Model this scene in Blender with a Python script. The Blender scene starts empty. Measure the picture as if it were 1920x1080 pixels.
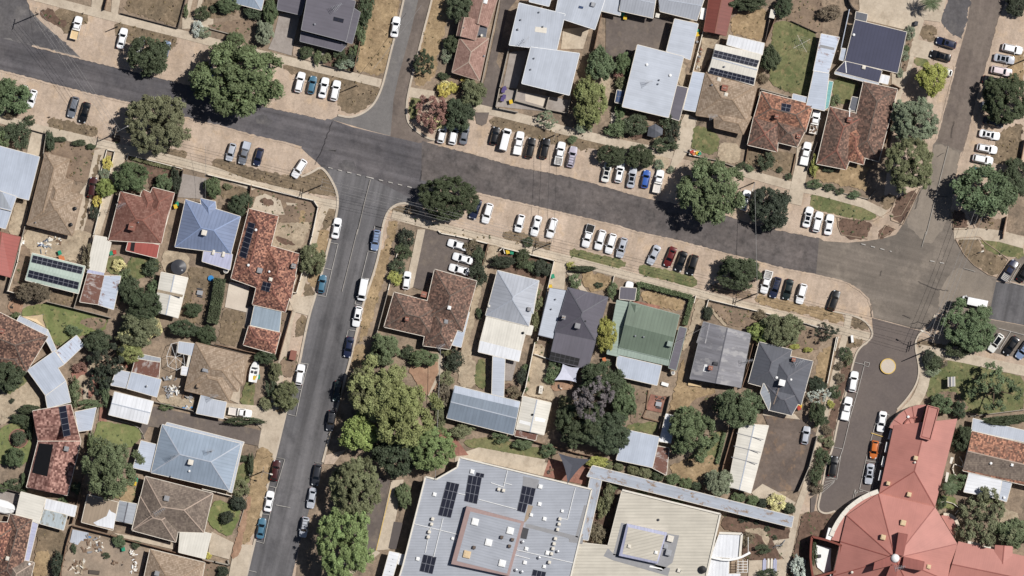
import bpy, bmesh, math, random
import numpy as np
from mathutils import Vector, Matrix

# ------------------------------------------------------------------ camera, sky, sun, exposure
SC = bpy.context.scene
COL = SC.collection
S = 0.12                     # metres per photograph pixel on the ground
CAM_H = 1500.0
cd = bpy.data.cameras.new("camera")
cam = bpy.data.objects.new("camera", cd); COL.objects.link(cam)
cam.location = (0, 0, CAM_H); cam.rotation_euler = (0, 0, 0)
cd.sensor_width = 36.0; cd.lens = 36.0 * CAM_H / (1920 * S)
cd.clip_start = 10; cd.clip_end = 6000
SC.camera = cam
SUN_EL = math.radians(57); SUN_AZ = math.radians(67)      # azimuth clockwise from +Y
W = bpy.data.worlds.new("World"); SC.world = W; W.use_nodes = True
sky = W.node_tree.nodes.new("ShaderNodeTexSky"); sky.sky_type = 'NISHITA'; sky.sun_disc = False
sky.sun_elevation = SUN_EL; sky.sun_rotation = SUN_AZ; sky.air_density = 0.75; sky.dust_density = 1.0
bg = W.node_tree.nodes["Background"]; bg.inputs["Strength"].default_value = 0.05
W.node_tree.links.new(sky.outputs[0], bg.inputs[0])
ld = bpy.data.lights.new("sun", 'SUN'); ld.energy = 5.0; ld.angle = math.radians(0.5); ld.color = (1.0, 0.965, 0.92)
sun = bpy.data.objects.new("sun", ld); COL.objects.link(sun); sun.location = (200, 90, 300)
sd = Vector((math.cos(SUN_EL)*math.sin(SUN_AZ), math.cos(SUN_EL)*math.cos(SUN_AZ), math.sin(SUN_EL)))
sun.rotation_euler = sd.to_track_quat('Z', 'Y').to_euler()
SC.view_settings.view_transform = 'Standard'; SC.view_settings.look = 'None'
SC.view_settings.exposure = -0.17; SC.view_settings.gamma = 1.0

# ------------------------------------------------------------------ coordinates
TX = [0, 380, 760, 1140, 1520]; TY = [0, 215, 430, 645, 855]
def px(t, x, y):
    """survey tile 'rc' (zoomed 4.8x) or -1 for photograph pixels -> photograph pixels"""
    if t < 0: return (x, y)
    return (TX[t % 10] + x/4.8, TY[t // 10] + y/4.8)
def P(x, y, z=0.0):
    k = (CAM_H - z)/CAM_H
    return Vector(((x-960)*S*k, (540-y)*S*k, z))
def nums(s): return [float(a) for a in s.replace(',', ' ').split()]
def pts(t, s, z=0.0):
    a = nums(s) if isinstance(s, str) else s
    return [P(*px(t, a[i], a[i+1]), z) for i in range(0, len(a), 2)]

# ------------------------------------------------------------------ materials
def lin(c):
    return tuple(((v/255)/12.92 if v/255 <= .04045 else ((v/255+.055)/1.055)**2.4) for v in c[:3]) + (1.0,)
class NT:
    def __init__(s, name):
        s.m = bpy.data.materials.new(name); s.m.use_nodes = True
        s.t = s.m.node_tree; s.b = s.t.nodes["Principled BSDF"]
        s.tc = s.n("ShaderNodeTexCoord")
    def n(s, typ, **kw):
        o = s.t.nodes.new(typ)
        for k, v in kw.items(): setattr(o, k, v)
        return o
    def link(s, a, b): s.t.links.new(a, b)
    def set(s, sock, v):
        if hasattr(v, 'default_value') or hasattr(v, 'is_linked'): s.link(v, sock)
        else: sock.default_value = v
    def math(s, op, a, b=0.0, c=None):
        o = s.n("ShaderNodeMath", operation=op); s.set(o.inputs[0], a); s.set(o.inputs[1], b)
        if c is not None: s.set(o.inputs[2], c)
        return o.outputs[0]
    def noise(s, vec, scale, detail=3, rough=.55):
        o = s.n("ShaderNodeTexNoise"); o.inputs["Scale"].default_value = scale
        o.inputs["Detail"].default_value = detail; o.inputs["Roughness"].default_value = rough
        s.link(vec, o.inputs["Vector"]); return o.outputs["Fac"]
    def mapr(s, v, a, b, c, d):
        o = s.n("ShaderNodeMapRange"); s.set(o.inputs[0], v)
        for i, q in enumerate((a, b, c, d)): o.inputs[i+1].default_value = q
        return o.outputs[0]
    def mix(s, f, a, b, typ='MIX'):
        o = s.n("ShaderNodeMixRGB", blend_type=typ); s.set(o.inputs[0], f); s.set(o.inputs[1], a); s.set(o.inputs[2], b)
        return o.outputs[0]
    def mul(s, col, fac):
        o = s.n("ShaderNodeVectorMath", operation='SCALE'); s.link(col, o.inputs[0]); s.set(o.inputs["Scale"], fac)
        return o.outputs[0]
    def mapping(s, vec, rot=0, scale=(1, 1, 1)):
        o = s.n("ShaderNodeMapping"); s.link(vec, o.inputs[0]); o.inputs["Rotation"].default_value = (0, 0, rot)
        o.inputs["Scale"].default_value = scale; return o.outputs[0]
    def out(s, col, rough=.8, metal=0, spec=.3):
        s.set(s.b.inputs["Base Color"], col); s.set(s.b.inputs["Roughness"], rough)
        s.b.inputs["Metallic"].default_value = metal; s.b.inputs["Specular IOR Level"].default_value = spec
        return s.m
    def bump(s, h, strength=.3, dist=.05):
        o = s.n("ShaderNodeBump"); o.inputs["Strength"].default_value = strength; o.inputs["Distance"].default_value = dist
        s.link(h, o.inputs["Height"]); s.link(o.outputs[0], s.b.inputs["Normal"])
MATS = {}
def ground_mat(name, c1, c2, c3=None, s1=.10, amt=.22, fine=1.6, streak=None, fleck=0):
    k = NT(name); g = k.tc.outputs["Object"]
    f = k.mapr(k.noise(g, s1, 7, .62), .36, .64, 0, 1)
    col = k.mix(f, lin(c1), lin(c2))
    if c3:
        f3 = k.mapr(k.noise(k.mapping(g, .7, (1.3, 1, 1)), s1*2.7, 6, .65), .52, .70, 0, .85)
        col = k.mix(f3, col, lin(c3))
    a = k.mapr(k.noise(g, fine, 4, .75), .3, .7, 1-amt, 1+amt)
    b = k.mapr(k.noise(g, fine*.23, 4, .6), .3, .7, 1-amt*.6, 1+amt*.6)
    fac = k.math('MULTIPLY', a, b)
    if streak:                                       # wheel wear running along the carriageway
        ang, w = streak
        st = k.noise(k.mapping(k.mapping(g, ang), 0, (.022, .50, 1)), 1.0, 4, .6)
        fac = k.math('MULTIPLY', fac, k.mapr(st, .3, .7, 1-w, 1+w))
    if fleck:                                        # leaf litter, weeds and stones
        fac = k.math('MULTIPLY', fac, k.mapr(k.noise(g, 3.4, 2, .6), .60, .70, 1, 1-fleck)); fac = k.math('MULTIPLY', fac, k.mapr(k.noise(g, 2.6, 2, .5), .30, .38, 1+fleck*.5, 1))
        fac = k.math('MULTIPLY', fac, k.mapr(k.noise(g, .33, 5, .7), .56, .70, 1, 1-fleck*.8))
    col = k.mul(col, fac)
    k.bump(k.noise(g, fine*2, 3, .7), .35, .08)
    MATS[name] = k.out(col, .92, 0, .15); return MATS[name]
def uvnode(k): return k.tc.outputs["UV"]
def metal_mat(name, c, rust=0.0, rustc=(120, 72, 52), streak=.10, rib=.09, period=.76, rough=.55, patch=0.0, patchc=(90, 90, 92)):
    k = NT(name); uv = uvnode(k)
    sp = k.n("ShaderNodeSeparateXYZ"); k.link(uv, sp.inputs[0])
    fr = k.math('FRACT', k.math('DIVIDE', sp.outputs[0], period))
    line = k.mapr(k.math('ABSOLUTE', k.math('SUBTRACT', fr, .5)), .30, .5, 1+rib*.4, 1-rib)
    st = k.mapr(k.noise(k.mapping(uv, 0, (1.2, .10, 1)), 1.0, 5, .65), .3, .7, 1-streak, 1+streak)
    big = k.mapr(k.noise(k.tc.outputs["Object"], .22, 5, .6), .3, .7, .89, 1.09)
    fac = k.math('MULTIPLY', k.math('MULTIPLY', line, st), big)
    col = k.mul(k.mix(0, lin(c), lin(c)), fac)
    if rust:
        rn = k.noise(k.mapping(uv, 0, (1.1, .55, 1)), .75, 6, .7)
        rf = k.mapr(rn, .62-rust*.35, .70-rust*.30, 0, .92)
        rc = k.mix(k.noise(uv, 3, 3, .6), lin(rustc), lin((rustc[0]*.62, rustc[1]*.55, rustc[2]*.55)))
        col = k.mix(rf, col, rc)
    if patch:
        pf = k.mapr(k.noise(k.mapping(uv, 0, (.5, .25, 1)), 1.0, 5, .65), .60-patch*.2, .66-patch*.15, 0, .7)
        col = k.mix(pf, col, lin(patchc))
    k.bump(line, .25, .04)
    MATS[name] = k.out(col, rough, 0, .35); return MATS[name]
def tile_mat(name, c1, c2, c3, cell=.40, row=.42, rowd=.25, mott=1.0, lich=None):
    k = NT(name); uv = uvnode(k)
    sp = k.n("ShaderNodeSeparateXYZ"); k.link(uv, sp.inputs[0])
    v = k.math('DIVIDE', sp.outputs[1], row); u = k.math('DIVIDE', sp.outputs[0], cell)
    cm = k.n("ShaderNodeCombineXYZ"); k.link(k.math('FLOOR', u), cm.inputs[0]); k.link(k.math('FLOOR', v), cm.inputs[1])
    wn = k.n("ShaderNodeTexWhiteNoise"); wn.noise_dimensions = '2D'; k.link(cm.outputs[0], wn.inputs["Vector"])
    rp = k.n("ShaderNodeValToRGB"); k.link(wn.outputs["Value"], rp.inputs[0])
    e = rp.color_ramp.elements; e[0].color = lin(c1); e[0].position = .5-.45*mott; e[1].color = lin(c3); e[1].position = .5+.45*mott
    m = e.new(.5); m.color = lin(c2)
    col = rp.outputs[0]
    if lich:
        lf = k.mapr(k.noise(k.tc.outputs["Object"], .5, 6, .7), .5, .66, 0, .75); col = k.mix(lf, col, lin(lich))
    fr = k.math('FRACT', v)
    ln = k.mapr(fr, 0, .45, 1-rowd, 1+rowd*.25)
    fu = k.mapr(k.math('FRACT', u), 0, .3, 1-rowd*.4, 1)
    big = k.mapr(k.noise(k.tc.outputs["Object"], .3, 6, .65), .3, .7, .84, 1.14)
    col = k.mul(col, k.math('MULTIPLY', k.math('MULTIPLY', ln, fu), big))
    k.bump(fr, .4, .05)
    MATS[name] = k.out(col, .82, 0, .2); return MATS[name]
def plain(name, c, rough=.7, metal=0, var=.08, spec=.3, scale=1.5):
    k = NT(name)
    a = k.mapr(k.noise(k.tc.outputs["Object"], scale, 4, .65), .3, .7, 1-var, 1+var)
    MATS[name] = k.out(k.mul(k.mix(0, lin(c), lin(c)), a), rough, metal, spec); return MATS[name]
def objcolor_mat(name, rough=.35, coat=.0, leaf=False, var=.12, spec=.4):
    k = NT(name); oi = k.n("ShaderNodeObjectInfo"); col = oi.outputs["Color"]
    if leaf:
        at = k.n("ShaderNodeAttribute"); at.attribute_name = "tone"
        col = k.mul(col, at.outputs["Fac"])
        hs = k.n("ShaderNodeHueSaturation"); k.link(col, hs.inputs["Color"])
        k.link(k.mapr(at.outputs["Fac"], .5, 1.6, .49, .515), hs.inputs["Hue"])
        col = hs.outputs[0]
    else:
        a = k.mapr(k.noise(k.tc.outputs["Object"], 2.5, 3, .6), .3, .7, 1-var, 1+var*.3); col = k.mul(col, a)
    k.b.inputs["Coat Weight"].default_value = coat; k.b.inputs["Coat Roughness"].default_value = .08
    if leaf: k.b.inputs["Subsurface Weight"].default_value = 0
    MATS[name] = k.out(col, rough, 0, spec); return MATS[name]

# ground surfaces
A_MAIN = math.radians(13.5); A_SIDE = math.radians(-77)
ground_mat('dirt', (186, 168, 151), (166, 148, 131), (188, 165, 140), .11, .16, 1.6, (A_SIDE, .12), .22)
ground_mat('yard', (124, 110, 96), (154, 136, 117), (100, 91, 80), .16, .26, fleck=.3)
ground_mat('lawn_dry', (128, 112, 92), (108, 96, 80), (152, 134, 112), .25, .28, fleck=.3)
ground_mat('straw', (158, 137, 107), (138, 118, 92), (176, 154, 124), .25, .28, fleck=.3)
ground_mat('lawn', (120, 118, 84), (95, 102, 68), (146, 130, 98), .22, .24, fleck=.3)
ground_mat('lawn_green', (102, 112, 70), (122, 126, 84), (146, 136, 98), .16, .2)
ground_mat('concrete', (192, 179, 161), (177, 164, 146), (162, 148, 131), .16, .12)
ground_mat('pale_concrete', (203, 192, 178), (190, 178, 164), None, .2, .07)
ground_mat('grey_concrete', (158, 150, 144), (146, 138, 132), (134, 125, 118), .14, .10)
ground_mat('drive_asphalt', (112, 103, 97), (98, 90, 86), (124, 113, 102), .12, .13)
ground_mat('stained_asphalt', (116, 104, 96), (94, 84, 78), (140, 116, 94), .12, .16)
ground_mat('gravel', (178, 163, 141), (158, 143, 123), (144, 127, 107), .25, .22, fleck=.3)
ground_mat('bark', (96, 78, 68), (116, 95, 82), (80, 68, 58), .3, .30)
ground_mat('brick_paving', (150, 110, 97), (136, 98, 86), (164, 128, 112), .3, .22)
ground_mat('brown_dirt', (138, 120, 103), (120, 104, 90), (154, 134, 112), .2, .2, fleck=.3)
ground_mat('red_dirt', (158, 128, 106), (144, 114, 95), (172, 144, 120), .2, .2)
ground_mat('road_main', (86, 84, 87), (102, 98, 99), (75, 73, 76), .07, .15, 1.6, (A_MAIN, .30), .12)
ground_mat('road_worn', (106, 99, 96), (92, 87, 86), (72, 69, 68), .12, .26, .9, (A_MAIN, .12))
ground_mat('road_side', (94, 93, 95), (106, 104, 105), (79, 78, 80), .06, .10, 1.6, (A_SIDE, .32), .12)
ground_mat('road_grey', (118, 115, 113), (108, 105, 104), (126, 122, 118), .08, .11, 1.6, (A_SIDE, .08))
ground_mat('road_brown', (108, 98, 92), (118, 108, 100), (92, 84, 80), .09, .16, 1.2, (A_SIDE, .12))
ground_mat('road_pale', (124, 115, 106), (108, 101, 94), (140, 130, 119), .06, .10, 1.6, (A_MAIN, .2), .14)
ground_mat('road_bleached', (138, 128, 117), (128, 119, 109), (118, 110, 102), .08, .09, 1.6, (A_SIDE, .10))
ground_mat('road_dark', (86, 80, 79), (93, 87, 85), None, .08, .06)
ground_mat('road_patch', (100, 97, 97), (84, 82, 84), (116, 112, 110), .08, .22, 1.2)
ground_mat('bay_asphalt', (100, 92, 89), (108, 99, 94), None, .1, .08)
ground_mat('dust', (158, 141, 124), (142, 128, 113), (126, 114, 103), .2, .2)
plain('line_paint', (168, 164, 158), .8, var=.30, scale=1.0)
plain('line_faint', (150, 145, 138), .8, var=.25, scale=1.0)
plain('line_yellow', (206, 176, 104), .8, var=.2)
plain('kerb', (186, 174, 158), .9, var=.12, scale=.5); plain('kerb_dark', (150, 132, 114), .9, var=.2, scale=.6); plain('crack', (58, 54, 54), .9); plain('block_wall', (156, 134, 130), .85)
# roofs
metal_mat('met_white', (212, 214, 218)); metal_mat('met_pale', (174, 180, 190), streak=.08, rib=.06, period=.5)
metal_mat('met_blue', (172, 180, 193), rib=.06, period=.5); metal_mat('met_cream', (208, 204, 194), rib=.08, period=.6)
metal_mat('met_grey', (150, 155, 162)); metal_mat('met_school', (154, 158, 166), rib=.12, period=.62, streak=.08)
metal_mat('met_schoolcream', (184, 178, 165), rib=.16, period=.7)
metal_mat('met_char', (94, 91, 100), rib=.05); metal_mat('met_dark', (92, 94, 101)); metal_mat('met_navy', (64, 66, 86), rib=.10, streak=.04)
metal_mat('met_bluehouse', (118, 130, 156), rib=.14); metal_mat('met_green', (104, 117, 103), rib=.10); metal_mat('met_palegreen', (142, 156, 146), rib=.10)
metal_mat('met_mint', (168, 182, 172)); metal_mat('met_red', (118, 66, 58)); metal_mat('met_redgloss', (154, 84, 76), rough=.4)
metal_mat('met_oldgrey', (122, 121, 126), patch=.35, patchc=(160, 158, 158), streak=.22)
metal_mat('met_steel', (118, 129, 142), rough=.45); metal_mat('met_huntblue', (140, 153, 168))
metal_mat('met_teal', (110, 160, 160)); metal_mat('met_lav', (168, 170, 192)); metal_mat('met_hipgrey', (168, 172, 180))
metal_mat('met_rust', (168, 160, 156), rust=.75); metal_mat('met_rustsome', (184, 192, 206), rust=.2, rustc=(150, 104, 80))
metal_mat('met_walk', (160, 166, 176), rust=.22, rustc=(158, 130, 96)); metal_mat('poly', (138, 152, 164), streak=.16, rib=.05)
metal_mat('poly_clear', (170, 180, 184), rust=.25, rustc=(150, 140, 110)); metal_mat('church_red', (176, 120, 110), rib=.03, period=.5, streak=.04)
metal_mat('church_dark', (142, 84, 76), rib=.05); metal_mat('met_tan', (150, 134, 116))
tile_mat('tile_tan', (142, 124, 106), (154, 136, 118), (168, 150, 132), rowd=.30, mott=.9)
tile_mat('tile_brown', (118, 100, 86), (132, 112, 97), (148, 126, 108), rowd=.34)
tile_mat('tile_pink', (142, 112, 102), (152, 122, 111), (162, 131, 120), rowd=.22, mott=.9)
tile_mat('tile_grey', (106, 95, 87), (118, 106, 97), (134, 121, 110), rowd=.25, lich=(140, 127, 114))
tile_mat('tile_red', (112, 78, 69), (125, 88, 78), (140, 105, 94), rowd=.26, lich=(140, 106, 95))
tile_mat('tile_mott', (78, 56, 52), (126, 89, 78), (184, 136, 114), .35, .37, .2, 1.1)
tile_mat('tile_mottdark', (70, 56, 52), (104, 81, 72), (158, 124, 106), .35, .37, .2, 1.1)
tile_mat('tile_pinkmott', (96, 66, 60), (136, 100, 92), (180, 142, 130), .45, .45, .12, 1.1)
tile_mat('tile_terra', (98, 74, 64), (142, 102, 86), (188, 138, 113), .36, .38, .25, 1.1, (112, 97, 86))
tile_mat('tile_terrabrown', (82, 66, 60), (112, 91, 81), (150, 118, 103), .36, .38, .28, 1.1, (104, 92, 84))
# general
plain('wall_brick', (158, 120, 98), .9, var=.15); plain('wall_cream', (206, 196, 178), .85); plain('wall_white', (220, 216, 208), .8)
plain('wall_grey', (150, 148, 146), .85); plain('wall_red', (122, 70, 60), .85)
plain('white', (232, 232, 230), .5); plain('offwhite', (214, 208, 196), .6); plain('black', (26, 26, 28), .5); plain('darkgrey', (66, 66, 70), .6)
plain('grey', (140, 140, 142), .6); plain('steel', (170, 172, 176), .4, .6); plain('panel', (34, 36, 48), .25, 0, .1, .5); plain('panel_blue', (62, 78, 110), .25)
plain('panel_frame', (116, 118, 126), .4); plain('timber', (116, 96, 80), .9, var=.2); plain('fence_timber', (128, 104, 86), .9, var=.2)
plain('fence_metal', (150, 142, 130), .6); plain('fence_white', (222, 214, 200), .7); plain('fence_dark', (84, 76, 70), .8)
plain('pole_wood', (120, 108, 96), .9, var=.2); plain('wire', (150, 148, 146), .5); plain('wire_dark', (60, 58, 58), .6)
plain('trunk', (92, 78, 66), .95, var=.25); plain('rubber', (24, 24, 25), .8); plain('rim', (150, 152, 156), .35, .7)
plain('lamp_glass', (214, 218, 222), .15); plain('tail_red', (140, 22, 20), .2); plain('glass', (16, 20, 25), .06, 0, .0, .6)
plain('yellow', (212, 178, 52), .5); plain('green', (40, 140, 108), .5); plain('bin_body', (44, 74, 58), .6); plain('orange', (200, 120, 76), .6)
plain('purple', (86, 74, 122), .6); plain('red', (176, 66, 52), .6); plain('blue', (52, 128, 186), .4); plain('sail_dark', (78, 80, 88), .9)
plain('sail_pale', (196, 198, 212), .9); plain('sail_tan', (206, 184, 150), .9); plain('brick_red', (146, 100, 86), .9, var=.2)
objcolor_mat('tray_paint', .8); plain('ridge_light', (170, 152, 138), .85); plain('ridge_red', (136, 92, 80), .85); plain('ridge_dark', (104, 92, 84), .85)
plain('ridge_metal', (168, 174, 184), .6); plain('ridge_char', (92, 92, 99), .6); plain('ridge_tan', (146, 126, 106), .85)
objcolor_mat('paint', .32, .6, var=.06); objcolor_mat('leaf', .6, 0, True, spec=.18)
objcolor_mat('tarp', .8)

# ------------------------------------------------------------------ mesh helpers
def tag(o, label=None, cat=None, group=None, kind=None):
    if label: o['label'] = label
    if cat: o['category'] = cat
    if group: o['group'] = group
    if kind: o['kind'] = kind
    return o
def empty(name, loc, rz=0.0):
    o = bpy.data.objects.new(name, None); COL.objects.link(o); o.location = loc; o.rotation_euler = (0, 0, rz)
    o.empty_display_size = .5; return o
class MB:
    def __init__(s): s.V = []; s.F = []; s.M = []; s.U = []
    def poly(s, p, m=0, uv=None):
        b = len(s.V); s.V += [tuple(q) for q in p]; s.F.append(tuple(range(b, b+len(p)))); s.M.append(m)
        s.U += uv if uv else [(q[0], q[1]) for q in p]
    def prism(s, p, z0, z1, m=0, top=None):
        """p: list of xy points; closed solid"""
        p = [Vector((q[0], q[1], 0)) for q in p]; n = len(p)
        if sum(p[i].x*p[(i+1) % n].y-p[(i+1) % n].x*p[i].y for i in range(n)) < 0: p.reverse()
        s.poly([(q.x, q.y, z1) for q in p], m if top is None else top)
        s.poly([(q.x, q.y, z0) for q in reversed(p)], m)
        for i in range(n):
            a, b = p[i], p[(i+1) % n]
            s.poly([(a.x, a.y, z0), (b.x, b.y, z0), (b.x, b.y, z1), (a.x, a.y, z1)], m)
    def box(s, c, d, rz=0.0, m=0):
        x, y, z = d[0]/2, d[1]/2, d[2]/2; ca, sa = math.cos(rz), math.sin(rz)
        q = [(c[0]+a*ca-b*sa, c[1]+a*sa+b*ca) for a, b in ((-x, -y), (x, -y), (x, y), (-x, y))]
        s.prism(q, c[2]-z, c[2]+z, m)
    def tube(s, path, r, n=6, m=0, r2=None, cap=True):
        path = [Vector(q) for q in path]; r2 = r if r2 is None else r2; rings = []
        for i, q in enumerate(path):
            d = (path[min(i+1, len(path)-1)]-path[max(i-1, 0)]).normalized()
            a = d.cross(Vector((0, 0, 1)));
            if a.length < 1e-3: a = Vector((1, 0, 0))
            a.normalize(); b = d.cross(a); rr = r+(r2-r)*i/max(1, len(path)-1)
            rings.append([q+(a*math.cos(2*math.pi*k/n)+b*math.sin(2*math.pi*k/n))*rr for k in range(n)])
        for i in range(len(rings)-1):
            for k in range(n):
                s.poly([rings[i][k], rings[i+1][k], rings[i+1][(k+1) % n], rings[i][(k+1) % n]], m)
        if cap:
            s.poly(list(reversed(rings[0])) if 1 else 0, m); s.poly(rings[-1], m)
    def cyl(s, c, r, h, n=16, m=0, r2=None):
        s.tube([(c[0], c[1], c[2]), (c[0], c[1], c[2]+h)], r, n, m, r2)
    def bar(s, a, b, w, h, m=0):
        """flat-topped bar between two 3D points"""
        a, b = Vector(a), Vector(b); d = b-a; d2 = Vector((d.x, d.y, 0))
        if d2.length < 1e-4: return
        n = Vector((-d2.y, d2.x, 0)).normalized()*w/2; u = Vector((0, 0, h))
        q = [a-n, b-n, b+n, a+n]; t = [v+u for v in q]
        s.poly(t, m); s.poly(list(reversed(q)), m)
        for i in range(4): j = (i+1) % 4; s.poly([q[i], q[j], t[j], t[i]], m)
    def build(s, name, mats, parent=None, smooth=False, z=None, merge=False):
        off = Vector(parent.location) if parent is not None and parent.get('_abs') else Vector((0, 0, 0))
        me = bpy.data.meshes.new(name)
        V = [(v[0]-off.x, v[1]-off.y, v[2]-off.z) for v in s.V]
        me.from_pydata(V, [], s.F)
        for m in (mats if isinstance(mats, (list, tuple)) else [mats]): me.materials.append(MATS[m])
        me.polygons.foreach_set('material_index', s.M)
        uvl = me.uv_layers.new(name='UVMap'); k = 0
        uvl.data.foreach_set('uv', [c for u in s.U for c in (u[0], u[1])])
        if merge:
            bm = bmesh.new(); bm.from_mesh(me); bmesh.ops.remove_doubles(bm, verts=bm.verts, dist=1e-4); bm.to_mesh(me); bm.free()
        if smooth: me.polygons.foreach_set('use_smooth', [True]*len(me.polygons))
        me.update()
        o = bpy.data.objects.new(name, me); COL.objects.link(o)
        if parent is not None: o.parent = parent
        return o
def thing(name, label, cat, loc, group=None):
    o = empty(name, loc); o['_abs'] = 1; return tag(o, label, cat, group)
def kids(o): return [c for c in o.children]
def copy_tree(o, parent=None):
    c = o.copy(); COL.objects.link(c)
    if parent is not None: c.parent = parent
    for ch in KIDS.get(o.name, []): copy_tree(ch, c)
    return c
KIDS = {}
def register(root):
    """remember a prototype's children so copies need no look-ups"""
    for o in bpy.data.objects:
        if o.parent is not None: KIDS.setdefault(o.parent.name, [])
    def rec(o):
        KIDS[o.name] = [c for c in bpy.data.objects if c.parent == o]
        for c in KIDS[o.name]: rec(c)
    rec(root)
def retire(root):
    for c in list(KIDS.get(root.name, [])): retire(c)
    bpy.data.objects.remove(root)
# ------------------------------------------------------------------ ground sheets
RNG = random.Random(7)
ZN = [0.0]
def chaikin(p, n=2):
    for _ in range(n):
        q = []
        for i in range(len(p)):
            a, b = p[i], p[(i+1) % len(p)]; q += [a*.75+b*.25, a*.25+b*.75]
        p = q
    return p
def cutcorners(p, d):
    q = []
    for i in range(len(p)):
        a, c, e = p[i-1], p[i], p[(i+1) % len(p)]; l1, l2 = (a-c).length, (e-c).length
        q += [c.lerp(a, min(d, l1*.25)/max(l1, .01)), c.lerp(e, min(d, l2*.25)/max(l2, .01))]
    return q
def ragged(p, amp, seed):
    r = random.Random(seed); out = []
    for i in range(len(p)):
        a, b = p[i], p[(i+1) % len(p)]; L = (b-a).length; n = max(1, int(L/.45))
        for j in range(n):
            q = a.lerp(b, j/n); out.append(q+Vector((r.uniform(-amp, amp), r.uniform(-amp, amp), 0)))
    return out
SOFT = {'lawn', 'lawn_dry', 'straw', 'lawn_green', 'bark', 'brown_dirt', 'red_dirt', 'dust', 'gravel', 'road_patch', 'road_bleached'}
NAMES = {'lawn': 'lawn', 'lawn_dry': 'dry_lawn', 'straw': 'dry_grass_verge', 'lawn_green': 'green_lawn', 'bark': 'garden_bed', 'brown_dirt': 'bare_ground', 'red_dirt': 'bare_ground',
         'gravel': 'gravel_drive', 'yard': 'yard_ground', 'concrete': 'concrete_paving', 'pale_concrete': 'concrete_paving', 'grey_concrete': 'concrete_drive', 'drive_asphalt': 'asphalt_drive',
         'stained_asphalt': 'asphalt_yard', 'brick_paving': 'brick_paving', 'dust': 'dusty_ground', 'kerb': 'kerb', 'dirt': 'dirt_verge'}
def sheet(name, mat, p, soft=None, smooth=0):
    ZN[0] += .0011; z = .01+ZN[0]
    p = [Vector((q.x, q.y, 0)) for q in p]
    if smooth: p = cutcorners(p, 1.0)
    if soft: p = ragged(p, soft, len(p)*13+int(abs(p[0].x*10)))
    m = MB(); m.poly([(q.x, q.y, z) for q in p])
    o = m.build(name, mat)
    return tag(o, kind='structure')
PATCH = []
def G(mat, t, s, name=None, smooth=None):
    soft = mat in SOFT; PATCH.append((mat, pts(t, s)))
    return sheet(name or NAMES.get(mat, 'asphalt_yard'), mat, pts(t, s), (.34 if mat in ('lawn_dry', 'dust', 'straw', 'road_patch') else .2) if soft else None, (1 if soft else 0) if smooth is None else smooth)
def strip_pts(p, w):
    L, R = [], []
    for i, q in enumerate(p):
        d = (p[min(i+1, len(p)-1)]-p[max(i-1, 0)]); n = Vector((-d.y, d.x, 0)).normalized()*w/2
        L.append(q+n); R.append(q-n)
    return L+R[::-1]
def subdiv_line(p, n=2):
    for _ in range(n):
        q = [p[0]]
        for i in range(len(p)-1): q += [p[i]*.75+p[i+1]*.25, p[i]*.25+p[i+1]*.75]
        p = q+[p[-1]]
    return p
def path(mat, t, s, w, name=None, smooth=0):
    p = pts(t, s)
    if smooth: p = subdiv_line(p, smooth)
    return sheet(name or 'footpath', mat, strip_pts(p, w))
def kerb(s, w=.45, h=.12, t=-1, name='kerb', smooth=2, mat='kerb'):
    p = subdiv_line(pts(t, s), smooth); q = strip_pts(p, w); n = len(p); m = MB()
    z = .05+ZN[0]*.3+h
    for i in range(n-1):
        a, b, c, d = q[i], q[i+1], q[2*n-2-i], q[2*n-1-i]
        m.poly([(d.x, d.y, z), (c.x, c.y, z), (b.x, b.y, z), (a.x, a.y, z)])
        m.poly([(a.x, a.y, 0), (a.x, a.y, z), (b.x, b.y, z), (b.x, b.y, 0)]); m.poly([(d.x, d.y, 0), (c.x, c.y, 0), (c.x, c.y, z), (d.x, d.y, z)])
    return tag(m.build(name, mat), kind='structure')

g = MB(); g.poly([(-1500, -1500, 0), (1500, -1500, 0), (1500, 1500, 0), (-1500, 1500, 0)]); tag(g.build('ground', 'dirt'), kind='structure')
# blocks
G('yard', -1, "-60,-90 100,-6 100,3 200,27 333,59 460,92 524,107 600,126 716,152 735,88 757,0 775,-90", 'yard_ground')
G('yard', -1, "830,-90 812,-10 795,70 768,168 889,204 1010,234 1052,246 1160,270 1262,294 1386,322 1540,360 1655,388 1680,180 1722,40 1740,-90", 'yard_ground')
G('yard', -1, "-60,222 62,243 181,271 237,284 313,303 400,322 470,350 559,369 596,384 590,420 567,520 540,620 500,770 470,900 440,1020 415,1150 -60,1150", 'yard_ground')
G('yard', -1, "760,410 802,428 935,456 1052,490 1160,516 1302,551 1411,578 1540,613 1584,640 1560,737 1524,866 1494,959 1469,1150 545,1150 561,1022 605,867 650,705 690,560 730,430", 'yard_ground')
G('yard', -1, "1735,655 1812,672 1885,687 1980,705 1980,1150 1440,1150 1494,965 1545,955 1650,930 1700,770", 'yard_ground')
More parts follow.
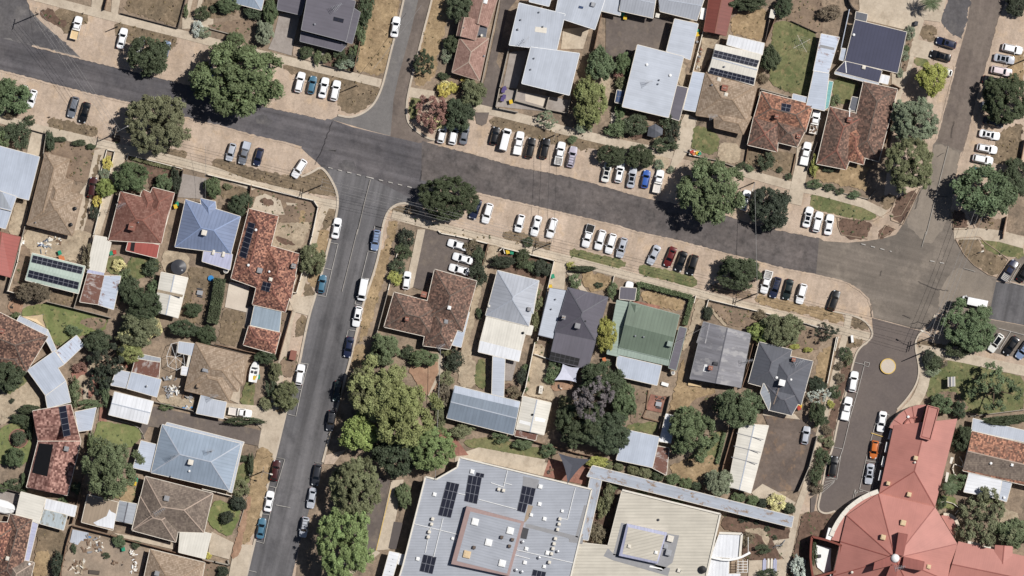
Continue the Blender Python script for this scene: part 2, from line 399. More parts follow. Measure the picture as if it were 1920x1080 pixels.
# main carriageways
sheet('road', 'road_main', pts(-1, "-80,52 0,71 60,85 150,108 250,132 365,160 499,198 560,212 621,224 660,238 760,262 822,273 885,288 958,310 1072,332 1160,357 1209,371 1261,380 1357,403 1400,417 1452,430 1536,446 1530,515 1473,504 1417,489 1348,471 1265,449 1192,434 1160,423 1083,405 1010,388 906,365 891,361 800,345 776,384 755,381 700,400 640,380 632,355 620,334 601,311 592,302 580,292 565,278 536,269 484,258 422,240 400,235 354,223 250,196 167,177 100,160 0,133 -80,112"))
sheet('road', 'road_side', pts(-1, "601,312 632,359 634,382 630,407 617,457 607,499 592,553 580,590 567,651 563,676 547,728 536,774 515,862 503,905 490,963 476,1022 455,1110 440,1160 530,1160 548,1080 561,1022 580,955 605,867 625,790 649,703 659,666 665,638 682,565 701,513 713,467 717,425 726,398 738,386 770,372 690,330"))
sheet('road', 'road_grey', pts(-1, "775,-90 757,0 745,52 734,92 722,144 713,173 701,196 682,212 657,221 634,217 621,224 690,244 760,262 785,268 820,264 804,259 785,248 768,232 762,198 766,173 775,133 783,104 795,56 810,0 828,-90"))
sheet('road_patch', 'road_brown', pts(-1, "800,-90 784,0 771,56 758,104 748,140 738,185 732,256 760,262 785,268 820,264 804,259 785,248 768,232 762,198 766,173 775,133 783,104 795,56 810,0 828,-90"))
sheet('road', 'road_grey', pts(-1, "-80,-60 45,-30 0,0 40,0 73,37 96,58 135,92 152,109 60,85 0,71 -80,52"))
G('road_patch', -1, "95,60 60,30 40,-40 -80,-60 -80,50 0,70 60,84 150,107 135,92", 'road_patch')
sheet('road', 'road_worn', pts(-1, "791,264 822,273 885,288 958,310 1072,332 1160,357 1209,371 1261,380 1357,403 1400,417 1452,430 1536,446 1530,515 1473,504 1417,489 1348,471 1265,449 1192,434 1160,423 1083,405 1010,388 906,365 880,358 790,338"))
sheet('road', 'road_brown', pts(-1, "1840,-90 1820,0 1812,52 1791,125 1770,208 1755,265 1805,284 1822,223 1832,187 1857,100 1874,31 1887,0 1905,-90"))
G('road_patch', -1, "1795,-90 1778,0 1762,45 1800,75 1808,60 1820,0 1835,-90", 'gravel_shoulder')
sheet('road', 'road_pale', pts(-1, "1755,265 1749,272 1745,340 1726,352 1707,396 1693,421 1680,440 1660,446 1625,452 1590,455 1545,452 1536,446 1530,515 1562,522 1585,530 1603,538 1618,548 1628,559 1634,580 1637,595 1728,620 1745,600 1760,586 1790,596 1853,597 1868,528 1870,522 1853,515 1826,497 1807,476 1791,447 1784,423 1782,394 1789,344 1801,286 1805,284"))
sheet('road', 'road_grey', pts(-1, "1868,528 1990,545 1990,623 1853,597")).data.materials[0] = MATS['road_side']
sheet('parking_bays', 'road_pale', pts(-1, "1853,598 1990,624 1990,700 1860,660 1835,640"))
sheet('parking_bays', 'road_pale', pts(-1, "1874,523 1990,546 1990,470 1912,478 1893,490"))
sheet('road', 'bay_asphalt', pts(-1, "1635,596 1728,621 1716,649 1720,670 1724,693 1720,718 1703,745 1682,768 1672,800 1660,870 1645,930 1599,936 1582,947 1566,958 1547,964 1532,955 1539,926 1545,892 1553,862 1562,839 1572,787 1587,735 1601,674 1610,653 1626,645 1637,624"))
G('road_bleached', -1, "1757,268 1749,275 1745,340 1728,354 1709,396 1697,420 1720,440 1740,462 1768,430 1782,394 1789,344 1801,286", 'road_patch'); G('road_bleached', -1, "1790,500 1850,518 1864,528 1852,592 1800,592 1760,580 1760,550", 'road_patch'); G('road_patch', -1, "640,300 668,306 664,322 636,316", 'road_patch'); G('road_patch', -1, "480,214 512,222 508,238 476,230", 'road_patch'); G('road_patch', 11, "1110,290 1200,310 1190,340 1100,330", 'road_patch')
# pavements and worn verges
for m, t, s in [
 ('lawn_dry', 0, "490,95 560,70 810,120 780,210 690,240 600,330 500,200"), ('lawn_dry', 0, "1040,180 1600,320 1590,440 1150,390 1020,320"), ('bark', 0, "330,110 470,60 500,150 620,200 560,260 420,190"),
 ('lawn_dry', 1, "720,570 1360,710 1590,770 1590,850 1500,960 1380,1030 1230,1000 1180,800 760,650"), ('straw', 1, "1500,-80 1790,-80 1690,440 1620,690 1365,640"),
 ('straw', 2, "245,-60 440,-60 300,500 260,700 110,800 80,720 120,520"), ('lawn', 2, "60,860 170,880 130,980 60,1110 25,1000"),
 ('lawn_dry', 2, "760,1040 1180,1110 1560,1190 1660,1240 1640,1370 1500,1320 1300,1290 760,1130"), ('lawn_dry', 12, "1640,215 1920,280 1900,350 1640,300"),
 ('lawn_dry', 10, "440,15 890,120 870,220 420,110"), ('bark', 10, "1010,180 1090,190 1070,270 1000,250"), ('lawn_dry', 10, "1430,300 1690,320 1670,400 1360,340"),
 ('lawn_dry', 11, "90,385 780,555 920,540 1060,470 1140,570 1200,690 1180,750 860,690 440,590 70,500"), ('lawn_dry', 11, "1110,820 1190,820 1200,900 1090,1080 1060,1080"),
 ('lawn_dry', 21, "930,450 1020,580 1000,610 900,610"), ('lawn_dry', 21, "860,760 955,780 920,970 820,970"), ('straw', 21, "1040,0 1150,0 1090,300 1000,560 930,440"),
 ('straw', 21, "1625,140 1770,-60 1690,200 1640,420 1500,900 1400,1050 1460,640"), ('straw', 11, "1680,950 1770,960 1720,1080 1650,1080"), ('lawn_dry', 11, "1715,830 1800,808 1940,850 1940,900 1720,895"),
 ('straw', 31, "1360,0 1480,0 1430,220 1330,230"), ('brown_dirt', 12, "10,920 790,1090 760,1130 0,990"), ('lawn_dry', 12, "900,1045 1110,1060 1110,1130 870,1130"),
 ('lawn_dry', 22, "880,10 1100,60 1330,130 1290,190 870,85"), ('lawn', 22, "1490,165 1920,270 1920,365 1470,240"), ('lawn', 23, "0,245 160,280 150,350 0,340"),
 ('lawn', 23, "290,310 810,430 790,530 270,400"), ('straw', 23, "1330,570 1600,640 1920,715 1920,800 1600,735 1330,665"), ('straw', 24, "-10,680 300,760 290,850 0,790"), ('brown_dirt', 23, "930,480 1300,560 1290,640 920,560"),
 ('lawn', 14, "0,690 570,870 595,920 520,960 0,850"), ('lawn_dry', 14, "620,720 780,715 745,820 660,880"), ('bark', 14, "790,720 970,680 825,990 720,915"), ('bark', 14, "245,920 570,970 500,1080 255,1080"), ('bark', 14, "670,985 775,1035 700,1085 615,1080"), ('bark', 24, "250,-20 520,-10 510,90 330,90"), ('bark', 24, "620,-20 770,0 690,60 600,95"),
 ('bark', 14, "1380,850 1425,1035 1280,1045 1268,870"), ('brown_dirt', 14, "1460,900 1750,950 1730,1060 1480,1020"), ('lawn_dry', 24, "1310,80 1490,70 1560,180 1780,270 1680,430 1480,330 1380,220"), ('lawn', 24, "1500,60 1920,150 1920,270 1600,210"),
 ('lawn_dry', 14, "1700,150 1920,60 1880,420 1600,440"), ('straw', 4, "1790,500 1920,440 1920,760 1750,720"), ('yard', 14, "1810,640 1990,560 1990,1100 1760,1060"),
 ('lawn_dry', 24, "350,785 480,800 522,880 500,910 340,880"), ('lawn_dry', 24, "320,930 500,980 440,1060 300,1080"), ('dirt', 34, "960,0 1500,60 1920,130 1920,250 1400,120 950,20"),
 ('lawn', 34, "1240,130 1700,240 1920,300 1920,600 1500,640 1050,500 1050,320"), ('lawn_dry', 24, "960,980 1300,1070 1280,1140 960,1060"), ('brown_dirt', 34, "1140,420 1330,440 1440,600 1180,560"),
 ('bark', 34, "320,70 390,130 240,640 150,1080 50,1080 130,800 230,430"), ('bark', 44, "10,0 150,0 60,340 -20,330"), ('bark', 44, "0,520 200,500 100,720 60,760 -60,760"), ('straw', 34, "80,60 230,10 150,340 20,360"),
 ('lawn_dry', 4, "1010,210 1140,240 1110,380 985,340"), ('lawn', 4, "945,500 1060,530 1040,600 930,590")]: G(m, t, s)
# soft asphalt margins, wheel ruts and stains on the parking verges
for s in ("60,86 150,109 250,133 365,161 499,199 612,224", "0,132 100,159 167,176 250,195 354,222 422,239 484,257 536,268 565,277", "822,272 885,287 958,309 1072,331 1160,356 1209,370 1261,379 1357,402 1452,429 1530,444", "891,362 1010,389 1083,406 1160,424 1192,435 1265,450 1348,472 1417,490 1473,505 1528,515", "1528,515 1562,523 1590,531 1612,545 1628,560 1634,580 1636,594", "1791,125 1770,208 1755,262", "1874,31 1857,100 1832,187 1808,282 1796,310"):
    p = pts(-1, s); sheet('road_margin', 'dirt', strip_pts(p, .4), .11)
# footpaths
path('concrete', -1, "60,-8 120,8 200,29 333,62 460,95 524,110 600,129 714,156", 1.9)
path('concrete', -1, "765,172 814,180", 2.2); path('concrete', -1, "880,199 931,210 1010,230 1052,243 1160,269 1262,290", 2.0)
path('concrete', -1, "1370,318 1386,321 1482,348 1540,360 1620,382 1660,402", 1.9)
path('concrete', -1, "-40,214 0,222 62,240 181,268 237,281 313,297 400,321 470,347 559,367 601,380 632,384", 2.1)
path('concrete', -1, "612,383 594,423 572,510 555,560 543,597 534,655 522,720 505,800", 1.8)
path('concrete', -1, "735,402 760,409 802,421 870,438 935,454 1052,484 1160,512 1202,524 1302,549 1365,565 1411,577 1540,611 1630,632", 2.0)
path('concrete', -1, "1592,588 1586,625 1574,666 1558,737 1539,803 1524,866 1510,915 1494,959 1482,1022 1465,1085", 1.5)
path('concrete', -1, "1735,0 1722,45 1712,74 1699,135 1682,177 1674,215", 2.0)
path('concrete', -1, "1722,655 1812,672 1885,688 1990,710", 2.3); path('concrete', -1, "1725,650 1733,680 1735,712 1720,750 1700,770 1685,790", 2.4, smooth=1)
path('concrete', 24, "1290,40 1500,40 1700,60 1920,120", 2.6)
# yards
for m, t, s in [
 ('lawn_dry', 0, "1100,90 1200,-60 1660,-60 1600,240"), ('concrete', 0, "830,-40 940,-40 900,90 820,80"), ('concrete', 0, "1010,-40 1090,-40 1060,130 1000,110"), ('concrete', 0, "1640,160 1920,150 1920,250 1640,260"), ('concrete', 0, "1700,-20 1740,-20 1690,180 1660,170"), ('concrete', 0, "1790,-20 1830,-20 1790,170 1750,170"),
 ('brown_dirt', 1, "40,220 380,170 480,200 400,330 240,300 50,250"), ('grey_concrete', 1, "690,120 880,130 830,330 815,400 800,500 590,440 640,330"), ('concrete', 1, "0,360 220,390 210,430 0,400"), ('lawn_dry', 1, "-10,0 120,0 330,130 0,180"), ('dirt', 1, "820,400 1010,430 1000,560 810,500"), ('grey_concrete', 1, "1050,460 1100,470 1080,580 1040,560"), ('bark', 1, "1090,470 1400,400 1360,640 1080,590"),
 ('drive_asphalt', 2, "860,-60 1030,-40 920,100 820,560 900,700 850,800 820,975 640,930 720,700 850,80"), ('grey_concrete', 2, "870,790 1480,900 1460,1020 820,960"), ('pale_concrete', 2, "1080,840 1270,880 1250,960 1080,910"), ('brown_dirt', 2, "420,650 650,720 640,760 360,740"), ('concrete', 2, "1420,260 1660,240 1600,440 1400,440"), ('grey_concrete', 2, "940,470 1110,450 1000,800 880,780"), ('drive_asphalt', 12, "625,-20 755,-20 730,80 690,100 640,80"), ('gravel', 2, "1720,560 1860,560 1840,900 1700,1080 1600,1090"),
 ('drive_asphalt', 3, "-20,150 600,160 530,460 260,410 190,520 80,540 -20,470"), ('straw', 3, "1090,300 1130,110 1440,80 1400,370"), ('lawn', 3, "1490,190 1650,190 1880,300 1840,860 1640,840 1450,750 1470,420"), ('brown_dirt', 3, "1520,170 1690,-20 1930,-20 1930,290 1860,290 1650,190"), ('gravel', 3, "860,310 1020,330 960,400 860,640 800,640"), ('gravel', 3, "630,600 700,560 700,780 620,760"), ('pale_concrete', 13, "30,-20 130,-20 100,120 20,140"), ('bark', 13, "60,140 460,90 480,200 200,230"),
 ('concrete', 4, "430,-60 990,-60 1000,200 960,240 880,275 400,160 440,80"), ('concrete', 4, "1000,-60 1230,-60 1170,200 1020,180"), ('lawn', 4, "210,690 460,750 310,960 190,850"), ('concrete', 4, "730,660 840,690 810,800 730,780"), ('concrete', 4, "910,340 1110,390 1080,540 880,500"), ('brown_dirt', 4, "860,280 930,300 860,660 780,640"),
 ('concrete', 13, "700,-20 800,40 740,310 690,370 660,420 560,520 545,500 600,330 660,60"), ('lawn', 13, "780,80 1010,180 970,370 740,310"), ('gravel', 13, "1010,240 1200,270 1180,450 980,410"), ('lawn_dry', 13, "1260,300 1690,350 1650,540 1240,440"), ('concrete', 13, "1690,430 1800,460 1740,820 1610,790"), ('concrete', 13, "1700,300 1850,240 1800,470 1690,440"), ('straw', 14, "60,470 540,450 480,560 530,690 100,600 20,590"), ('gravel', 13, "380,360 560,380 540,500 380,470"),
 ('brown_dirt', 10, "470,220 850,310 790,620 650,590 590,560 630,400 430,340"), ('concrete', 10, "850,320 960,300 890,560 740,1080 620,1080 720,700 790,600"), ('lawn_dry', 10, "890,350 915,360 850,620 720,1070 705,1060 800,660"), ('concrete', 10, "1040,330 1150,340 1060,560 900,1080 850,1080 960,600"), ('bark', 10, "1150,370 1640,500 1590,790 1350,690 1320,470"), ('grey_concrete', 10, "1640,530 1860,575 1840,760 1580,740"), ('concrete', 10, "290,130 410,160 350,370 240,350"), ('gravel', 10, "140,780 260,780 200,1080 60,1080"),
 ('brown_dirt', 11, "440,650 990,790 1030,840 960,1080 680,1080 700,920 450,860"), ('concrete', 11, "450,830 480,740 560,710 700,770 740,900 670,900 420,850"), ('bark', 11, "500,780 540,745 640,770 650,810 580,830"), ('concrete', 11, "750,790 850,800 840,820 760,815"), ('straw', 11, "880,860 930,860 890,1060 850,1060"), ('lawn_dry', 11, "160,620 400,660 380,800 140,740"),
 ('gravel', 21, "650,-60 990,-60 860,220 605,150"), ('bark', 21, "650,50 780,90 850,150 690,130"), ('brown_dirt', 20, "1160,380 1000,460 1080,520 1080,700 1000,700"),
 ('gravel', 20, "220,0 700,0 850,50 760,300 200,210"), ('brown_dirt', 20, "180,100 290,210 210,460 170,500 110,480"), ('lawn_dry', 20, "440,560 680,580 650,700 440,650"), ('lawn_green', 20, "210,700 430,660 980,800 940,930 700,960 520,1070 410,880 380,770 190,790"), ('brown_dirt', 20, "730,800 985,800 900,915 720,860"), ('lawn', 20, "1160,250 1440,260 1400,400 1100,490"), ('lawn_dry', 20, "1700,330 1910,360 1860,860 1600,830 1690,450"), ('brown_dirt', 20, "1740,520 1860,560 1830,800 1700,760"), ('gravel', 20, "1480,170 1720,230 1680,420 1440,370"), ('lawn', 20, "950,250 1130,240 1090,410 960,390"), ('red_dirt', 20, "100,620 220,650 180,760 60,740"),
 ('pale_concrete', 21, "240,470 425,510 390,690 410,750 200,700"), ('lawn_dry', 21, "180,710 410,760 350,900 320,1050 130,1030"), ('concrete', 21, "770,620 1020,590 960,780 820,740"), ('lawn_dry', 21, "-10,330 180,360 100,520 -10,480"), ('brown_dirt', 21, "700,760 760,740 710,1000 690,940"), ('grey_concrete', 21, "400,700 470,690 420,880 380,870"),
 ('drive_asphalt', 22, "180,0 600,90 720,200 640,480 260,380 150,550 70,520 110,300"), ('concrete', 22, "110,0 180,0 70,520 -10,560"), ('gravel', 22, "760,130 860,170 720,400 560,1090 500,1090 620,550 700,330"), ('bark', 22, "880,180 1330,280 1260,520 1190,470 830,360 790,260"), ('concrete', 22, "1340,290 1450,310 1430,550 1290,520"), ('straw', 22, "1560,370 1870,430 1840,560 1640,550"), ('concrete', 22, "1440,380 1500,380 1640,560 1590,570"), ('brown_dirt', 22, "1180,560 1260,560 1220,860 1150,830"), ('brown_dirt', 22, "1180,970 1300,990 1260,1180 1150,1090"),
 ('straw', 23, "300,540 700,640 660,740 470,700 300,640"), ('brick_paving', 23, "230,640 470,690 460,725 215,670"), ('gravel', 23, "800,620 890,640 830,850 690,1090 660,1080 760,800"), ('brown_dirt', 23, "920,660 1380,760 1320,890 1100,870 960,740"), ('gravel', 23, "890,690 920,700 1080,870 1040,880"), ('brown_dirt', 23, "1380,780 1900,900 1920,1080 1280,1060"),
 ('straw', 33, "690,380 990,410 870,600 690,640 540,620 620,330 680,100"), ('brown_dirt', 33, "1000,430 900,600 800,640 700,620 760,500"), ('stained_asphalt', 33, "1390,620 1740,680 1870,800 1800,1080 1350,1090 1440,735"), ('concrete', 33, "1400,580 1680,630 1730,680 1390,640"), ('lawn', 33, "980,780 1060,790 950,1090 680,1060"), ('stained_asphalt', 43, "1355,0 1800,0 1720,310 1290,330"), ('straw', 43, "540,80 960,-20 1020,120 800,250 600,180"), ('brown_dirt', 33, "240,400 370,420 330,660 190,740"), ('brick_paving', 33, "385,450 520,480 480,620 340,590"), ('lawn', 33, "200,720 460,690 430,820 150,760"), ('concrete', 43, "1290,330 1390,250 1560,340 1690,420 1640,470 1350,400"),
 ('red_dirt', 32, "20,210 310,80 310,360 210,490 60,300"), ('gravel', 32, "510,0 600,0 590,130 640,170 630,400 470,380"), ('lawn', 32, "640,150 725,130 725,420 620,370"), ('gravel', 32, "1150,0 1250,0 1300,350 1360,520 1060,450"), ('lawn', 32, "510,870 760,830 1310,960 1280,1040 900,980 560,930"), ('concrete', 32, "450,1000 660,930 1260,1040 1240,1120 700,1060 440,1080"), ('brick_paving', 32, "230,740 440,830 570,1000 440,1010"), ('red_dirt', 32, "1310,350 1530,300 1530,400 1320,430"), ('concrete', 32, "290,80 350,90 340,250 210,480 200,470 300,250"), ('grey_concrete', 32, "900,140 1000,160 960,330 890,330"), ('bark', 32, "890,340 1050,400 1010,510 880,480"), ('brown_dirt', 32, "1320,970 1900,1060 1900,1120 1300,1080"),
 ('concrete', 42, "670,0 1280,60 1240,180 690,50"), ('brick_paving', 42, "1290,30 1660,90 1620,260 1240,180"), ('bark', 42, "1780,220 1920,250 1840,780 1650,740"),
 ('gravel', 30, "-20,440 220,300 360,490 370,570 170,650 -20,750"), ('lawn_green', 30, "-20,770 240,640 300,900 240,1090 -20,1090"), ('lawn', 30, "0,380 200,240 260,340 60,470"), ('brick_paving', 30, "640,260 800,150 890,400 800,500 690,410"), ('gravel', 30, "820,40 900,20 860,200 800,290 770,280"), ('concrete', 30, "745,390 795,390 795,500 750,500"), ('lawn_green', 30, "880,680 1250,750 1295,830 1200,900 1180,940 820,925"), ('drive_asphalt', 30, "1390,560 1930,680 1930,830 1340,740 1280,860 1250,740"), ('drive_asphalt', 31, "-10,650 530,780 510,920 360,890 -10,790"), ('brick_paving', 30, "900,560 960,580 960,700 890,690"), ('gravel', 30, "1430,440 1760,500 1740,590 1410,520"),
 ('lawn', 31, "390,320 480,340 450,590 330,550"), ('concrete', 31, "220,530 760,580 650,770 540,770 450,690 180,650"), ('concrete', 31, "530,760 760,600 640,1040 500,930"), ('straw', 31, "490,920 640,960 630,1050 450,1090"), ('brown_dirt', 31, "700,130 860,60 830,300 700,300"), ('straw', 31, "640,580 770,570 700,640"), ('concrete', 31, "260,380 340,380 330,540 240,500"),
 ('lawn_green', 41, "30,560 110,380 350,470 330,560 250,740 80,640"), ('straw', 41, "450,0 650,-20 590,240 500,600 400,800 300,780 430,250"), ('concrete', 41, "80,680 280,780 240,930 50,880"), ('concrete', 41, "290,790 450,800 390,1100 230,1100"), ('brown_dirt', 41, "0,970 230,990 200,1100 -20,1090"), ('red_dirt', 41, "400,360 440,380 330,900 250,930"), ('lawn', 41, "330,60 440,80 410,270 280,260"),
 ('drive_asphalt', 41, "1500,150 1690,220 1560,850 1250,1040 1230,1000 1380,500"), ('concrete', 41, "1700,220 1810,210 1680,840 1560,850"), ('road_dark', 41, "1720,590 1800,600 1745,840 1670,830"), ('concrete', 41, "1250,1040 1560,850 1600,870 1290,1110"), ('dirt', 31, "1110,1000 1290,950 1180,1080 1090,1080"),
 ('dust', 40, "650,680 1340,840 1260,1120 530,1120"), ('lawn_dry', 40, "340,630 600,680 520,1100 300,1100"), ('concrete', 40, "1020,690 1590,790 1560,840 1120,740"), ('lawn', 40, "980,350 1220,430 1220,180 1180,180"), ('straw', 40, "1150,160 1230,180 1200,420 1060,400"), ('grey_concrete', 40, "-20,310 190,340 120,550 -20,500"), ('brown_dirt', 40, "700,260 780,300 740,600 690,600"), ('straw', 40, "330,840 460,860 420,1100 290,1100"),
 ('bark', 43, "1040,520 1650,640 1580,930 1220,940 1200,690 1010,660"), ('gravel', 43, "1230,660 1400,640 1460,740 1420,820 1380,700 1240,690"), ('concrete', 43, "1270,940 1580,930 1540,1100 1260,1100"), ('bark', 43, "1760,500 1920,500 1920,720 1700,1100 1600,1100 1690,800"), ('bark', 43, "130,250 500,330 900,420 1010,520 600,420"), ('concrete', 43, "1480,760 1640,740 1590,930 1540,880"),
 ('drive_asphalt', 44, "0,380 60,340 30,500 0,510"), ('gravel', 44, "1700,460 1900,520 1800,680 1700,650"), ('lawn_green', 44, "1150,360 1300,350 1320,480 1140,470"), ('brown_dirt', 44, "1210,250 1310,260 1290,370 1190,350")]: G(m, t, s)
def disc(mat, t, x, y, r, name, n=40):
    c = P(*px(t, x, y)); rr = r/4.8*S
    return sheet(name, mat, [c+Vector((math.cos(2*math.pi*i/n)*rr, math.sin(2*math.pi*i/n)*rr, 0)) for i in range(n)])
disc('gravel', 30, 757, 340, 64, 'round_patio'); disc('brick_paving', 30, 168, 850, 88, 'round_garden_edge'); disc('bark', 30, 168, 850, 80, 'round_garden')
disc('concrete', 20, 1078, 325, 52, 'round_garden_edge'); disc('lawn', 20, 1078, 325, 42, 'round_garden')
q = P(*px(34, 695, 200)); m = MB(); m.cyl((q.x, q.y, 0), 71/4.8*S, .34+ZN[0]*.6, 40); tag(m.build('traffic_island_rim', 'line_yellow'), kind='structure'); m = MB(); m.cyl((q.x, q.y, .01), 62/4.8*S, .36+ZN[0]*.6, 40); tag(m.build('traffic_island', 'pale_concrete'), kind='structure')
# kerbs
kerb("775,-90 757,0 745,52 734,92 722,144 713,173 701,196 682,212 657,221 634,216"); kerb("828,-90 810,0 795,56 783,104 775,133 766,173 762,198 763,222 768,234 785,249 804,260 820,263")
kerb("564,331 574,328 588,321 600,313 610,320 621,336 632,359 634,382 630,407 617,457 607,499 592,553 580,590 567,651 563,676 547,728 536,774 515,862 503,905 490,963 476,1022 455,1110", .5)
kerb("776,383 755,380 738,386 726,398 717,425 713,467 701,513 682,565 665,638 659,666 649,703 625,790 605,867", .5)
kerb("1560,583 1580,587 1599,591 1618,599 1630,610 1637,624 1632,637 1610,653 1601,674 1587,735 1572,787 1562,839 1553,862 1545,892 1539,926 1532,955 1547,964 1566,958", .4)
kerb("1753,590 1745,612 1728,622 1718,634 1716,651 1720,670 1724,693 1720,718 1703,745 1682,768", .4)
for s in ("1693,421 1726,352 1718,355 1690,404 1670,408 1671,413 1693,421", "1570,408 1572,425 1578,440 1627,448", "1660,422 1648,447 1663,440 1680,430 1660,422", "1784,394 1788,431 1828,428 1817,402",
          "1791,447 1807,476 1826,497 1853,515 1870,520 1891,487 1870,470 1848,455 1838,445 1830,444 1793,447", "1520,392 1560,405 1600,412 1640,414 1670,396 1681,370"): kerb(s, .16, .1, smooth=0, mat='kerb_dark')
# painted lines
def lines(name, mat, segs, w=.13, dash=None):
    m = MB(); ZN[0] += .0016; z = .014+ZN[0]
    for t, s in segs:
        p = pts(t, s)
        for a, b in zip(p[:-1], p[1:]):
            d = b-a; L = d.length; d = d/L; n = Vector((-d.y, d.x, 0))*w/2; x = 0.0
            while x < L:
                e = min(L, x+(dash[0] if dash else L)); q = [a+d*x-n, a+d*e-n, a+d*e+n, a+d*x+n]
                m.poly([(v.x, v.y, z) for v in q]); x = e+(dash[1] if dash else 1)
    return tag(m.build(name, mat), kind='structure')
lines('road_markings', 'line_faint', [(11, "1510,585 1455,800 1390,1080"), (21, "1395,0 1330,260 1255,560")], .14)
lines('road_markings', 'line_paint', [(11, "1130,475 1500,565 1900,660"), (24, "455,130 730,200"), (24, "1075,283 1200,305")], .22, (1.0, 1.2))
lines('road_markings', 'line_faint', [(14, "1240,285 1160,600 1040,1080"), (24, "1040,20 1000,160"), (24, "1380,350 1480,380")], .14)
lines('parking_lines', 'line_paint', [(21, "1150,120 1220,130 1165,365 1095,350"), (21, "1165,365 1110,605 1020,590"), (21, "1490,195 1560,210"), (21, "1490,195 1430,440 1500,445"), (21, "1380,640 1370,670 1450,690"), (21, "1320,905 1385,915"), (21, "1310,905 1270,1060"),
  (31, "870,170 950,180 890,410 810,400"), (31, "890,410 840,650 765,630"), (31, "1255,110 1320,125"), (31, "660,1020 735,1035"), (31, "1010,1065 1080,1080"), (41, "665,15 740,30 665,285 600,270"), (41, "660,285 605,530 535,520"), (41, "605,530 550,785 475,765"), (41, "1010,55 1080,70"), (41, "415,1030 485,1045"), (41, "660,440 790,465"), (11, "1550,1000 1620,1020 1550,1000 1530,1080")], .12)
lines('parking_lines', 'line_paint', [(34, "395,165 485,185 420,440 330,420"), (34, "420,440 345,695 260,680"), (34, "350,695 290,945 195,925"), (34, "290,945 240,1080"), (44, "270,0 235,210 135,180"), (34, "710,640 610,620 540,870 655,895"), (34, "655,895 610,1065 500,1050"), (44, "505,0 440,300 545,330"), (44, "400,300 380,380"), (34, "485,160 530,170 520,205 480,195 485,160"), (44, "600,30 545,330")], .11)
lines('hatched_marking', 'line_paint', [(44, f"{140-i*12},{200+i*35} {225-i*4},{205+i*8}") for i in range(5)]+[(44, f"{405+i*22},{305+i*4} {400},{365-i*12}") for i in range(4)], .09)
lines('parking_lines', 'line_yellow', [(34, "545,800 655,835"), (41, "1695,300 1562,850")], .16)
lines('parking_lines', 'line_paint', [(24, "1690,890 1920,950"), (24, "1800,920 1700,1080"), (24, "1690,450 1920,510"), (24, "1790,290 1690,450"), (24, "1890,310 1790,475"), (24, "1130,760 1200,780"), (24, "1130,760 1080,930")], .12)
def crack(t, s, w=.09):
    p = pts(t, s); q = [p[0]]
    for a, c in zip(p[:-1], p[1:]):
        n = max(2, int((c-a).length/.5))
        for i in range(1, n+1): v = a.lerp(c, i/n); q.append(v+Vector((RNG.uniform(-.16, .16), RNG.uniform(-.16, .16), 0)) if i < n else v)
    sheet('road_crack', 'crack', strip_pts(q, w))
for t, s in ((24, "970,465 1040,500 1110,530 1240,555"), (24, "900,850 960,830 1030,845"), (24, "1030,845 1000,890 900,880"), (24, "830,770 900,800"), (24, "545,680 550,790"), (14, "1060,690 1068,620 1110,600"), (14, "1140,735 1230,740"), (14, "940,850 990,690"), (14, "1290,60 1270,210"), (24, "630,420 640,370"), (14, "1140,380 1200,345"), (11, "1170,60 1090,280 1015,450"), (14, "800,1000 880,870"), (12, "150,500 140,600")): crack(t, s)
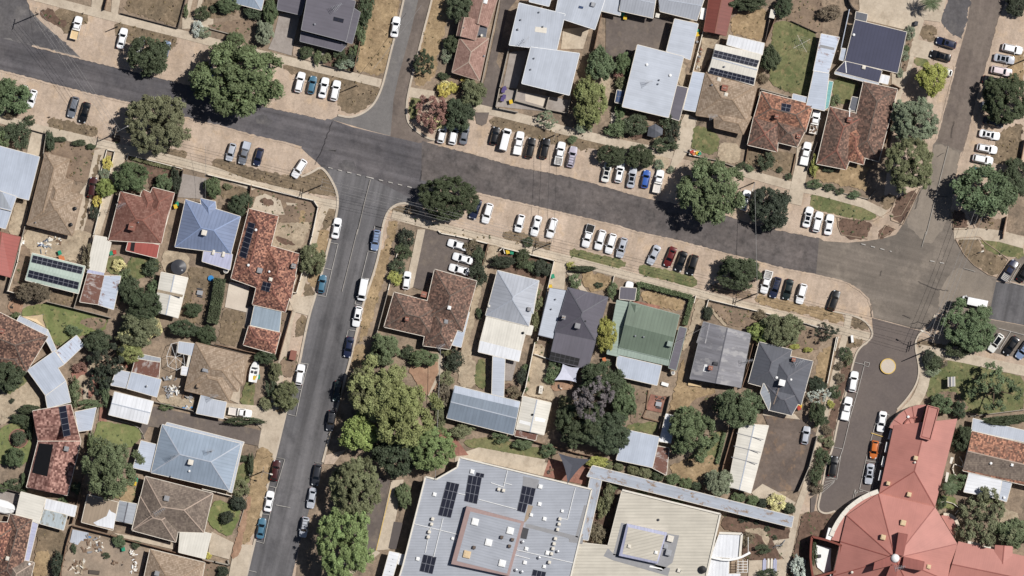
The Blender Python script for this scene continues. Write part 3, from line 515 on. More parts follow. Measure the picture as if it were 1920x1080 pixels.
# ------------------------------------------------------------------ buildings
def tri_z(f, x, y):
    """height on polygon f (list of Vectors) above x, y or None"""
    n = len(f); ins = False; j = n-1
    for i in range(n):
        a, b = f[i], f[j]
        if (a.y > y) != (b.y > y) and x < (b.x-a.x)*(y-a.y)/(b.y-a.y)+a.x: ins = not ins
        j = i
    if not ins: return None
    nn = Vector((0, 0, 0))
    for i in range(n): nn += f[i].cross(f[(i+1) % n])
    if abs(nn.z) < 1e-6: return None
    return f[0].z-(nn.x*(x-f[0].x)+nn.y*(y-f[0].y))/nn.z
class B:
    """one building: walls, roof(s), gutters, ridge caps and the things fixed on its roof are its parts"""
    def __init__(s, name, label, cat, wall='wall_brick', group=None):
        s.args = (name, label, cat, group); s.wall = wall; s.roofs = {}; s.planes = []; s.W = MB(); s.GT = MB(); s.RC = {}; s.acc = []; s.n = 0; s.root = None; s.awn = []
    def _face(s, mat, f):
        mb = s.roofs.setdefault(mat, MB())
        f = [Vector(q) for q in f]
        n = sum((f[i].cross(f[(i+1) % len(f)]) for i in range(len(f))), Vector((0, 0, 0)))
        if n.z < 0: f.reverse()
        e = None; zmin = min(q.z for q in f)                 # u along the lowest edge, v up the slope
        best = -1
        for i in range(len(f)):
            a, b = f[i], f[(i+1) % len(f)]
            if (a.z+b.z)/2 < zmin+.15 and (b-a).length > best: best = (b-a).length; e = (a, b)
        if e is None: e = (f[0], f[1])
        if s.uvdir is not None: u = s.uvdir
        else: u = (e[1]-e[0]).normalized()
        nrm = n.normalized() if n.z > 0 else -n.normalized(); v = nrm.cross(u)
        mb.poly(f, 0, [((q-e[0]).dot(u)+e[0].x, (q-e[0]).dot(v)+e[0].y) for q in f]); s.planes.append(f)
    def roof(s, kind, t, p, z=2.8, pitch=22, mat='tile_brown', ridge='ridge_dark', gutter=True, wall=True, axis=None, over=.45, rise=None, off=.5, thick=.22, open_=False, uv=None, ends='hh'):
        s.n += 1; z += s.n*.009
        if kind == 'hip' and pitch > 19: pitch += 5
        q = pts(t, p, z) if not (isinstance(p, list) and isinstance(p[0], Vector)) else p
        if sum(q[i].x*q[(i+1) % len(q)].y-q[(i+1) % len(q)].x*q[i].y for i in range(len(q))) < 0: q.reverse()
        if s.root is None:
            c = sum(q, Vector((0, 0, 0)))/len(q); s.root = thing(s.args[0], s.args[1], s.args[2], (c.x, c.y, 0), s.args[3])
        s.uvdir = None
        U = Vector((0, 0, 1)); caps = []
        if kind in ('hip', 'gable', 'halfhip', 'skil'):
            if axis is None: axis = 0 if (q[1]-q[0]).length+(q[3]-q[2]).length >= (q[2]-q[1]).length+(q[0]-q[3]).length else 1
            if axis: q = q[1:]+q[:1]
            A, Bq, C, D = q                                  # A-B and C-D are the long eaves
            w = ((D-A).length+(C-Bq).length)/2
            if kind == 'skil':                               # low side first edge A-B, high side C-D
                r = rise if rise is not None else w*math.tan(math.radians(pitch)); f = [A, Bq, C+U*r, D+U*r]
                s._face(mat, f)
            else:
                r = rise if rise is not None else w*off*math.tan(math.radians(pitch))
                m1 = A.lerp(D, off); m2 = Bq.lerp(C, off); ax = (m2-m1); L = ax.length; ax.normalize()
                h = min(w*.5, L*.49)
                h1 = h if (kind == 'hip' and ends[0] == 'h') else 0; h2 = h if (kind == 'hip' and ends[1] == 'h') else 0
                r1 = m1+ax*h1+U*r; r2 = m2-ax*h2+U*r
                s._face(mat, [A, Bq, r2, r1]); s._face(mat, [C, D, r1, r2])
                if h2: s._face(mat, [Bq, C, r2]); caps += [(Bq, r2), (C, r2)]
                else: s.W.poly([Bq, C, r2])
                if h1: s._face(mat, [D, A, r1]); caps += [(A, r1), (D, r1)]
                else: s.W.poly([D, A, r1])
                caps.append((r1, r2))
        else:                                                # flat polygon
            u = max(((q[(i+1) % len(q)]-q[i]) for i in range(len(q))), key=lambda e: e.length).normalized()
            s.uvdir = u if uv is None else Vector((-u.y, u.x, 0))
            s._face(mat, q)
        mb = s.roofs[mat]
        lowz = {}
        f = q if kind != 'skil' else [A, Bq, C+U*r, D+U*r]
        for i in range(len(f)):                              # fascia
            a, b = f[i], f[(i+1) % len(f)]; d = Vector((0, 0, thick)); mb.poly([a-d, b-d, b, a])
            if gutter:
                dd = (b-a).normalized(); o = Vector((dd.y, -dd.x, 0))*.06
                s.GT.bar(a+o-Vector((0, 0, .13)), b+o-Vector((0, 0, .13)), .11, .12)
        mb.poly([v-Vector((0, 0, thick)) for v in reversed(f)])
        if ridge and caps:
            rb = s.RC.setdefault(ridge, MB())
            for a, b in caps: rb.bar(a+U*-.03, b+U*-.03, .24, .07)
        if wall:
            c = sum(q, Vector((0, 0, 0)))/len(q); over += s.n*.013
            w = []
            for i in range(len(q)):
                a, b, c2 = q[i-1], q[i], q[(i+1) % len(q)]
                d1 = (a-b).normalized(); d2 = (c2-b).normalized(); bs = d1+d2
                bs = bs/(max(.5, abs(d1.cross(d2).z))) if bs.length > .05 else Vector((0, 0, 0))
                if d2.cross(d1).z < 0: bs = -bs
                w.append(b+bs*over)
            if open_:                                        # carport: posts only
                for v in w: s.W.box((v.x, v.y, (z-.2)/2), (.12, .12, z-.2))
            else:
                for i in range(len(w)):
                    a, b = w[i], w[(i+1) % len(w)]; zt = z-.12
                    s.W.poly([(a.x, a.y, 0), (b.x, b.y, 0), (b.x, b.y, zt), (a.x, a.y, zt)])
        return s
    def zat(s, x, y):
        zs = [(tri_z(f, x, y), f) for f in s.planes]; zs = [(a, f) for a, f in zs if a is not None]
        if not zs: return (2.8, Vector((0, 0, 1)))
        a, f = max(zs, key=lambda k: k[0])
        n = sum((f[i].cross(f[(i+1) % len(f)]) for i in range(len(f))), Vector((0, 0, 0))).normalized()
        return a, n if n.z > 0 else -n
    def plane(s, q, lift):
        """drop the photo quad q onto the roof plane under its middle"""
        c = sum(q, Vector((0, 0, 0)))/len(q); z, n = s.zat(c.x, c.y)
        k = (CAM_H-z)/CAM_H; q = [Vector((v.x*k, v.y*k, 0)) for v in q]; c = c*k
        z, n = s.zat(c.x, c.y)
        return [Vector((v.x, v.y, z-(n.x*(v.x-c.x)+n.y*(v.y-c.y))/n.z)) + n*lift for v in q], n
    def solar(s, t, p, nx, ny, lift=.14, mat='panel', frame='panel_frame', name='solar_array'):
        q, n = s.plane(pts(t, p), lift); m = MB(); dn = n*.05
        m.poly(q, 1); m.poly([v-dn for v in reversed(q)], 1)
        for i in range(4): a, b = q[i], q[(i+1) % 4]; m.poly([a-dn, b-dn, b, a], 1)
        L = lambda u, v: (q[0].lerp(q[1], u)).lerp(q[3].lerp(q[2], u), v)+n*.006
        gx = .05/max(.1, (q[1]-q[0]).length); gy = .05/max(.1, (q[3]-q[0]).length)
        for i in range(nx):
            for j in range(ny):
                u0, u1, v0, v1 = i/nx+gx, (i+1)/nx-gx, j/ny+gy, (j+1)/ny-gy
                f = [L(u0, v0), L(u1, v0), L(u1, v1), L(u0, v1)]
                if sum((f[k].cross(f[(k+1) % 4]) for k in range(4)), Vector((0, 0, 0))).z < 0: f.reverse()
                m.poly(f, 0)
        s.acc.append((name, m, [mat, frame])); return s
    def sheet(s, t, p, mat, name, lift=.05):
        q, n = s.plane(pts(t, p), lift); m = MB()
        if sum((q[k].cross(q[(k+1) % len(q)]) for k in range(len(q))), Vector((0, 0, 0))).z < 0: q.reverse()
        m.poly(q); d = n*.04
        for i in range(len(q)): a, b = q[i], q[(i+1) % len(q)]; m.poly([a-d, b-d, b, a])
        s.acc.append((name, m, [mat])); return s
    def at(s, t, x, y):
        v = P(*px(t, x, y)); z, n = s.zat(v.x, v.y); k = (CAM_H-z)/CAM_H; return Vector((v.x*k, v.y*k, z)), n
    def chimney(s, t, x, y, w=.9, h=1.3, mat='brick_red', rz=-.24):
        v, n = s.at(t, x, y); m = MB(); m.box((v.x, v.y, v.z+h/2-.5), (w, w, h+1), rz); m.box((v.x, v.y, v.z+h+.05), (w+.16, w+.16, .12), rz)
        m.cyl((v.x-.18, v.y, v.z+h+.1), .14, .28, 8, 1); m.cyl((v.x+.18, v.y, v.z+h+.1), .14, .28, 8, 1)
        s.acc.append(('chimney', m, [mat, 'ridge_light'])); return s
    def vent(s, t, x, y, r=.22, h=.5, mat='steel'):
        v, n = s.at(t, x, y); m = MB(); m.cyl((v.x, v.y, v.z-.2), r*.7, h, 10); m.cyl((v.x, v.y, v.z-.2+h), r, .12, 12); m.cyl((v.x, v.y, v.z-.08+h), r, .10, 12, 0, r*.2)
        s.acc.append(('roof_vent', m, [mat])); return s
    def cooler(s, t, x, y, w=1.1, h=.85, mat='grey', rz=-.24):
        v, n = s.at(t, x, y); m = MB(); m.box((v.x, v.y, v.z+h/2-.15), (w, w, h+.3), rz); m.box((v.x, v.y, v.z+h+.06), (w*1.06, w*1.06, .12), rz)
        m.box((v.x, v.y, v.z+h+.14), (w*.7, w*.7, .06), rz)
        for k in (-1, 1):
            for j in range(3): m.box((v.x+k*(w/2+.01)*math.cos(rz), v.y+k*(w/2+.01)*math.sin(rz), v.z+.2+j*.2), (.04, w*.8, .06), rz, 1)
        s.acc.append(('rooftop_cooler', m, [mat, 'darkgrey'])); return s
    def skylight(s, t, x, y, w=1.0, d=None, mat='offwhite', rz=-.24, h=.3):
        v, n = s.at(t, x, y); d = d or w; m = MB(); m.box((v.x, v.y, v.z+h/2), (w, d, h+.1), rz)
        m.box((v.x, v.y, v.z+h+.09), (w*.82, d*.82, .08), rz); m.box((v.x, v.y, v.z+h+.15), (w*.55, d*.55, .05), rz)
        s.acc.append(('skylight', m, [mat])); return s
    def antenna(s, t, x, y, L=1.8, rz=.6):
        v, n = s.at(t, x, y); m = MB(); m.tube([v-Vector((0, 0, .2)), v+Vector((0, 0, 2))], .03, 5); d = Vector((math.cos(rz), math.sin(rz), 0)); e = Vector((-d.y, d.x, 0))
        m.bar(v+Vector((0, 0, 1.9))-d*L/2, v+Vector((0, 0, 1.9))+d*L/2, .06, .05)
        for k in range(7): a = v+Vector((0, 0, 1.95))+d*(k/6-.5)*L; w = .75-.08*k; m.bar(a-e*w, a+e*w, .05, .04)
        s.acc.append(('antenna', m, ['steel'])); return s
    def dish(s, t, x, y, r=.4):
        v, n = s.at(t, x, y); m = MB(); m.tube([v-Vector((0, 0, .2)), v+Vector((0, 0, .7))], .04, 5); c = v+Vector((0, 0, .8))
        for k in range(12):
            a, b = 2*math.pi*k/12, 2*math.pi*(k+1)/12; m.poly([c, c+Vector((math.cos(a)*r, math.sin(a)*r, .15)), c+Vector((math.cos(b)*r, math.sin(b)*r, .15))])
        s.acc.append(('satellite_dish', m, ['offwhite'])); return s
    def part(s, name, m, mats): s.acc.append((name, m, mats)); return s
    def done(s, gut='fence_white'):
        r = s.root
        if s.W.F: s.W.build('wall', s.wall, r)
        for k, m in s.roofs.items():
            m.build('roof', k, r)
        if s.GT.F: s.GT.build('gutter', gut, r)
        for k, m in s.RC.items(): m.build('ridge_cap', k, r)
        for name, m, mats in s.acc: m.build(name, mats, r)
        return s
def house(label, wall='wall_brick', cat='house', name='house'): return B(name, label, cat, wall)
plain('ridge_blue', (130, 146, 178), .6)
TT = dict(mat='tile_tan', ridge='ridge_tan'); TB = dict(mat='tile_brown', ridge='ridge_dark')

# --- north-west corner
house("small pale blue hip-roofed house cut off by the top edge above the biggest street tree").roof('hip', -1, "433,4 490,19 505,-45 447,-60", 2.8, 16, 'met_huntblue', 'ridge_metal').done()
b = B('house', "charcoal two-storey house with wide flat roofs on the northwest corner block", 'house', 'wall_grey')
b.roof('skil', 1, "955,-90 1375,10 1290,372 890,268", 5.4, 2, 'met_char', None, axis=1).roof('skil', 1, "888,290 1300,400 1245,462 877,370", 3.3, 2, 'met_char', None)
b.roof('skil', 1, "1340,60 1418,112 1345,392 1270,372", 4.6, 2, 'met_char', None).roof('skil', 1, "700,-120 670,85 885,135 945,-90", 3.0, 2, 'met_char', None)
b.solar(1, "1182,150 1272,172 1264,206 1176,184", 2, 1, frame='black').antenna(1, 1215, 62, 2.2).vent(1, 1008, 218).cooler(1, 1283, 398, .8, .5, 'darkgrey').done('grey')
b = B('house', "long pinkish brown tiled house beside the north side street, with a smaller wing", 'house')
b.roof('gable', 2, "600,-140 860,-100 745,245 560,190", 3.2, 20, 'tile_pink', 'ridge_light').roof('gable', 2, "498,150 680,180 632,362 462,320", 3.6, 14, 'tile_pink', 'ridge_light', off=.8)
b.roof('hip', 2, "490,340 752,345 668,725 420,650", 2.8, 21, 'tile_pink', 'ridge_light', ends='hh').roof('flat', 2, "660,215 742,232 725,335 640,320", 2.6, 0, 'met_dark', None)
b.skylight(2, 722, 10, .9, 1.1, 'white').vent(2, 708, 505).vent(2, 525, 250, .15, .3).dish(2, 690, 318, .3).done('ridge_light')
b = B('modern_building', "large two-storey building of staggered flat pale metal roofs beside the front bin courtyard", 'building', 'wall_cream')
b.roof('skil', 2, "1025,28 1437,128 1360,455 935,405", 5.0, 3, 'met_pale', None).roof('skil', 2, "1388,-60 1800,-20 1705,265 1345,148", 5.4, 2.5, 'met_pale', None)
b.roof('skil', 2, "1130,425 1567,482 1475,856 1048,750", 4.8, 3, 'met_pale', None).roof('flat', 2, "1130,-40 1315,-20 1292,56 1115,14", 4.2, 0, 'met_pale', None)
b.antenna(2, 1080, 375, 2.4, .9).vent(2, 1040, 178, .2).vent(2, 1015, 265, .25).vent(2, 1160, 525, .2).vent(2, 1130, 625, .2).vent(2, 1240, 240, .2).vent(2, 1205, 110, .2).sheet(2, "1170,240 1275,250 1270,300 1165,285", 'offwhite', 'roof_patch')
b.solar(2, "1565,50 1605,60 1597,80 1557,72", 1, 1, mat='panel_blue').cooler(2, 1690, 40, .9, .4, 'steel').done('white')
# --- top middle
house("corrugated light grey roof at the top edge left of the wide saw-edged warehouse roof", 'wall_white').roof('skil', 3, "-90,-60 130,-60 110,140 -72,95", 3, 4, 'met_pale', None).done()
b = B('warehouse', "wide corrugated grey metal roof at the top edge above the turning yard", 'building', 'wall_white')
b.roof('gable', 3, "140,-170 445,-100 405,163 102,95", 3.6, 7, 'met_school', 'ridge_metal').roof('gable', 3, "440,-130 890,-80 800,185 468,102", 3.9, 7, 'met_school', 'ridge_metal').cooler(3, 445, 140, .9, .5, 'offwhite').done()
b = B('house', "flat pale metal roofed building in an L around the asphalt turning yard", 'house', 'wall_cream')
b.roof('skil', 3, "600,170 812,215 740,538 525,462", 3.2, 2, 'met_pale', None).roof('skil', 3, "265,404 682,510 545,1058 128,960", 3.7, 3, 'met_pale', None)
b.roof('flat', 3, "615,770 718,792 640,1085 548,1056", 2.7, 0, 'met_char', None).roof('flat', 3, "82,808 152,822 130,935 62,920", 2.5, 0, 'panel_frame', None)
b.solar(3, "85,815 148,826 128,925 66,914", 3, 2, mat='panel_blue').vent(3, 350, 582, .3, .4, 'white').vent(3, 560, 678, .32, .4, 'white').antenna(3, 372, 738, 1.6, .3).vent(3, 462, 720, .2).vent(3, 452, 756, .2).done()
house("dark red metal gable roof shed beside the small fenced straw lawn", 'wall_red', 'shed', 'shed').roof('gable', 3, "925,-110 1150,-60 1062,322 862,280", 3, 14, 'met_red', 'ridge_red').done('ridge_red')
house("bright white flat roof right behind the solar-striped cream shed", 'wall_white', 'shed', 'shed').roof('skil', 3, "1088,315 1408,390 1388,495 1068,402", 2.9, 3, 'met_white', None).done()
b = B('shed', "cream corrugated shed roof with two black solar strips behind a tan tiled house", 'shed', 'wall_cream')
b.roof('gable', 3, "972,398 1378,492 1310,768 903,642", 3.2, 7, 'met_cream', 'ridge_metal').solar(3, "962,450 1362,545 1338,606 944,510", 10, 2).solar(3, "928,605 1322,700 1312,762 905,656", 10, 2).vent(3, 1048, 600).done()
b = house("tan tiled house behind the small lawn and colourful skip on its driveway edge")
b.roof('hip', 3, "884,650 1345,772 1262,1112 792,1037", 2.8, 22, **TT).roof('hip', 3, "955,990 1292,1050 1217,1208 958,1148", 2.7, 22, **TT)
b.chimney(3, 1050, 792, 1.2, 1.0, 'brick_red').skylight(3, 1000, 714, .9).skylight(3, 1062, 850, .8).vent(3, 935, 765, .2).antenna(3, 945, 1050, 1.8, .2).done('ridge_tan')
house("long narrow pale blue carport roof between the grey flats and the tan tiled house", 'wall_white', 'carport', 'carport').roof('skil', 3, "765,645 868,660 787,1005 678,985", 2.5, 2, 'met_blue', None, open_=True, axis=1).done()
b = house("mottled terracotta tiled house with one square black solar panel and white utes alongside")
b.roof('hip', 3, "1380,822 1850,945 1778,1190 1310,1070", 2.8, 23, 'tile_terra', 'ridge_dark').roof('hip', 13, "1312,18 1545,75 1522,334 1256,272", 2.75, 23, 'tile_terrabrown', 'ridge_red').roof('hip', 13, "1490,20 1792,110 1702,292 1530,250", 2.7, 23, 'tile_terrabrown', 'ridge_dark')
b.solar(3, "1565,930 1652,945 1632,1012 1556,996", 2, 2).chimney(3, 1518, 1048, .8, 1.1, 'brick_red').chimney(13, 1712, 195, .7, .8).done()
b = B('shed', "long narrow patched pale blue shed roof beside the clothesline lawn", 'shed', 'wall_white')
b.roof('skil', 4, "95,304 258,336 160,660 25,640", 2.8, 2, 'met_rustsome', None, axis=1).roof('skil', 4, "30,640 165,662 125,996 -40,960", 2.9, 2, 'met_blue', None, axis=1).roof('skil', 3, "1665,845 1870,895 1855,962 1655,905", 2.6, 2, 'met_blue', None)
b.roof('skil', 4, "165,730 202,736 160,965 124,990", 2.5, 2, 'met_teal', None, axis=1).sheet(4, "85,400 215,430 208,452 78,425", 'grey', 'roof_patch').done()
b = B('house', "dark navy metal roofed house beside the wide concrete forecourt", 'house', 'wall_cream')
b.roof('skil', 4, "400,178 862,290 782,657 308,546", 3.0, 4, 'met_navy', None).roof('skil', 4, "312,548 642,636 612,742 224,640", 2.8, 3, 'met_navy', None).roof('skil', 4, "222,642 614,744 608,768 216,664", 2.65, 2, 'met_pale', None)
b.roof('flat', 4, "632,668 712,687 694,758 614,740", 2.5, 0, 'met_white', None).roof('flat', 4, "280,434 328,442 300,548 258,536", 2.6, 0, 'met_blue', None).roof('flat', 4, "410,105 512,128 500,195 400,172", 2.4, 0, 'met_dark', None)
b.vent(4, 388, 313, .3, .5, 'white').skylight(4, 478, 606, .8).sheet(4, "310,552 318,553 326,655 318,655", 'white', 'flashing').done()
b = house("large speckled terracotta house with three front gables on the northeast corner")
b.roof('hip', 14, "475,-297 782,-230 612,422 330,345", 2.9, 23, 'tile_terrabrown', 'ridge_dark').roof('hip', 14, "172,-72 500,10 318,494 52,442", 2.8, 23, 'tile_terrabrown', 'ridge_red').roof('hip', 14, "250,60 560,130 475,450 320,410", 2.75, 23, 'tile_terra', 'ridge_red').roof('flat', 4, "375,870 445,885 405,1000 345,985", 2.4, 0, 'met_dark', None)
b.chimney(14, 350, 48, 1.0, 1.2, 'ridge_red').sheet(14, "350,-60 358,-60 352,20 344,20", 'white', 'flashing').done()
# --- south-west block
b = B('house', "pale blue flat metal roofed house cut by the left edge below the red path garden", 'house', 'wall_white')
b.roof('skil', 10, "-180,235 358,380 258,768 -260,640", 3.0, 3, 'met_blue', None).roof('skil', 10, "-200,620 148,738 104,864 -200,790", 3.4, 2, 'met_blue', None).roof('skil', 10, "-110,815 105,868 50,1027 -100,990", 2.7, 2, 'met_blue', None).sheet(10, "0,690 20,695 100,850 0,830", 'met_grey', 'roof_patch').done()
b = house("long tan tiled house with stepped wings beside the driveway with a maroon car")
b.roof('hip', 10, "408,342 630,400 480,985 248,980", 2.8, 22, **TT).roof('hip', 10, "420,530 662,592 590,900 330,850", 2.75, 22, **TT).roof('hip', 10, "390,640 745,722 652,1092 240,988", 2.8, 22, **TT)
b.vent(10, 675, 845, .45, .6, 'black').vent(10, 638, 990, .45, .6, 'black').vent(10, 320, 970, .15).done('ridge_tan')
b = house("red tiled house with brick chimney and glossy red rear verandah")
b.roof('hip', 10, "1085,692 1530,805 1452,1160 975,1130", 2.8, 23, 'tile_red', 'ridge_red').roof('hip', 10, "1375,655 1570,705 1490,1000 1270,900", 2.7, 23, 'tile_red', 'ridge_red').roof('hip', 10, "1285,672 1440,740 1400,960 1200,900", 2.65, 23, 'tile_red', 'ridge_red')
b.roof('skil', 20, "1163,80 1434,142 1410,258 1133,190", 2.5, 4, 'met_redgloss', None).sheet(20, "1185,90 1220,98 1205,200 1170,190", 'black', 'roof_patch', .02).chimney(10, 1190, 1010, 1.4, 1.1, 'ridge_red').antenna(10, 1095, 815, 2.0, .4).vent(10, 1245, 970, .15).vent(10, 1075, 790, .3, .4, 'ridge_red').done()
b = B('house', "steel blue corrugated house with hipped roof next to the red tiled house", 'house', 'wall_white')
b.roof('hip', -1, "348,374 451,406 433,476 328,463", 2.9, 22, 'met_bluehouse', 'ridge_blue').roof('hip', -1, "376,372 404,378 410,430 380,430", 2.8, 22, 'met_bluehouse', 'ridge_blue').roof('skil', -1, "383,464 436,477 431,506 379,490", 2.6, 3, 'met_lav', None, axis=0)
b.skylight(21, 97, 205, .6, 1.2).skylight(21, 187, 225, .6, 1.2).cooler(10, 1840, 1062, 1.1, .8, 'offwhite').done()
b = house("long mottled dark terracotta corner house with a black solar strip and rooftop cooler")
b.roof('hip', -1, "467,391 522,405 488,542 433,522", 2.9, 22, 'tile_mott', 'ridge_red').roof('hip', -1, "498,458 561,476 546,560 480,540", 2.85, 22, 'tile_mott', 'ridge_red').roof('hip', -1, "490,500 555,520 535,585 473,571", 2.8, 22, 'tile_mott', 'ridge_red')
b.solar(-1, "467,416 479,420 462,485 449,480", 1, 7).solar(21, "545,470 622,485 600,565 528,545", 2, 2).cooler(21, 515, 370, 1.1, .8, 'grey').chimney(21, 820, 330, .9, 1.2, 'grey').vent(21, 412, 322, .3, .5, 'white').vent(21, 600, 380, .25, .5, 'white').skylight(21, 612, 450, .8).vent(11, 480, 1037, .3, .5, 'white').done('fence_white')
B('carport', "charcoal flat carport roof between the straw lawns with a white car nosing out", 'carport', 'wall_white').roof('flat', 23, "112,520 256,530 240,640 102,626", 2.4, 0, 'met_char', None, open_=True).done()
house("blue grey translucent pergola roof between the corner house and its small tiled garage", 'white', 'pergola', 'pergola').roof('skil', 21, "466,690 707,740 690,922 430,862", 2.4, 2, 'poly', None, open_=True).done()
house("small terracotta hip roof garage below the blue grey pergola", cat='garage', name='garage').roof('hip', 21, "415,868 702,930 652,1122 365,1040", 2.6, 22, 'tile_mott', 'ridge_red').done()
house("red brown metal shed cut by the left edge beside the fenced junk yard", 'wall_red', 'shed', 'shed').roof('gable', 20, "-150,-15 185,70 95,432 -170,370", 2.8, 10, 'met_redgloss', 'ridge_red').done('ridge_red')
b = B('shed', "mint green shed with two long black rows of solar panels", 'shed', 'wall_cream')
b.roof('gable', 20, "290,213 768,332 706,578 228,457", 3.0, 6, 'met_mint', None).solar(20, "298,232 750,342 734,404 282,296", 10, 2).solar(20, "264,364 714,476 700,540 248,428", 10, 2).done()
b = B('carport', "long cream corrugated carport roof joined above a rusty patched shed", 'carport', 'wall_white'); b.roof('flat', 20, "853,53 962,75 958,100 1000,118 938,392 783,362", 2.6, 0, 'met_cream', None, uv=1).done()
b = B('shed', "rusty patched gable shed, rust brown on one half and pale blue on the other", 'shed', 'wall_white')
b.roof('skil', 20, "790,395 938,418 880,676 718,652", 2.7, 3, 'met_rust', None, axis=1).roof('skil', 20, "1088,420 1022,722 882,678 940,418", 2.7, 3, 'met_rustsome', None, axis=0).sheet(20, "792,362 938,392 936,414 780,392", 'met_lav', 'roof_patch').done()
b = B('shed', "white gable shed with a darker translucent band below the round dark rain tank", 'shed', 'wall_white')
b.roof('gable', 20, "1452,385 1692,437 1602,798 1388,742", 2.7, 13, 'met_cream', 'ridge_metal').sheet(20, "1418,540 1650,590 1642,612 1412,565", 'gravel', 'translucent_sheet', .05).done()
b = house("dark speckled terracotta house cut by the left edge beside a bright green back lawn")
b.roof('hip', -1, "-60,556 90,631 50,697 -90,650", 2.8, 22, 'tile_mottdark', 'ridge_dark').roof('hip', -1, "-60,640 60,655 46,700 -60,690", 2.75, 22, 'tile_mottdark', 'ridge_dark')
b.roof('skil', 20, "177,778 432,905 412,950 148,828", 2.5, 2, 'met_pale', None).roof('skil', 20, "430,906 508,1088 470,1100 404,980", 2.45, 2, 'met_pale', None, axis=1).chimney(20, 20, 915, .9, 1.0, 'ridge_red').done()
house("small half rusted lean-to roof beside the brick circle garden", 'wall_white', 'shed', 'shed').roof('skil', 30, "508,65 690,-78 757,10 580,178", 2.5, 3, 'met_rustsome', None).done()
b = B('carport', "bent pale blue steel carport joined to the terracotta house with black pool heater", 'carport', 'wall_white')
b.roof('flat', 30, "247,235 492,63 578,182 520,215 590,330 410,462", 2.8, 0, 'met_blue', None).roof('flat', 30, "408,462 592,330 637,522 428,577", 2.65, 0, 'met_pale', None).done()
b = house("terracotta gable house with solar strip and large black pool heating mat")
b.roof('gable', 30, "293,603 637,543 727,873 343,873", 2.9, 24, 'tile_pinkmott', None, off=.5).roof('gable', 30, "343,876 727,876 605,1362 238,1288", 2.92, 24, 'tile_pinkmott', None)
b.solar(30, "525,570 590,556 640,822 578,836", 1, 5).sheet(30, "352,895 482,905 428,1190 288,1158", 'black', 'pool_heating_mat', .08).cooler(30, 600, 942, 1.0, .7, 'grey').sheet(30, "343,868 727,868 727,878 343,878", 'offwhite', 'flashing').done()
house("pale blue lean-to roof on the east side of the pool heater house", 'wall_white', 'pergola', 'pergola').roof('skil', 30, "675,612 867,572 822,772 707,787", 2.5, 2, 'met_blue', None, open_=True).done()
house("clean white gable shed above the green walled lawn", 'wall_white', 'shed', 'shed').roof('gable', 30, "1030,430 1382,517 1327,722 978,636", 3.2, 8, 'met_white', 'ridge_metal').done()
b = B('house', "large grey blue hipped metal house with white verandah on the east side of the block", 'house', 'wall_white')
b.roof('hip', -1, "304,796 452,832 430,920 283,886", 3.2, 20, 'met_huntblue', 'ridge_metal').roof('skil', -1, "313,792 458,829 454,838 308,801", 2.8, 4, 'met_pale', None).roof('skil', -1, "456,829 435,924 426,921 447,834", 2.8, 4, 'met_pale', None)
b.roof('skil', 30, "1270,870 1412,906 1370,1152 1198,1112", 2.8, 3, 'met_blue', None).cooler(40, 1718, 55, 1.1, .8, 'offwhite').vent(40, 1705, 135, .25, .5, 'white').antenna(31, 75, 960, 1.6, .2).antenna(30, 1585, 1005, 2.0, .5).vent(30, 1905, 965, .2).vent(40, 1540, 182, .2).done()
b = house("grey brown tiled house with cream ridges south of the grey blue hipped house")
b.roof('hip', 40, "1310,183 1917,337 1835,690 1190,668", 2.8, 22, 'tile_grey', 'ridge_light').roof('hip', 40, "1262,360 1650,450 1582,775 1186,668", 2.75, 22, 'tile_grey', 'ridge_light')
b.cooler(40, 1502, 380, 1.1, .7, 'grey').antenna(40, 1440, 495, 2.6, .5).done()
b = B('garage', "dirty brown flat garage roof with pale scuffed stains beside the big tree", 'garage', 'wall_brick'); b.roof('skil', 40, "790,348 1062,416 1016,668 733,595", 2.6, 2, 'met_tan', None).sheet(40, "985,480 1000,500 1045,520 1020,655 870,625 840,600 960,540", 'met_white', 'pale_stain', .015).done()
house("small grey gable carport beside the stained brown garage", 'wall_grey', 'carport', 'carport').roof('gable', 40, "1075,404 1232,432 1192,612 1038,580", 2.5, 10, 'met_grey', 'ridge_char').done()
house("pale off-white carport on the concrete driveway of the grey brown house", 'wall_white', 'carport', 'carport').roof('skil', 40, "1625,638 1902,700 1846,924 1608,866", 2.6, 2, 'met_cream', None, open_=True).done()
b = house("tan tiled house cut by the bottom edge beside the junk strewn yard")
b.roof('hip', 40, "1352,838 1845,960 1775,1330 1270,1210", 2.8, 22, **TT).roof('hip', 40, "1500,1030 1760,1060 1700,1330 1450,1300", 2.9, 22, **TT).cooler(40, 1415, 1055, 1.0, .8, 'grey').done()
b = B('shed', "cream flat shed roof beside the covered white boat", 'shed', 'wall_cream'); b.roof('skil', 40, "190,323 412,380 346,607 143,525", 2.6, 2, 'met_cream', None).done()
b = B('pergola', "blue translucent pergola with a white roof edge beside the covered boat's cream shed", 'pergola', 'white'); b.roof('skil', 40, "415,384 692,450 670,547 398,480", 2.6, 2, 'met_white', None, open_=True).roof('skil', 40, "396,480 606,532 572,667 354,606", 2.5, 2, 'poly_clear', None, open_=True).done()
b = house("mottled brown terracotta house in the bottom left corner with a lavender verandah strip")
b.roof('hip', 40, "92,520 292,572 170,1180 -100,1100", 2.8, 22, 'tile_mottdark', 'ridge_dark').roof('hip', 40, "-120,590 180,600 60,1000 -200,960", 2.85, 22, 'tile_mott', 'ridge_dark').roof('hip', 40, "40,900 310,960 240,1250 0,1250", 2.7, 22, 'tile_grey', 'ridge_light')
b.roof('skil', 40, "290,588 344,602 252,982 194,970", 2.4, 2, 'met_lav', None).skylight(40, 70, 922, .9).vent(40, 265, 972, .3, .4, 'white').done()
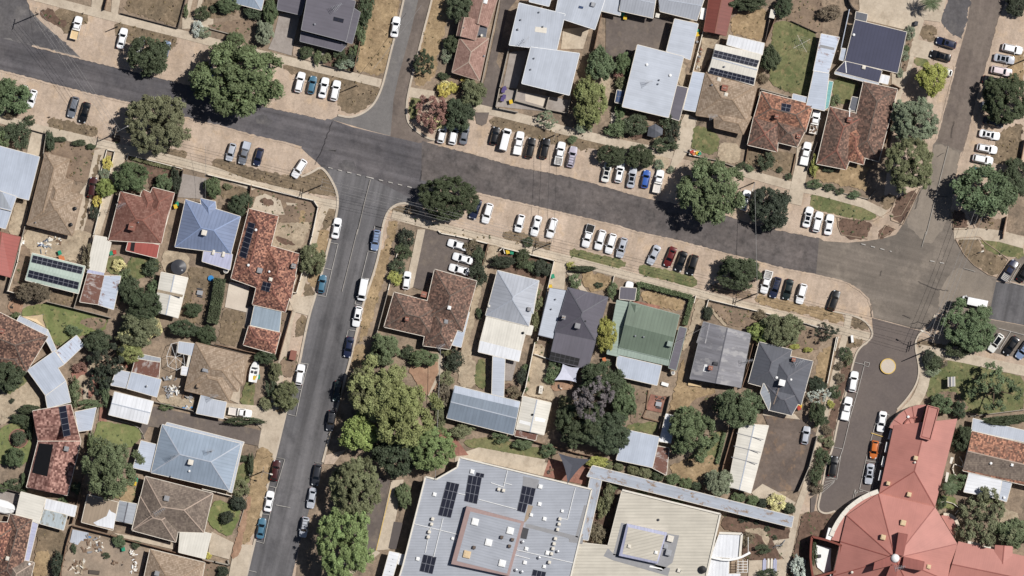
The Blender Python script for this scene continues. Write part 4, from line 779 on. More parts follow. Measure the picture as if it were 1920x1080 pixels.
b = house("tan tiled house with faceted bay beside the boat in its yard")
b.roof('hip', -1, "367,642 466,667 446,734 347,728", 2.8, 22, **TT).roof('hip', -1, "372,670 452,690 430,752 346,732", 2.75, 22, **TT).roof('hip', -1, "415,672 462,680 455,722 420,725", 2.7, 22, **TT)
b.skylight(30, 1850, 238, .7, 1.4, 'steel', 1.3).cooler(30, 1785, 378, .7, .7, 'ridge_tan').antenna(31, 110, 470, 1.6, .3).done('ridge_tan')
b = B('shed', "low grey metal roofs with a rust striped end west of the junk pen", 'shed', 'wall_white')
b.roof('skil', 30, "1050,230 1172,256 1135,397 998,370", 2.6, 2, 'met_pale', None).roof('skil', 30, "1182,254 1452,320 1412,478 1140,400", 2.8, 2, 'met_blue', None).roof('skil', 30, "1220,133 1442,167 1427,312 1188,250", 2.7, 2, 'met_rust', None).roof('skil', 30, "1275,92 1445,128 1440,165 1222,132", 2.5, 2, 'met_grey', None).vent(30, 1320, 380, .25).done()
b = B('carport', "pale carport roof at the driveway end with a white ute in front", 'carport', 'wall_white'); b.roof('flat', -1, "377,741 392,744 395,748 425,754 419,785 368,775", 2.6, 0, 'met_pale', None, open_=True).done()
b = B('shed', "small white roof against the wire aviary beside the tan faceted house", 'shed', 'wall_white'); b.roof('skil', 30, "1610,-22 1762,0 1732,106 1598,76", 2.5, 2, 'met_pale', None).roof('flat', 30, "1638,200 1712,212 1702,287 1628,276", 2.3, 0, 'met_white', None).roof('flat', 30, "1700,105 1722,108 1708,205 1680,200", 2.35, 0, 'met_cream', None).done()
# --- south middle block
b = house("brown tiled house with three wings behind the asphalt yard of white sedans")
b.roof('hip', -1, "815,505 894,527 868,622 793,600", 2.9, 24, 'tile_terrabrown', 'ridge_dark').roof('hip', -1, "739,548 828,571 812,634 720,613", 2.85, 24, 'tile_terrabrown', 'ridge_dark').roof('hip', -1, "806,575 870,590 843,655 793,648", 2.8, 24, 'tile_terrabrown', 'ridge_dark')
b.chimney(22, 168, 585, 1.1, 1.3, 'brick_red').skylight(22, 396, 705, .8, None, 'white').skylight(22, 366, 830, .9, None, 'grey').chimney(22, 15, 805, .7, .8).antenna(22, 325, 1052, 1.8, .5).done()
house("narrow pale blue carport roof on the east flank of the brown three-winged house", 'wall_white', 'carport', 'carport').roof('skil', 22, "458,724 577,746 502,1062 383,1030", 2.6, 2, 'met_blue', None, axis=1).skylight(22, 412, 1000, .5).done()
b = B('house', "two-tone grey hipped metal house with cream corrugated rear roof", 'house', 'wall_white')
b.roof('hip', 22, "830,370 1203,462 1112,872 722,775", 2.9, 23, 'met_hipgrey', 'ridge_metal')
b.roof('hip', 22, "1000,420 1203,464 1150,760 900,700", 2.8, 20, 'met_hipgrey', 'ridge_metal').roof('flat', 22, "733,780 1152,872 1132,952 1080,942 1042,1092 676,1000", 2.7, 0, 'met_cream', None)
b.roof('skil', 22, "674,1002 1042,1094 1022,1190 656,1102", 2.6, 2, 'met_white', None).cooler(22, 1115, 718, .8, .9, 'grey').vent(22, 752, 690, .3, .5, 'offwhite').vent(22, 1060, 932, .3, .4, 'black').done()
house("narrow white covered walkway roof linking the cream rear roof to the steel shed", 'white', 'walkway', 'walkway_roof').roof('skil', 32, "788,110 897,132 885,477 778,455", 2.6, 1, 'met_pale', None, open_=True).done()
b = B('shed', "long slate blue steel shed with pale top strip below the linking walkway", 'shed', 'wall_grey'); b.roof('gable', 32, "445,374 1033,520 972,818 373,666", 3.0, 10, 'met_steel', 'ridge_metal', off=.5).sheet(32, "447,376 1031,522 1020,574 434,438", 'met_blue', 'pale_roof_strip', .03).done()
b = B('shed', "small cream gable shed with a rusty lean-to beside the slate blue shed", 'shed', 'wall_cream'); b.roof('gable', 32, "1060,470 1312,530 1246,818 998,765", 2.8, 10, 'met_cream', 'ridge_metal')
b.roof('skil', 32, "1000,768 1187,812 1172,868 984,826", 2.3, 2, 'met_rust', None).vent(32, 1145, 636, .25, .3, 'black').sheet(32, "1030,682 1128,706 1122,736 1024,712", 'white', 'pale_sheet', .05).sheet(32, "1172,654 1262,676 1252,706 1165,690", 'white', 'pale_sheet', .05).done()
b = B('house', "charcoal hipped metal house with a pale grey side carport and dark rear solar strip", 'house', 'wall_grey')
b.roof('hip', 22, "1465,525 1825,612 1710,1003 1345,928", 3.0, 22, 'met_char', 'ridge_char').roof('hip', 22, "1462,524 1640,566 1600,820 1412,780", 2.95, 22, 'met_char', 'ridge_char').roof('skil', 22, "1352,930 1712,1005 1642,1256 1298,1172", 2.8, 2, 'met_char', None)
b.roof('skil', 22, "1300,528 1452,552 1338,984 1198,950", 2.6, 2, 'met_pale', None, axis=1).solar(32, "1312,68 1572,130 1556,196 1298,140", 6, 2, mat='black', frame='darkgrey').cooler(22, 1550, 868, 1.1, .8, 'grey').chimney(22, 1425, 792, .7, 1.2, 'grey').vent(22, 1622, 826, .2, .4, 'darkgrey').vent(22, 1315, 718, .2).vent(22, 1352, 630, .2).done('ridge_char')
b = B('house', "green metal roofed house behind the hedge framed lawn", 'house', 'wall_cream')
b.roof('gable', 23, "195,652 642,772 548,1172 98,1062", 3.1, 16, 'met_green', None).roof('skil', 23, "98,1064 548,1174 540,1224 86,1122", 2.8, 4, 'met_palegreen', None).roof('skil', 23, "80,638 192,660 92,1142 -10,1120", 2.7, 2, 'met_palegreen', None)
b.roof('gable', 23, "190,664 312,692 300,920 150,900", 3.0, 22, 'met_green', None).roof('skil', 23, "645,876 708,892 612,1268 545,1246", 2.5, 2, 'met_char', None).vent(23, 245, 960, .2).vent(23, 320, 968, .2).cooler(23, 555, 1030, 1.1, .9, 'met_palegreen').done('met_palegreen')
B('pergola', "pale blue white verandah roof on the back of the green house", 'pergola', 'white').roof('flat', 33, "86,104 482,196 442,372 140,302 75,192", 2.5, 0, 'met_blue', None, open_=True).done()
b = B('house', "weathered grey corrugated roof house with streaked paint beside the narrow dirt drive", 'house', 'wall_grey')
b.roof('gable', 23, "860,834 1285,942 1195,1425 738,1345", 2.9, 14, 'met_oldgrey', 'ridge_char', axis=1).roof('gable', 23, "860,832 958,860 940,1030 800,1020", 2.8, 20, 'met_oldgrey', None).chimney(33, 922, 215, .8, 1.0, 'brick_red').sheet(33, "870,182 895,186 880,252 855,245", 'white', 'flashing').skylight(33, 970, 176, 1.1, .7, 'darkgrey').antenna(33, 1255, 152, 2.2, .2).done('grey')
b = B('house', "dark grey hipped house with white rooftop unit beside the stained asphalt yard", 'house', 'wall_cream')
b.roof('hip', 33, "1362,-18 1655,52 1560,430 1262,350", 3.0, 23, 'met_dark', 'ridge_char').roof('hip', 33, "1470,75 1845,155 1738,548 1400,460", 2.95, 23, 'met_dark', 'ridge_char').roof('hip', 33, "1390,330 1780,420 1652,642 1450,595", 2.9, 23, 'met_dark', 'ridge_char').roof('skil', 33, "1400,350 1470,480 1450,600 1372,440", 3.2, 5, 'met_grey', None, wall=False)
b.cooler(33, 1565, 348, 1.3, .9, 'white').chimney(33, 1670, 140, .7, 1.1, 'brick_red').antenna(33, 1720, 165, 2.2, .4).vent(33, 1518, 302, .3, .4, 'white').vent(33, 1648, 320, .25, .4, 'white').sheet(33, "1535,395 1543,396 1496,545 1488,543", 'ridge_light', 'flashing').done()
b = B('shed', "long cream gable shed along the west side of the stained asphalt yard", 'shed', 'wall_cream'); b.roof('gable', 33, "1190,715 1445,735 1285,1342 1080,1282", 3.0, 9, 'met_cream', 'ridge_metal')

for s_ in ("1160,800 1400,858", "1135,915 1372,972", "1112,1015 1345,1075"): b.sheet(33, s_+" "+" ".join(f"{float(a.split(',')[0])-2},{float(a.split(',')[1])+6}" for a in reversed(s_.split())), 'grey', 'roof_joint', .05)
b.done()
b = B('shed', "square pale blue shed roof beside a rusty brick red lattice pergola", 'shed', 'wall_white'); b.roof('skil', 33, "150,768 462,836 400,1112 75,1042", 2.7, 2, 'met_blue', None).done()
b = B('pergola', "rust red patched lattice pergola roof beside the square pale blue shed", 'pergola', 'timber'); b.roof('skil', 33, "448,920 550,938 525,1180 398,1114", 2.3, 1, 'met_rust', None, open_=True).done()
b = B('shed', "narrow white shed roof half under the green tree by the square blue shed", 'shed', 'wall_white'); b.roof('skil', 33, "522,628 612,650 565,892 462,876", 2.4, 2, 'met_white', None).done()
# --- school roofs
b = B('school_building', "huge flat grey corrugated roof with raised centre and solar arrays at bottom", 'building', 'wall_cream')
b.roof('flat', 42, "490,12 1678,300 1500,1040 1440,1300 -120,1300 -20,980 182,186 278,210 466,102", 4.4, 0, 'met_school', None, uv=1)
blk = MB(); q = pts(42, "552,452 1072,592 935,1082 412,972", 5.9)
b.uvdir = (q[1]-q[0]).normalized(); b.uvdir = Vector((-b.uvdir.y, b.uvdir.x, 0)); q2 = pts(42, "585,500 1040,605 915,1058 462,945", 6.0); b._face('met_school', q2)
for i in range(4):
    a, c = q[i], q[(i+1) % 4]; d, e = q2[i], q2[(i+1) % 4]; blk.poly([(c.x, c.y, 4.3), (a.x, a.y, 4.3), a, c]); blk.poly([c, a, d, e])
b.part('raised_block', blk, ['block_wall'])
pr = MB(); qq = pts(42, "490,12 1678,300 1500,1040 1440,1300 -120,1300 -20,980 182,186 278,210 466,102", 4.4)
for i in range(len(qq)): pr.bar(qq[i], qq[(i+1) % len(qq)], .35, .25)
b.part('parapet', pr, ['offwhite'])
for s_, nx, ny in (("375,228 487,252 410,557 295,532", 3, 4), ("570,170 690,192 645,432 530,405", 3, 3), ("640,146 712,160 705,196 630,180", 2, 1), ("1055,266 1175,292 1140,440 1025,412", 3, 2), ("1022,414 1100,432 1078,512 1006,492", 2, 1), ("165,885 282,910 245,1062 128,1035", 3, 2), ("1152,1020 1268,1045 1240,1160 1125,1130", 3, 2)): b.solar(42, s_, nx, ny)
for x, y, w in ((602, 140, .9), (263, 345, .8), (1215, 275, .9), (1208, 432, .8), (1133, 530, .7), (1253, 565, .8), (425, 742, .6), (112, 925, .8), (1090, 835, .8), (1280, 872, .9), (1076, 958, .8), (1250, 995, .7), (1412, 495, .6), (628, 592, 1.5), (945, 672, 1.5), (750, 778, 1.5), (872, 965, 1.5)): b.skylight(42, x, y, w, None, 'white')
b.skylight(42, 555, 885, 1.6, None, 'sail_tan')
for x, y in ((868, 730), (620, 822), (965, 752), (938, 810)): b.cooler(42, x, y, .65, .5, 'ridge_dark')
for x, y in ((843, 298), (885, 308), (247, 565), (238, 612), (217, 682), (207, 728), (1392, 565), (1385, 612), (1372, 660), (1352, 742), (1340, 788), (1330, 832), (1318, 878), (1298, 955)): b.cooler(42, x, y, .62, .7, 'offwhite')
for x, y in ((1202, 915), (1047, 1042), (1370, 858), (995, 1025), (1055, 772)): b.vent(42, x, y, .35, .6, 'steel')
for s_ in ("1085,612 1110,612 1600,735 1595,790 1475,775 1470,740 1080,640", "1610,440 1630,445 1555,735 1530,728"): b.sheet(42, s_, 'grey', 'dark_walkway', .02)
b.sheet(42, "1050,640 1112,655 1090,750 1035,740", 'darkgrey', 'stained_sheet', .02); b.sheet(42, "1060,180 1205,215 1190,290 1175,292 1055,266", 'grey', 'stained_sheet', .02); b.sheet(42, "1105,440 1150,450 1110,560 1075,600 1070,580", 'met_tan', 'stained_sheet', .02)
pip = MB()
for s_ in ("80,610 470,705", "340,560 255,910", "660,390 1005,480", "920,130 885,280 770,240", "885,240 960,260", "1530,290 1460,570 1400,565", "225,640 180,870", "1005,845 1520,965", "475,335 540,350", "985,890 1120,925"):
    p = pts(42, s_, 4.5)
    for a, c in zip(p[:-1], p[1:]): pip.bar(a, c, .12, .12)
b.part('roof_pipe', pip, ['white']); b.done()
b = B('walkway_roof', "white boxy covered walkway at the bottom beside the car park footpath", 'walkway', 'wall_white')
b.roof('flat', 41, "1682,858 1772,878 1700,1130 1612,1110", 3.2, 0, 'met_white', None).roof('flat', 41, "1772,882 1824,892 1812,988 1754,970", 3.1, 0, 'met_white', None)
for y in (930, 985, 1040): b.vent(41, 1712-(y-930)*.28, y, .12, .1)
b.done()
b = B('walkway_roof', "long pale blue rust flecked covered walkway running along the clipped round shrubs", 'walkway', 'wall_white')
b.roof('flat', 43, "-140,88 1672,545 1652,642 -190,182", 3.0, 0, 'met_walk', None, open_=True, uv=1).roof('flat', 42, "1688,86 1792,112 1645,760 1550,742", 2.9, 0, 'met_walk', None, open_=True, uv=1).done()
b = B('school_building', "flat cream corrugated roof with a raised plant block beside the rusty walkway", 'building', 'wall_cream')
b.roof('flat', 43, "128,306 1012,522 885,1080 830,1300 -400,1300 -330,770 0,808", 4.2, 0, 'met_schoolcream', None, uv=1)
q = pts(43, "170,608 532,690 445,972 98,898", 5.6); b.uvdir = Vector((-.23, .97, 0)).normalized(); q2 = pts(43, "182,640 512,715 440,950 130,880", 5.8); b._face('met_schoolcream', q2); blk = MB()
for i in range(4):
    a, c = q[i], q[(i+1) % 4]; d, e = q2[i], q2[(i+1) % 4]; blk.poly([(c.x, c.y, 4.1), (a.x, a.y, 4.1), a, c]); blk.poly([c, a, d, e])
b.part('raised_block', blk, ['met_lav'])
for s_ in ("120,600 170,612 95,900 45,890", "530,695 640,715 620,800 580,960 480,1035 380,1000 445,972", "0,830 50,880 560,1010 540,1080 50,940 -40,900"): b.sheet(43, s_, 'grey', 'dark_walkway', .02)
b.cooler(43, 562, 742, 1.3, .7, 'offwhite').cooler(43, 520, 812, .9, .7, 'steel').cooler(43, 545, 868, 1.2, 1.0, 'steel').vent(43, 850, 1022, .9, .6, 'black').skylight(43, 190, 812, .7).skylight(43, 432, 868, .7, None, 'white').cooler(43, 640, 1030, .8, .3, 'offwhite').vent(43, 452, 575, .3, .3, 'darkgrey')
bq = MB(); qq = pts(43, "128,306 1012,522 885,1080", 4.2)
for i in range(2): bq.bar(qq[i], qq[i+1], .4, .3)
b.part('parapet', bq, ['offwhite']); b.sheet(43, "380,985 480,1010 500,1025 370,1000", 'white', 'fallen_sheet'); b.done()
b = B('entrance_block', "small white metal entrance roof with a curved beam at the cream roof's east end", 'building', 'wall_white')
b.roof('flat', 43, "1002,700 1192,712 1172,925 928,905", 3.6, 0, 'met_white', None).roof('flat', 43, "925,925 1090,940 1085,1062 1190,1060 1180,1130 880,1110", 3.3, 0, 'met_white', None)
m = MB(); p = [P(*px(43, x, y), 3.9) for x, y in ((915, 905), (970, 920), (1030, 932), (1090, 935), (1150, 925), (1210, 905), (1280, 868))]
for a, c in zip(p[:-1], p[1:]): m.bar(a, c, .5, .35)
b.part('curved_beam', m, ['white']); m = MB(); p = pts(43, "1000,692 1205,700 1185,920", 3.7); m.bar(p[0], p[1], .5, .3); m.bar(p[1], p[2], .5, .3)
b.part('parapet', m, ['offwhite']); m = MB()
for i in range(5): a, c = P(*px(43, 1165-i*2, 950+i*24), 2.7), P(*px(43, 1258, 950+i*24), 2.7); m.bar(a, c, .1, .12)
for x in (1170, 1215, 1256): m.bar(P(*px(43, x, 930), 2.6), P(*px(43, x, 1046), 2.6), .1, .1)
m.bar(P(*px(43, 1262, 730), 2.8), P(*px(43, 1262, 870), 2.8), .1, .1); b.part('pergola_frame', m, ['white']); b.done()
# --- church
b = B('church', "large salmon red metal roofed church with faceted hall, cross ridges and white dome", 'church', 'wall_cream')
b.roof('hip', -1, "1676,797 1795,785 1753,951 1648,926", 3.6, 16, 'church_red', 'church_dark', gutter=False, ends='hg')
ring = pts(44, "610,337 1120,460 1320,790 1250,1130 960,1330 560,1290 200,1080 268,770 325,535", 4.0); ap = P(*px(44, 760, 920), 9.4); b.uvdir = None
for i in range(len(ring)): b._face('church_red', [ring[i], ring[(i+1) % len(ring)], ap])
for i in range(len(ring)): b.RC.setdefault('church_dark', MB()).bar(ring[i], ap, .2, .08)
for i in range(len(ring)): a, c = ring[i], ring[(i+1) % len(ring)]; b.W.poly([(c.x, c.y, 0), (a.x, a.y, 0), a, c])
b.uvdir = Vector((1, 0, 0))
low = pts(44, "610,330 540,355 470,392 410,432 350,482 300,540 255,605 215,680 185,755 268,772 325,540 612,345", 3.4); b._face('church_red', low)
for a, c in zip(low[:9], low[1:9]): b.W.poly([(a.x, a.y, 0), (c.x, c.y, 0), (c.x, c.y, 3.3), (a.x, a.y, 3.3)])
b._face('church_red', pts(44, "268,772 312,772 310,1005 275,1020", 3.7))
m = MB(); p = [P(*px(44, x, y), 3.35) for x, y in ((608, 318), (535, 343), (462, 380), (402, 420), (340, 470), (288, 530), (242, 598), (202, 672), (185, 720))]
for a, c in zip(p[:-1], p[1:]): m.bar(a, c, 1.0, .2)
b.part('curved_canopy', m, ['offwhite']); m = MB(); m.prism(pts(44, "155,640 208,652 172,755 128,745"), 0, 3.2); m.prism(pts(44, "170,1060 190,1065 200,1120 170,1120"), 0, 3.2); b.part('white_pier', m, ['white'])
fan = pts(34, "708,752 725,715 752,678 795,630 840,598 895,567 960,550 1037,545 955,830", 3.5); b._face('church_red', fan)
for i in range(7): a, c = fan[i], fan[i+1]; b.W.poly([(c.x, c.y, 0), (a.x, a.y, 0), a, c])
m = MB(); c0 = P(*px(34, 955, 815), 3.52)
for x, y in ((748, 680), (845, 598), (915, 562)): m.bar(P(*px(34, x, y), 3.52), c0, .14, .08)
p = pts(34, "845,790 838,745 850,705 880,675 920,660 960,658", 3.55)
for a, c in zip(p[:-1], p[1:]): m.bar(a, c, .3, .5)
b.part('fan_ribs', m, ['church_dark'])
m = MB(); bl = pts(34, "1035,548 1138,575 1062,858 970,835")
m.prism(bl, 3.4, 6.4); b.part('lantern_wall', m, ['church_dark'])
m = MB(); m.prism(pts(34, "1048,562 1125,583 1054,842 984,824"), 6.4, 6.5)
for i in range(4): a, c = bl[i], bl[(i+1) % 4]; m.bar((a.x, a.y, 6.4), (c.x, c.y, 6.4), .2, .3)
b.part('lantern_roof', m, ['church_red'])
for s_ in ("768,676 852,692 812,885 738,870", "815,890 1002,936 986,1018 800,985", "700,960 770,975 720,1180 620,1160", "735,870 740,960 540,1010 555,940"):
    m = MB(); m.prism(pts(44, s_), 7.0, 9.9); b.part('cross_arm', m, ['church_dark'])
m = MB(); c = P(*px(44, 760, 920), 9.8); R_ = 40/4.8*S
for j in range(6):
    z0, z1 = math.sin(j*math.pi/12)*R_, math.sin((j+1)*math.pi/12)*R_; r0, r1 = math.cos(j*math.pi/12)*R_, math.cos((j+1)*math.pi/12)*R_
    for k in range(24):
        a0, a1 = 2*math.pi*k/24, 2*math.pi*(k+1)/24
        m.poly([c+Vector((r0*math.cos(a0), r0*math.sin(a0), z0)), c+Vector((r0*math.cos(a1), r0*math.sin(a1), z0)), c+Vector((r1*math.cos(a1), r1*math.sin(a1), z1)), c+Vector((r1*math.cos(a0), r1*math.sin(a0), z1))])
b.part('dome', m, ['white'])
for t, x, y, w in ((34, 945, 1025, .9), (44, 697, 245, .8), (44, 886, 345, .95), (44, 832, 600, 1.2), (44, 652, 730, 1.1)): b.skylight(t, x, y, w, None, 'sail_tan', h=.7)
b.skylight(44, 1062, 995, .9, None, 'sail_tan', h=.6).vent(44, 372, 1045, .3, .7, 'offwhite').vent(44, 938, 57, .25, .4, 'offwhite').vent(34, 878, 655, .3, .4, 'white').antenna(44, 800, 1000, 2.2, .2)
b.roof('gable', -1, "1797,1015 1990,1058 1980,1140 1772,1100", 3.7, 13, 'church_red', 'church_dark', gutter=False).roof('gable', 44, "1660,800 1822,812 1790,1200 1620,1180", 3.8, 13, 'church_red', 'church_dark', gutter=False)
for s_ in ("712,765 727,770 704,858 688,852", "676,880 692,884 674,975 658,970", "647,1008 661,1012 642,1090 628,1086"): m = MB(); m.prism(pts(34, s_), 2.3, 2.45); b.part('awning', m, ['white'])
for s_ in ("650,5 664,8 648,95 634,92", "622,125 636,130 618,220 602,215"): m = MB(); m.prism(pts(44, s_), 2.3, 2.45); b.part('awning', m, ['white'])
for t, s_ in ((44, "1255,5 1282,12 1262,68 1245,62"), (44, "1215,140 1240,148 1222,235 1202,228"), (44, "1410,760 1525,785 1520,815 1405,790"), (44, "1550,795 1648,818 1642,845 1545,820")): m = MB(); m.prism(pts(t, s_), 2.3, 2.45); b.part('awning', m, ['offwhite'])
m = MB(); p = pts(44, "1175,530 1230,535 1280,570 1305,625 1300,680 1280,710", 0); m.prism(p+pts(44, "1260,690 1170,540"), 0, 2.6); b.part('apse', m, ['church_red'])
m = MB()
for a, c in zip(p[:-1], p[1:]): m.bar((a.x+.4, a.y+.2, 0), (c.x+.4, c.y+.2, 0), .7, 2.2)
b.part('apse_wall', m, ['wall_cream']); b.done()
b = B('drum_courtyard', "curved dark red walled courtyard with a white floor at the church's west side", 'courtyard', 'wall_red')
c0 = P(*px(44, 140, 900)); b.root = thing('drum_courtyard', b.args[1], 'courtyard', (c0.x, c0.y, 0)); m = MB(); p = pts(44, "5,720 140,752 272,798 262,880 268,960 276,1015 140,1055 15,1090 0,1000 -8,900 -4,800 5,720")
for a, c in zip(p[:-1], p[1:]): m.bar(a, c, .45, 4.2)
b.part('curved_wall', m, ['wall_red']); m = MB(); m.prism(pts(44, "50,795 185,830 178,930 185,1030 120,1050 60,1000 35,900"), 0, .4); b.part('courtyard_floor', m, ['white']); m = MB(); m.box(P(*px(44, 80, 900), .7), (.7, .7, .8)); b.part('plinth', m, ['darkgrey']); b.done()
b = B('house', "terracotta and grey tiled house at the right edge with a long white verandah roof", 'house', 'wall_white')
b.roof('gable', 34, "1452,783 2060,930 2010,1290 1370,1140", 3.0, 17, 'tile_terra', 'ridge_light').roof('skil', 34, "1462,670 2080,815 2055,912 1448,778", 2.7, 3, 'met_pale', None).roof('flat', 44, "1430,138 1722,212 1690,384 1378,322", 2.8, 0, 'met_white', None, uv=1).roof('flat', 44, "1720,212 1812,236 1762,412 1688,386", 2.6, 0, 'met_pale', None)
b.sheet(34, "1412,962 1990,1100 1960,1250 1372,1130", 'tile_grey', 'grey_tiles', .02).vent(44, 1622, 65, .3, .5, 'white').skylight(44, 1812, 80, .6, None, 'white').skylight(44, 1740, 375, .5, None, 'white').done()  # grey tile sheet over the lower slope, upper slope stays terracotta
# ------------------------------------------------------------------ vehicles
def car_proto(kind):
    """+y is the front; returns an Empty with all the parts of one vehicle of this kind"""
    D = dict(sedan=(4.75, 1.84, .94, 1.46, 1.02, .28, -.98, -1.62), hatch=(4.15, 1.76, .96, 1.50, .98, .30, -1.35, -1.86), suv=(4.7, 1.88, 1.06, 1.70, 1.0, .42, -1.75, -2.12), wagon=(4.85, 1.85, .98, 1.52, 1.05, .32, -1.75, -2.18),
             ute=(5.3, 1.88, 1.08, 1.76, 1.18, .60, -.52, -.82), tray=(5.3, 1.86, 1.08, 1.74, 1.25, .72, -.10, -.42), van=(5.1, 1.92, 1.12, 1.98, 2.10, 1.30, -2.36, -2.52), bus=(5.9, 2.0, 1.15, 2.28, 2.50, 1.70, -2.82, -2.92))
    L, Wd, zb, zr, w0, w1, r1, r0 = D[kind]; h = L/2; w = Wd/2
    root = empty('car', (0, 0, 0)); m = MB()
    long_roof = kind in ('van', 'bus')
    st = [(h, .60, .62), (h-.10, .80, .74), (h-.30, .92, .80), (h-.75, .985, .86), (w0, 1.0, zb)]
    if kind in ('ute', 'tray'): st += [(r0-.08, 1.0, zb)]
    else: st += [(r1, 1.0, zb), (-h+.55, .985, zb-.01), (-h+.22, .93, zb-.04), (-h+.07, .84, zb-.12), (-h, .70, zb-.3)]
    if long_roof: st = [(h, .70, .85), (h-.08, .86, 1.0), (h-.28, .96, 1.08), (w0, 1.0, zb), (r1, 1.0, zb), (-h+.1, .98, zb), (-h, .94, zb-.1)]
    rings = []
    for y, f, zt in st:
        a = w*f
        rings.append([(-a*.86, y, .24), (-a, y, .48), (-a, y, min(.80, zt-.10)), (-a*.93, y, zt-.03), (-a*.5, y, zt+.025), (0, y, zt+.035), (a*.5, y, zt+.025), (a*.93, y, zt-.03), (a, y, min(.80, zt-.10)), (a, y, .48), (a*.86, y, .24)])
    for i in range(len(rings)-1):
        for k in range(10): m.poly([rings[i][k], rings[i+1][k], rings[i+1][k+1], rings[i][k+1]])
        m.poly([rings[i][10], rings[i+1][10], rings[i+1][0], rings[i][0]])
    m.poly(rings[0]); m.poly(rings[-1][::-1])
    # greenhouse: belt rectangle to roof rectangle, chamfered corners
    bw, rw = w*.90, w*.70
    if long_roof: bw, rw = w*.97, w*.86
    belt = [(bw*.86, w0), (bw, w0-.28), (bw, r0+.22), (bw*.86, r0), (-bw*.86, r0), (-bw, r0+.22), (-bw, w0-.28), (-bw*.86, w0)]
    top = [(rw*.84, w1), (rw, w1-.18), (rw, r1+.12), (rw*.86, r1), (-rw*.86, r1), (-rw, r1+.12), (-rw, w1-.18), (-rw*.84, w1)]
    b3 = [(x, y, zb-.04) for x, y in belt]; t3 = [(x, y, zr-.035) for x, y in top]; c3 = [(x*.8, y-.02 if i in (0, 1, 6, 7) else y+.02, zr) for i, (x, y) in enumerate(top)]
    for i in range(8):
        j = (i+1) % 8; m.poly([b3[j], b3[i], t3[i], t3[j]]); m.poly([t3[j], t3[i], c3[i], c3[j]])
    m.poly(c3[::-1])
    if kind == 'ute':
        y1, y0 = r0-.08, -h; 
        for x0, x1, ya, yb, z1 in ((-w, -w+.14, y0, y1, 1.06), (w-.14, w, y0, y1, 1.06), (-w+.14, w-.14, y0, y0+.12, 1.06), (-w+.14, w-.14, y1-.1, y1, 1.06)): m.prism([(x0, ya), (x1, ya), (x1, yb), (x0, yb)], .4, z1)
    body = m.build('body', 'paint', root, merge=True)
    bm = bmesh.new(); bm.from_mesh(body.data); bmesh.ops.recalc_face_normals(bm, faces=bm.faces); bm.to_mesh(body.data); bm.free()
    body.data.polygons.foreach_set('use_smooth', [True]*len(body.data.polygons)); body.data.set_sharp_from_angle(angle=math.radians(32))
    def inset(q, a, e, lift):
        q = [Vector(v) for v in q]; c = sum(q, Vector())/4; n = (q[1]-q[0]).cross(q[2]-q[0]).normalized()
        if n.dot(c-Vector((0, c.y if abs(n.x) > abs(n.y) else (w0+r0)/2, .6))) < 0: n = -n
        u = (q[1]-q[0]+q[2]-q[3])/2; v = (q[3]-q[0]+q[2]-q[1])/2
        r = [q[0]+u*a+v*e, q[1]-u*a+v*e, q[2]-u*a-v*e, q[3]+u*a-v*e]; return [x+n*lift for x in r], n
    def glass(name, q, a=.05, e=.07):
        r, n = inset(q, a, e, .012); g2 = MB()
        if (r[1]-r[0]).cross(r[2]-r[0]).dot(n) < 0: r.reverse()
        g2.poly(r); g2.build(name, 'glass', root)
    glass('windscreen', [b3[7], b3[0], t3[0], t3[7]], .02, .04); 
    if kind != 'tray': glass('rear_window', [b3[3], b3[4], t3[4], t3[3]], .08, .12)
    for sg in (0, 1):
        q = [b3[1], b3[2], t3[2], t3[1]] if sg else [b3[6], b3[5], t3[5], t3[6]]
        if kind == 'bus': q = [b3[1], Vector(b3[1]).lerp(Vector(b3[2]), .5), Vector(t3[1]).lerp(Vector(t3[2]), .5), t3[1]] if sg else [b3[6], Vector(b3[6]).lerp(Vector(b3[5]), .5), Vector(t3[6]).lerp(Vector(t3[5]), .5), t3[6]]
        glass('side_window', q, .02, .14)
    for sx in (-1, 1):
        for y in (h-.92, -h+.95):
            g2 = MB(); x = sx*(w-.12); g2.tube([(x-.11, y, .34), (x+.11, y, .34)], .34, 14); wh = g2.build('wheel', 'rubber', root)
            g2 = MB(); g2.tube([(x+sx*.10, y, .34), (x+sx*.125, y, .34)], .2, 10); g2.build('rim', 'rim', wh)
        g2 = MB(); g2.prism([(sx*w*.80, h-.16), (sx*w*.52, h-.05), (sx*w*.5, h-.24), (sx*w*.82, h-.40)], .70, .815); g2.build('headlight', 'lamp_glass', root)
        g2 = MB(); yy = -h+.05; zt = 1.0 if kind in ('ute', 'tray', 'van', 'bus', 'suv') else .88; g2.prism([(sx*w*.66, yy), (sx*w*.90, yy+.06), (sx*w*.90, yy+.22), (sx*w*.66, yy+.1)], zt-.28, zt-.02 if kind not in ('tray',) else .7); g2.build('tail_light', 'tail_red', root)
        g2 = MB(); g2.box((sx*(w+.09), w0-.30, zb+.04), (.20, .12, .14)); g2.build('wing_mirror', 'paint', root)
    if kind == 'ute':
        g2 = MB(); g2.prism([(-w+.14, -h+.12), (w-.14, -h+.12), (w-.14, r0-.18), (-w+.14, r0-.18)], .4, .68); g2.build('tray_floor', 'grey', root)
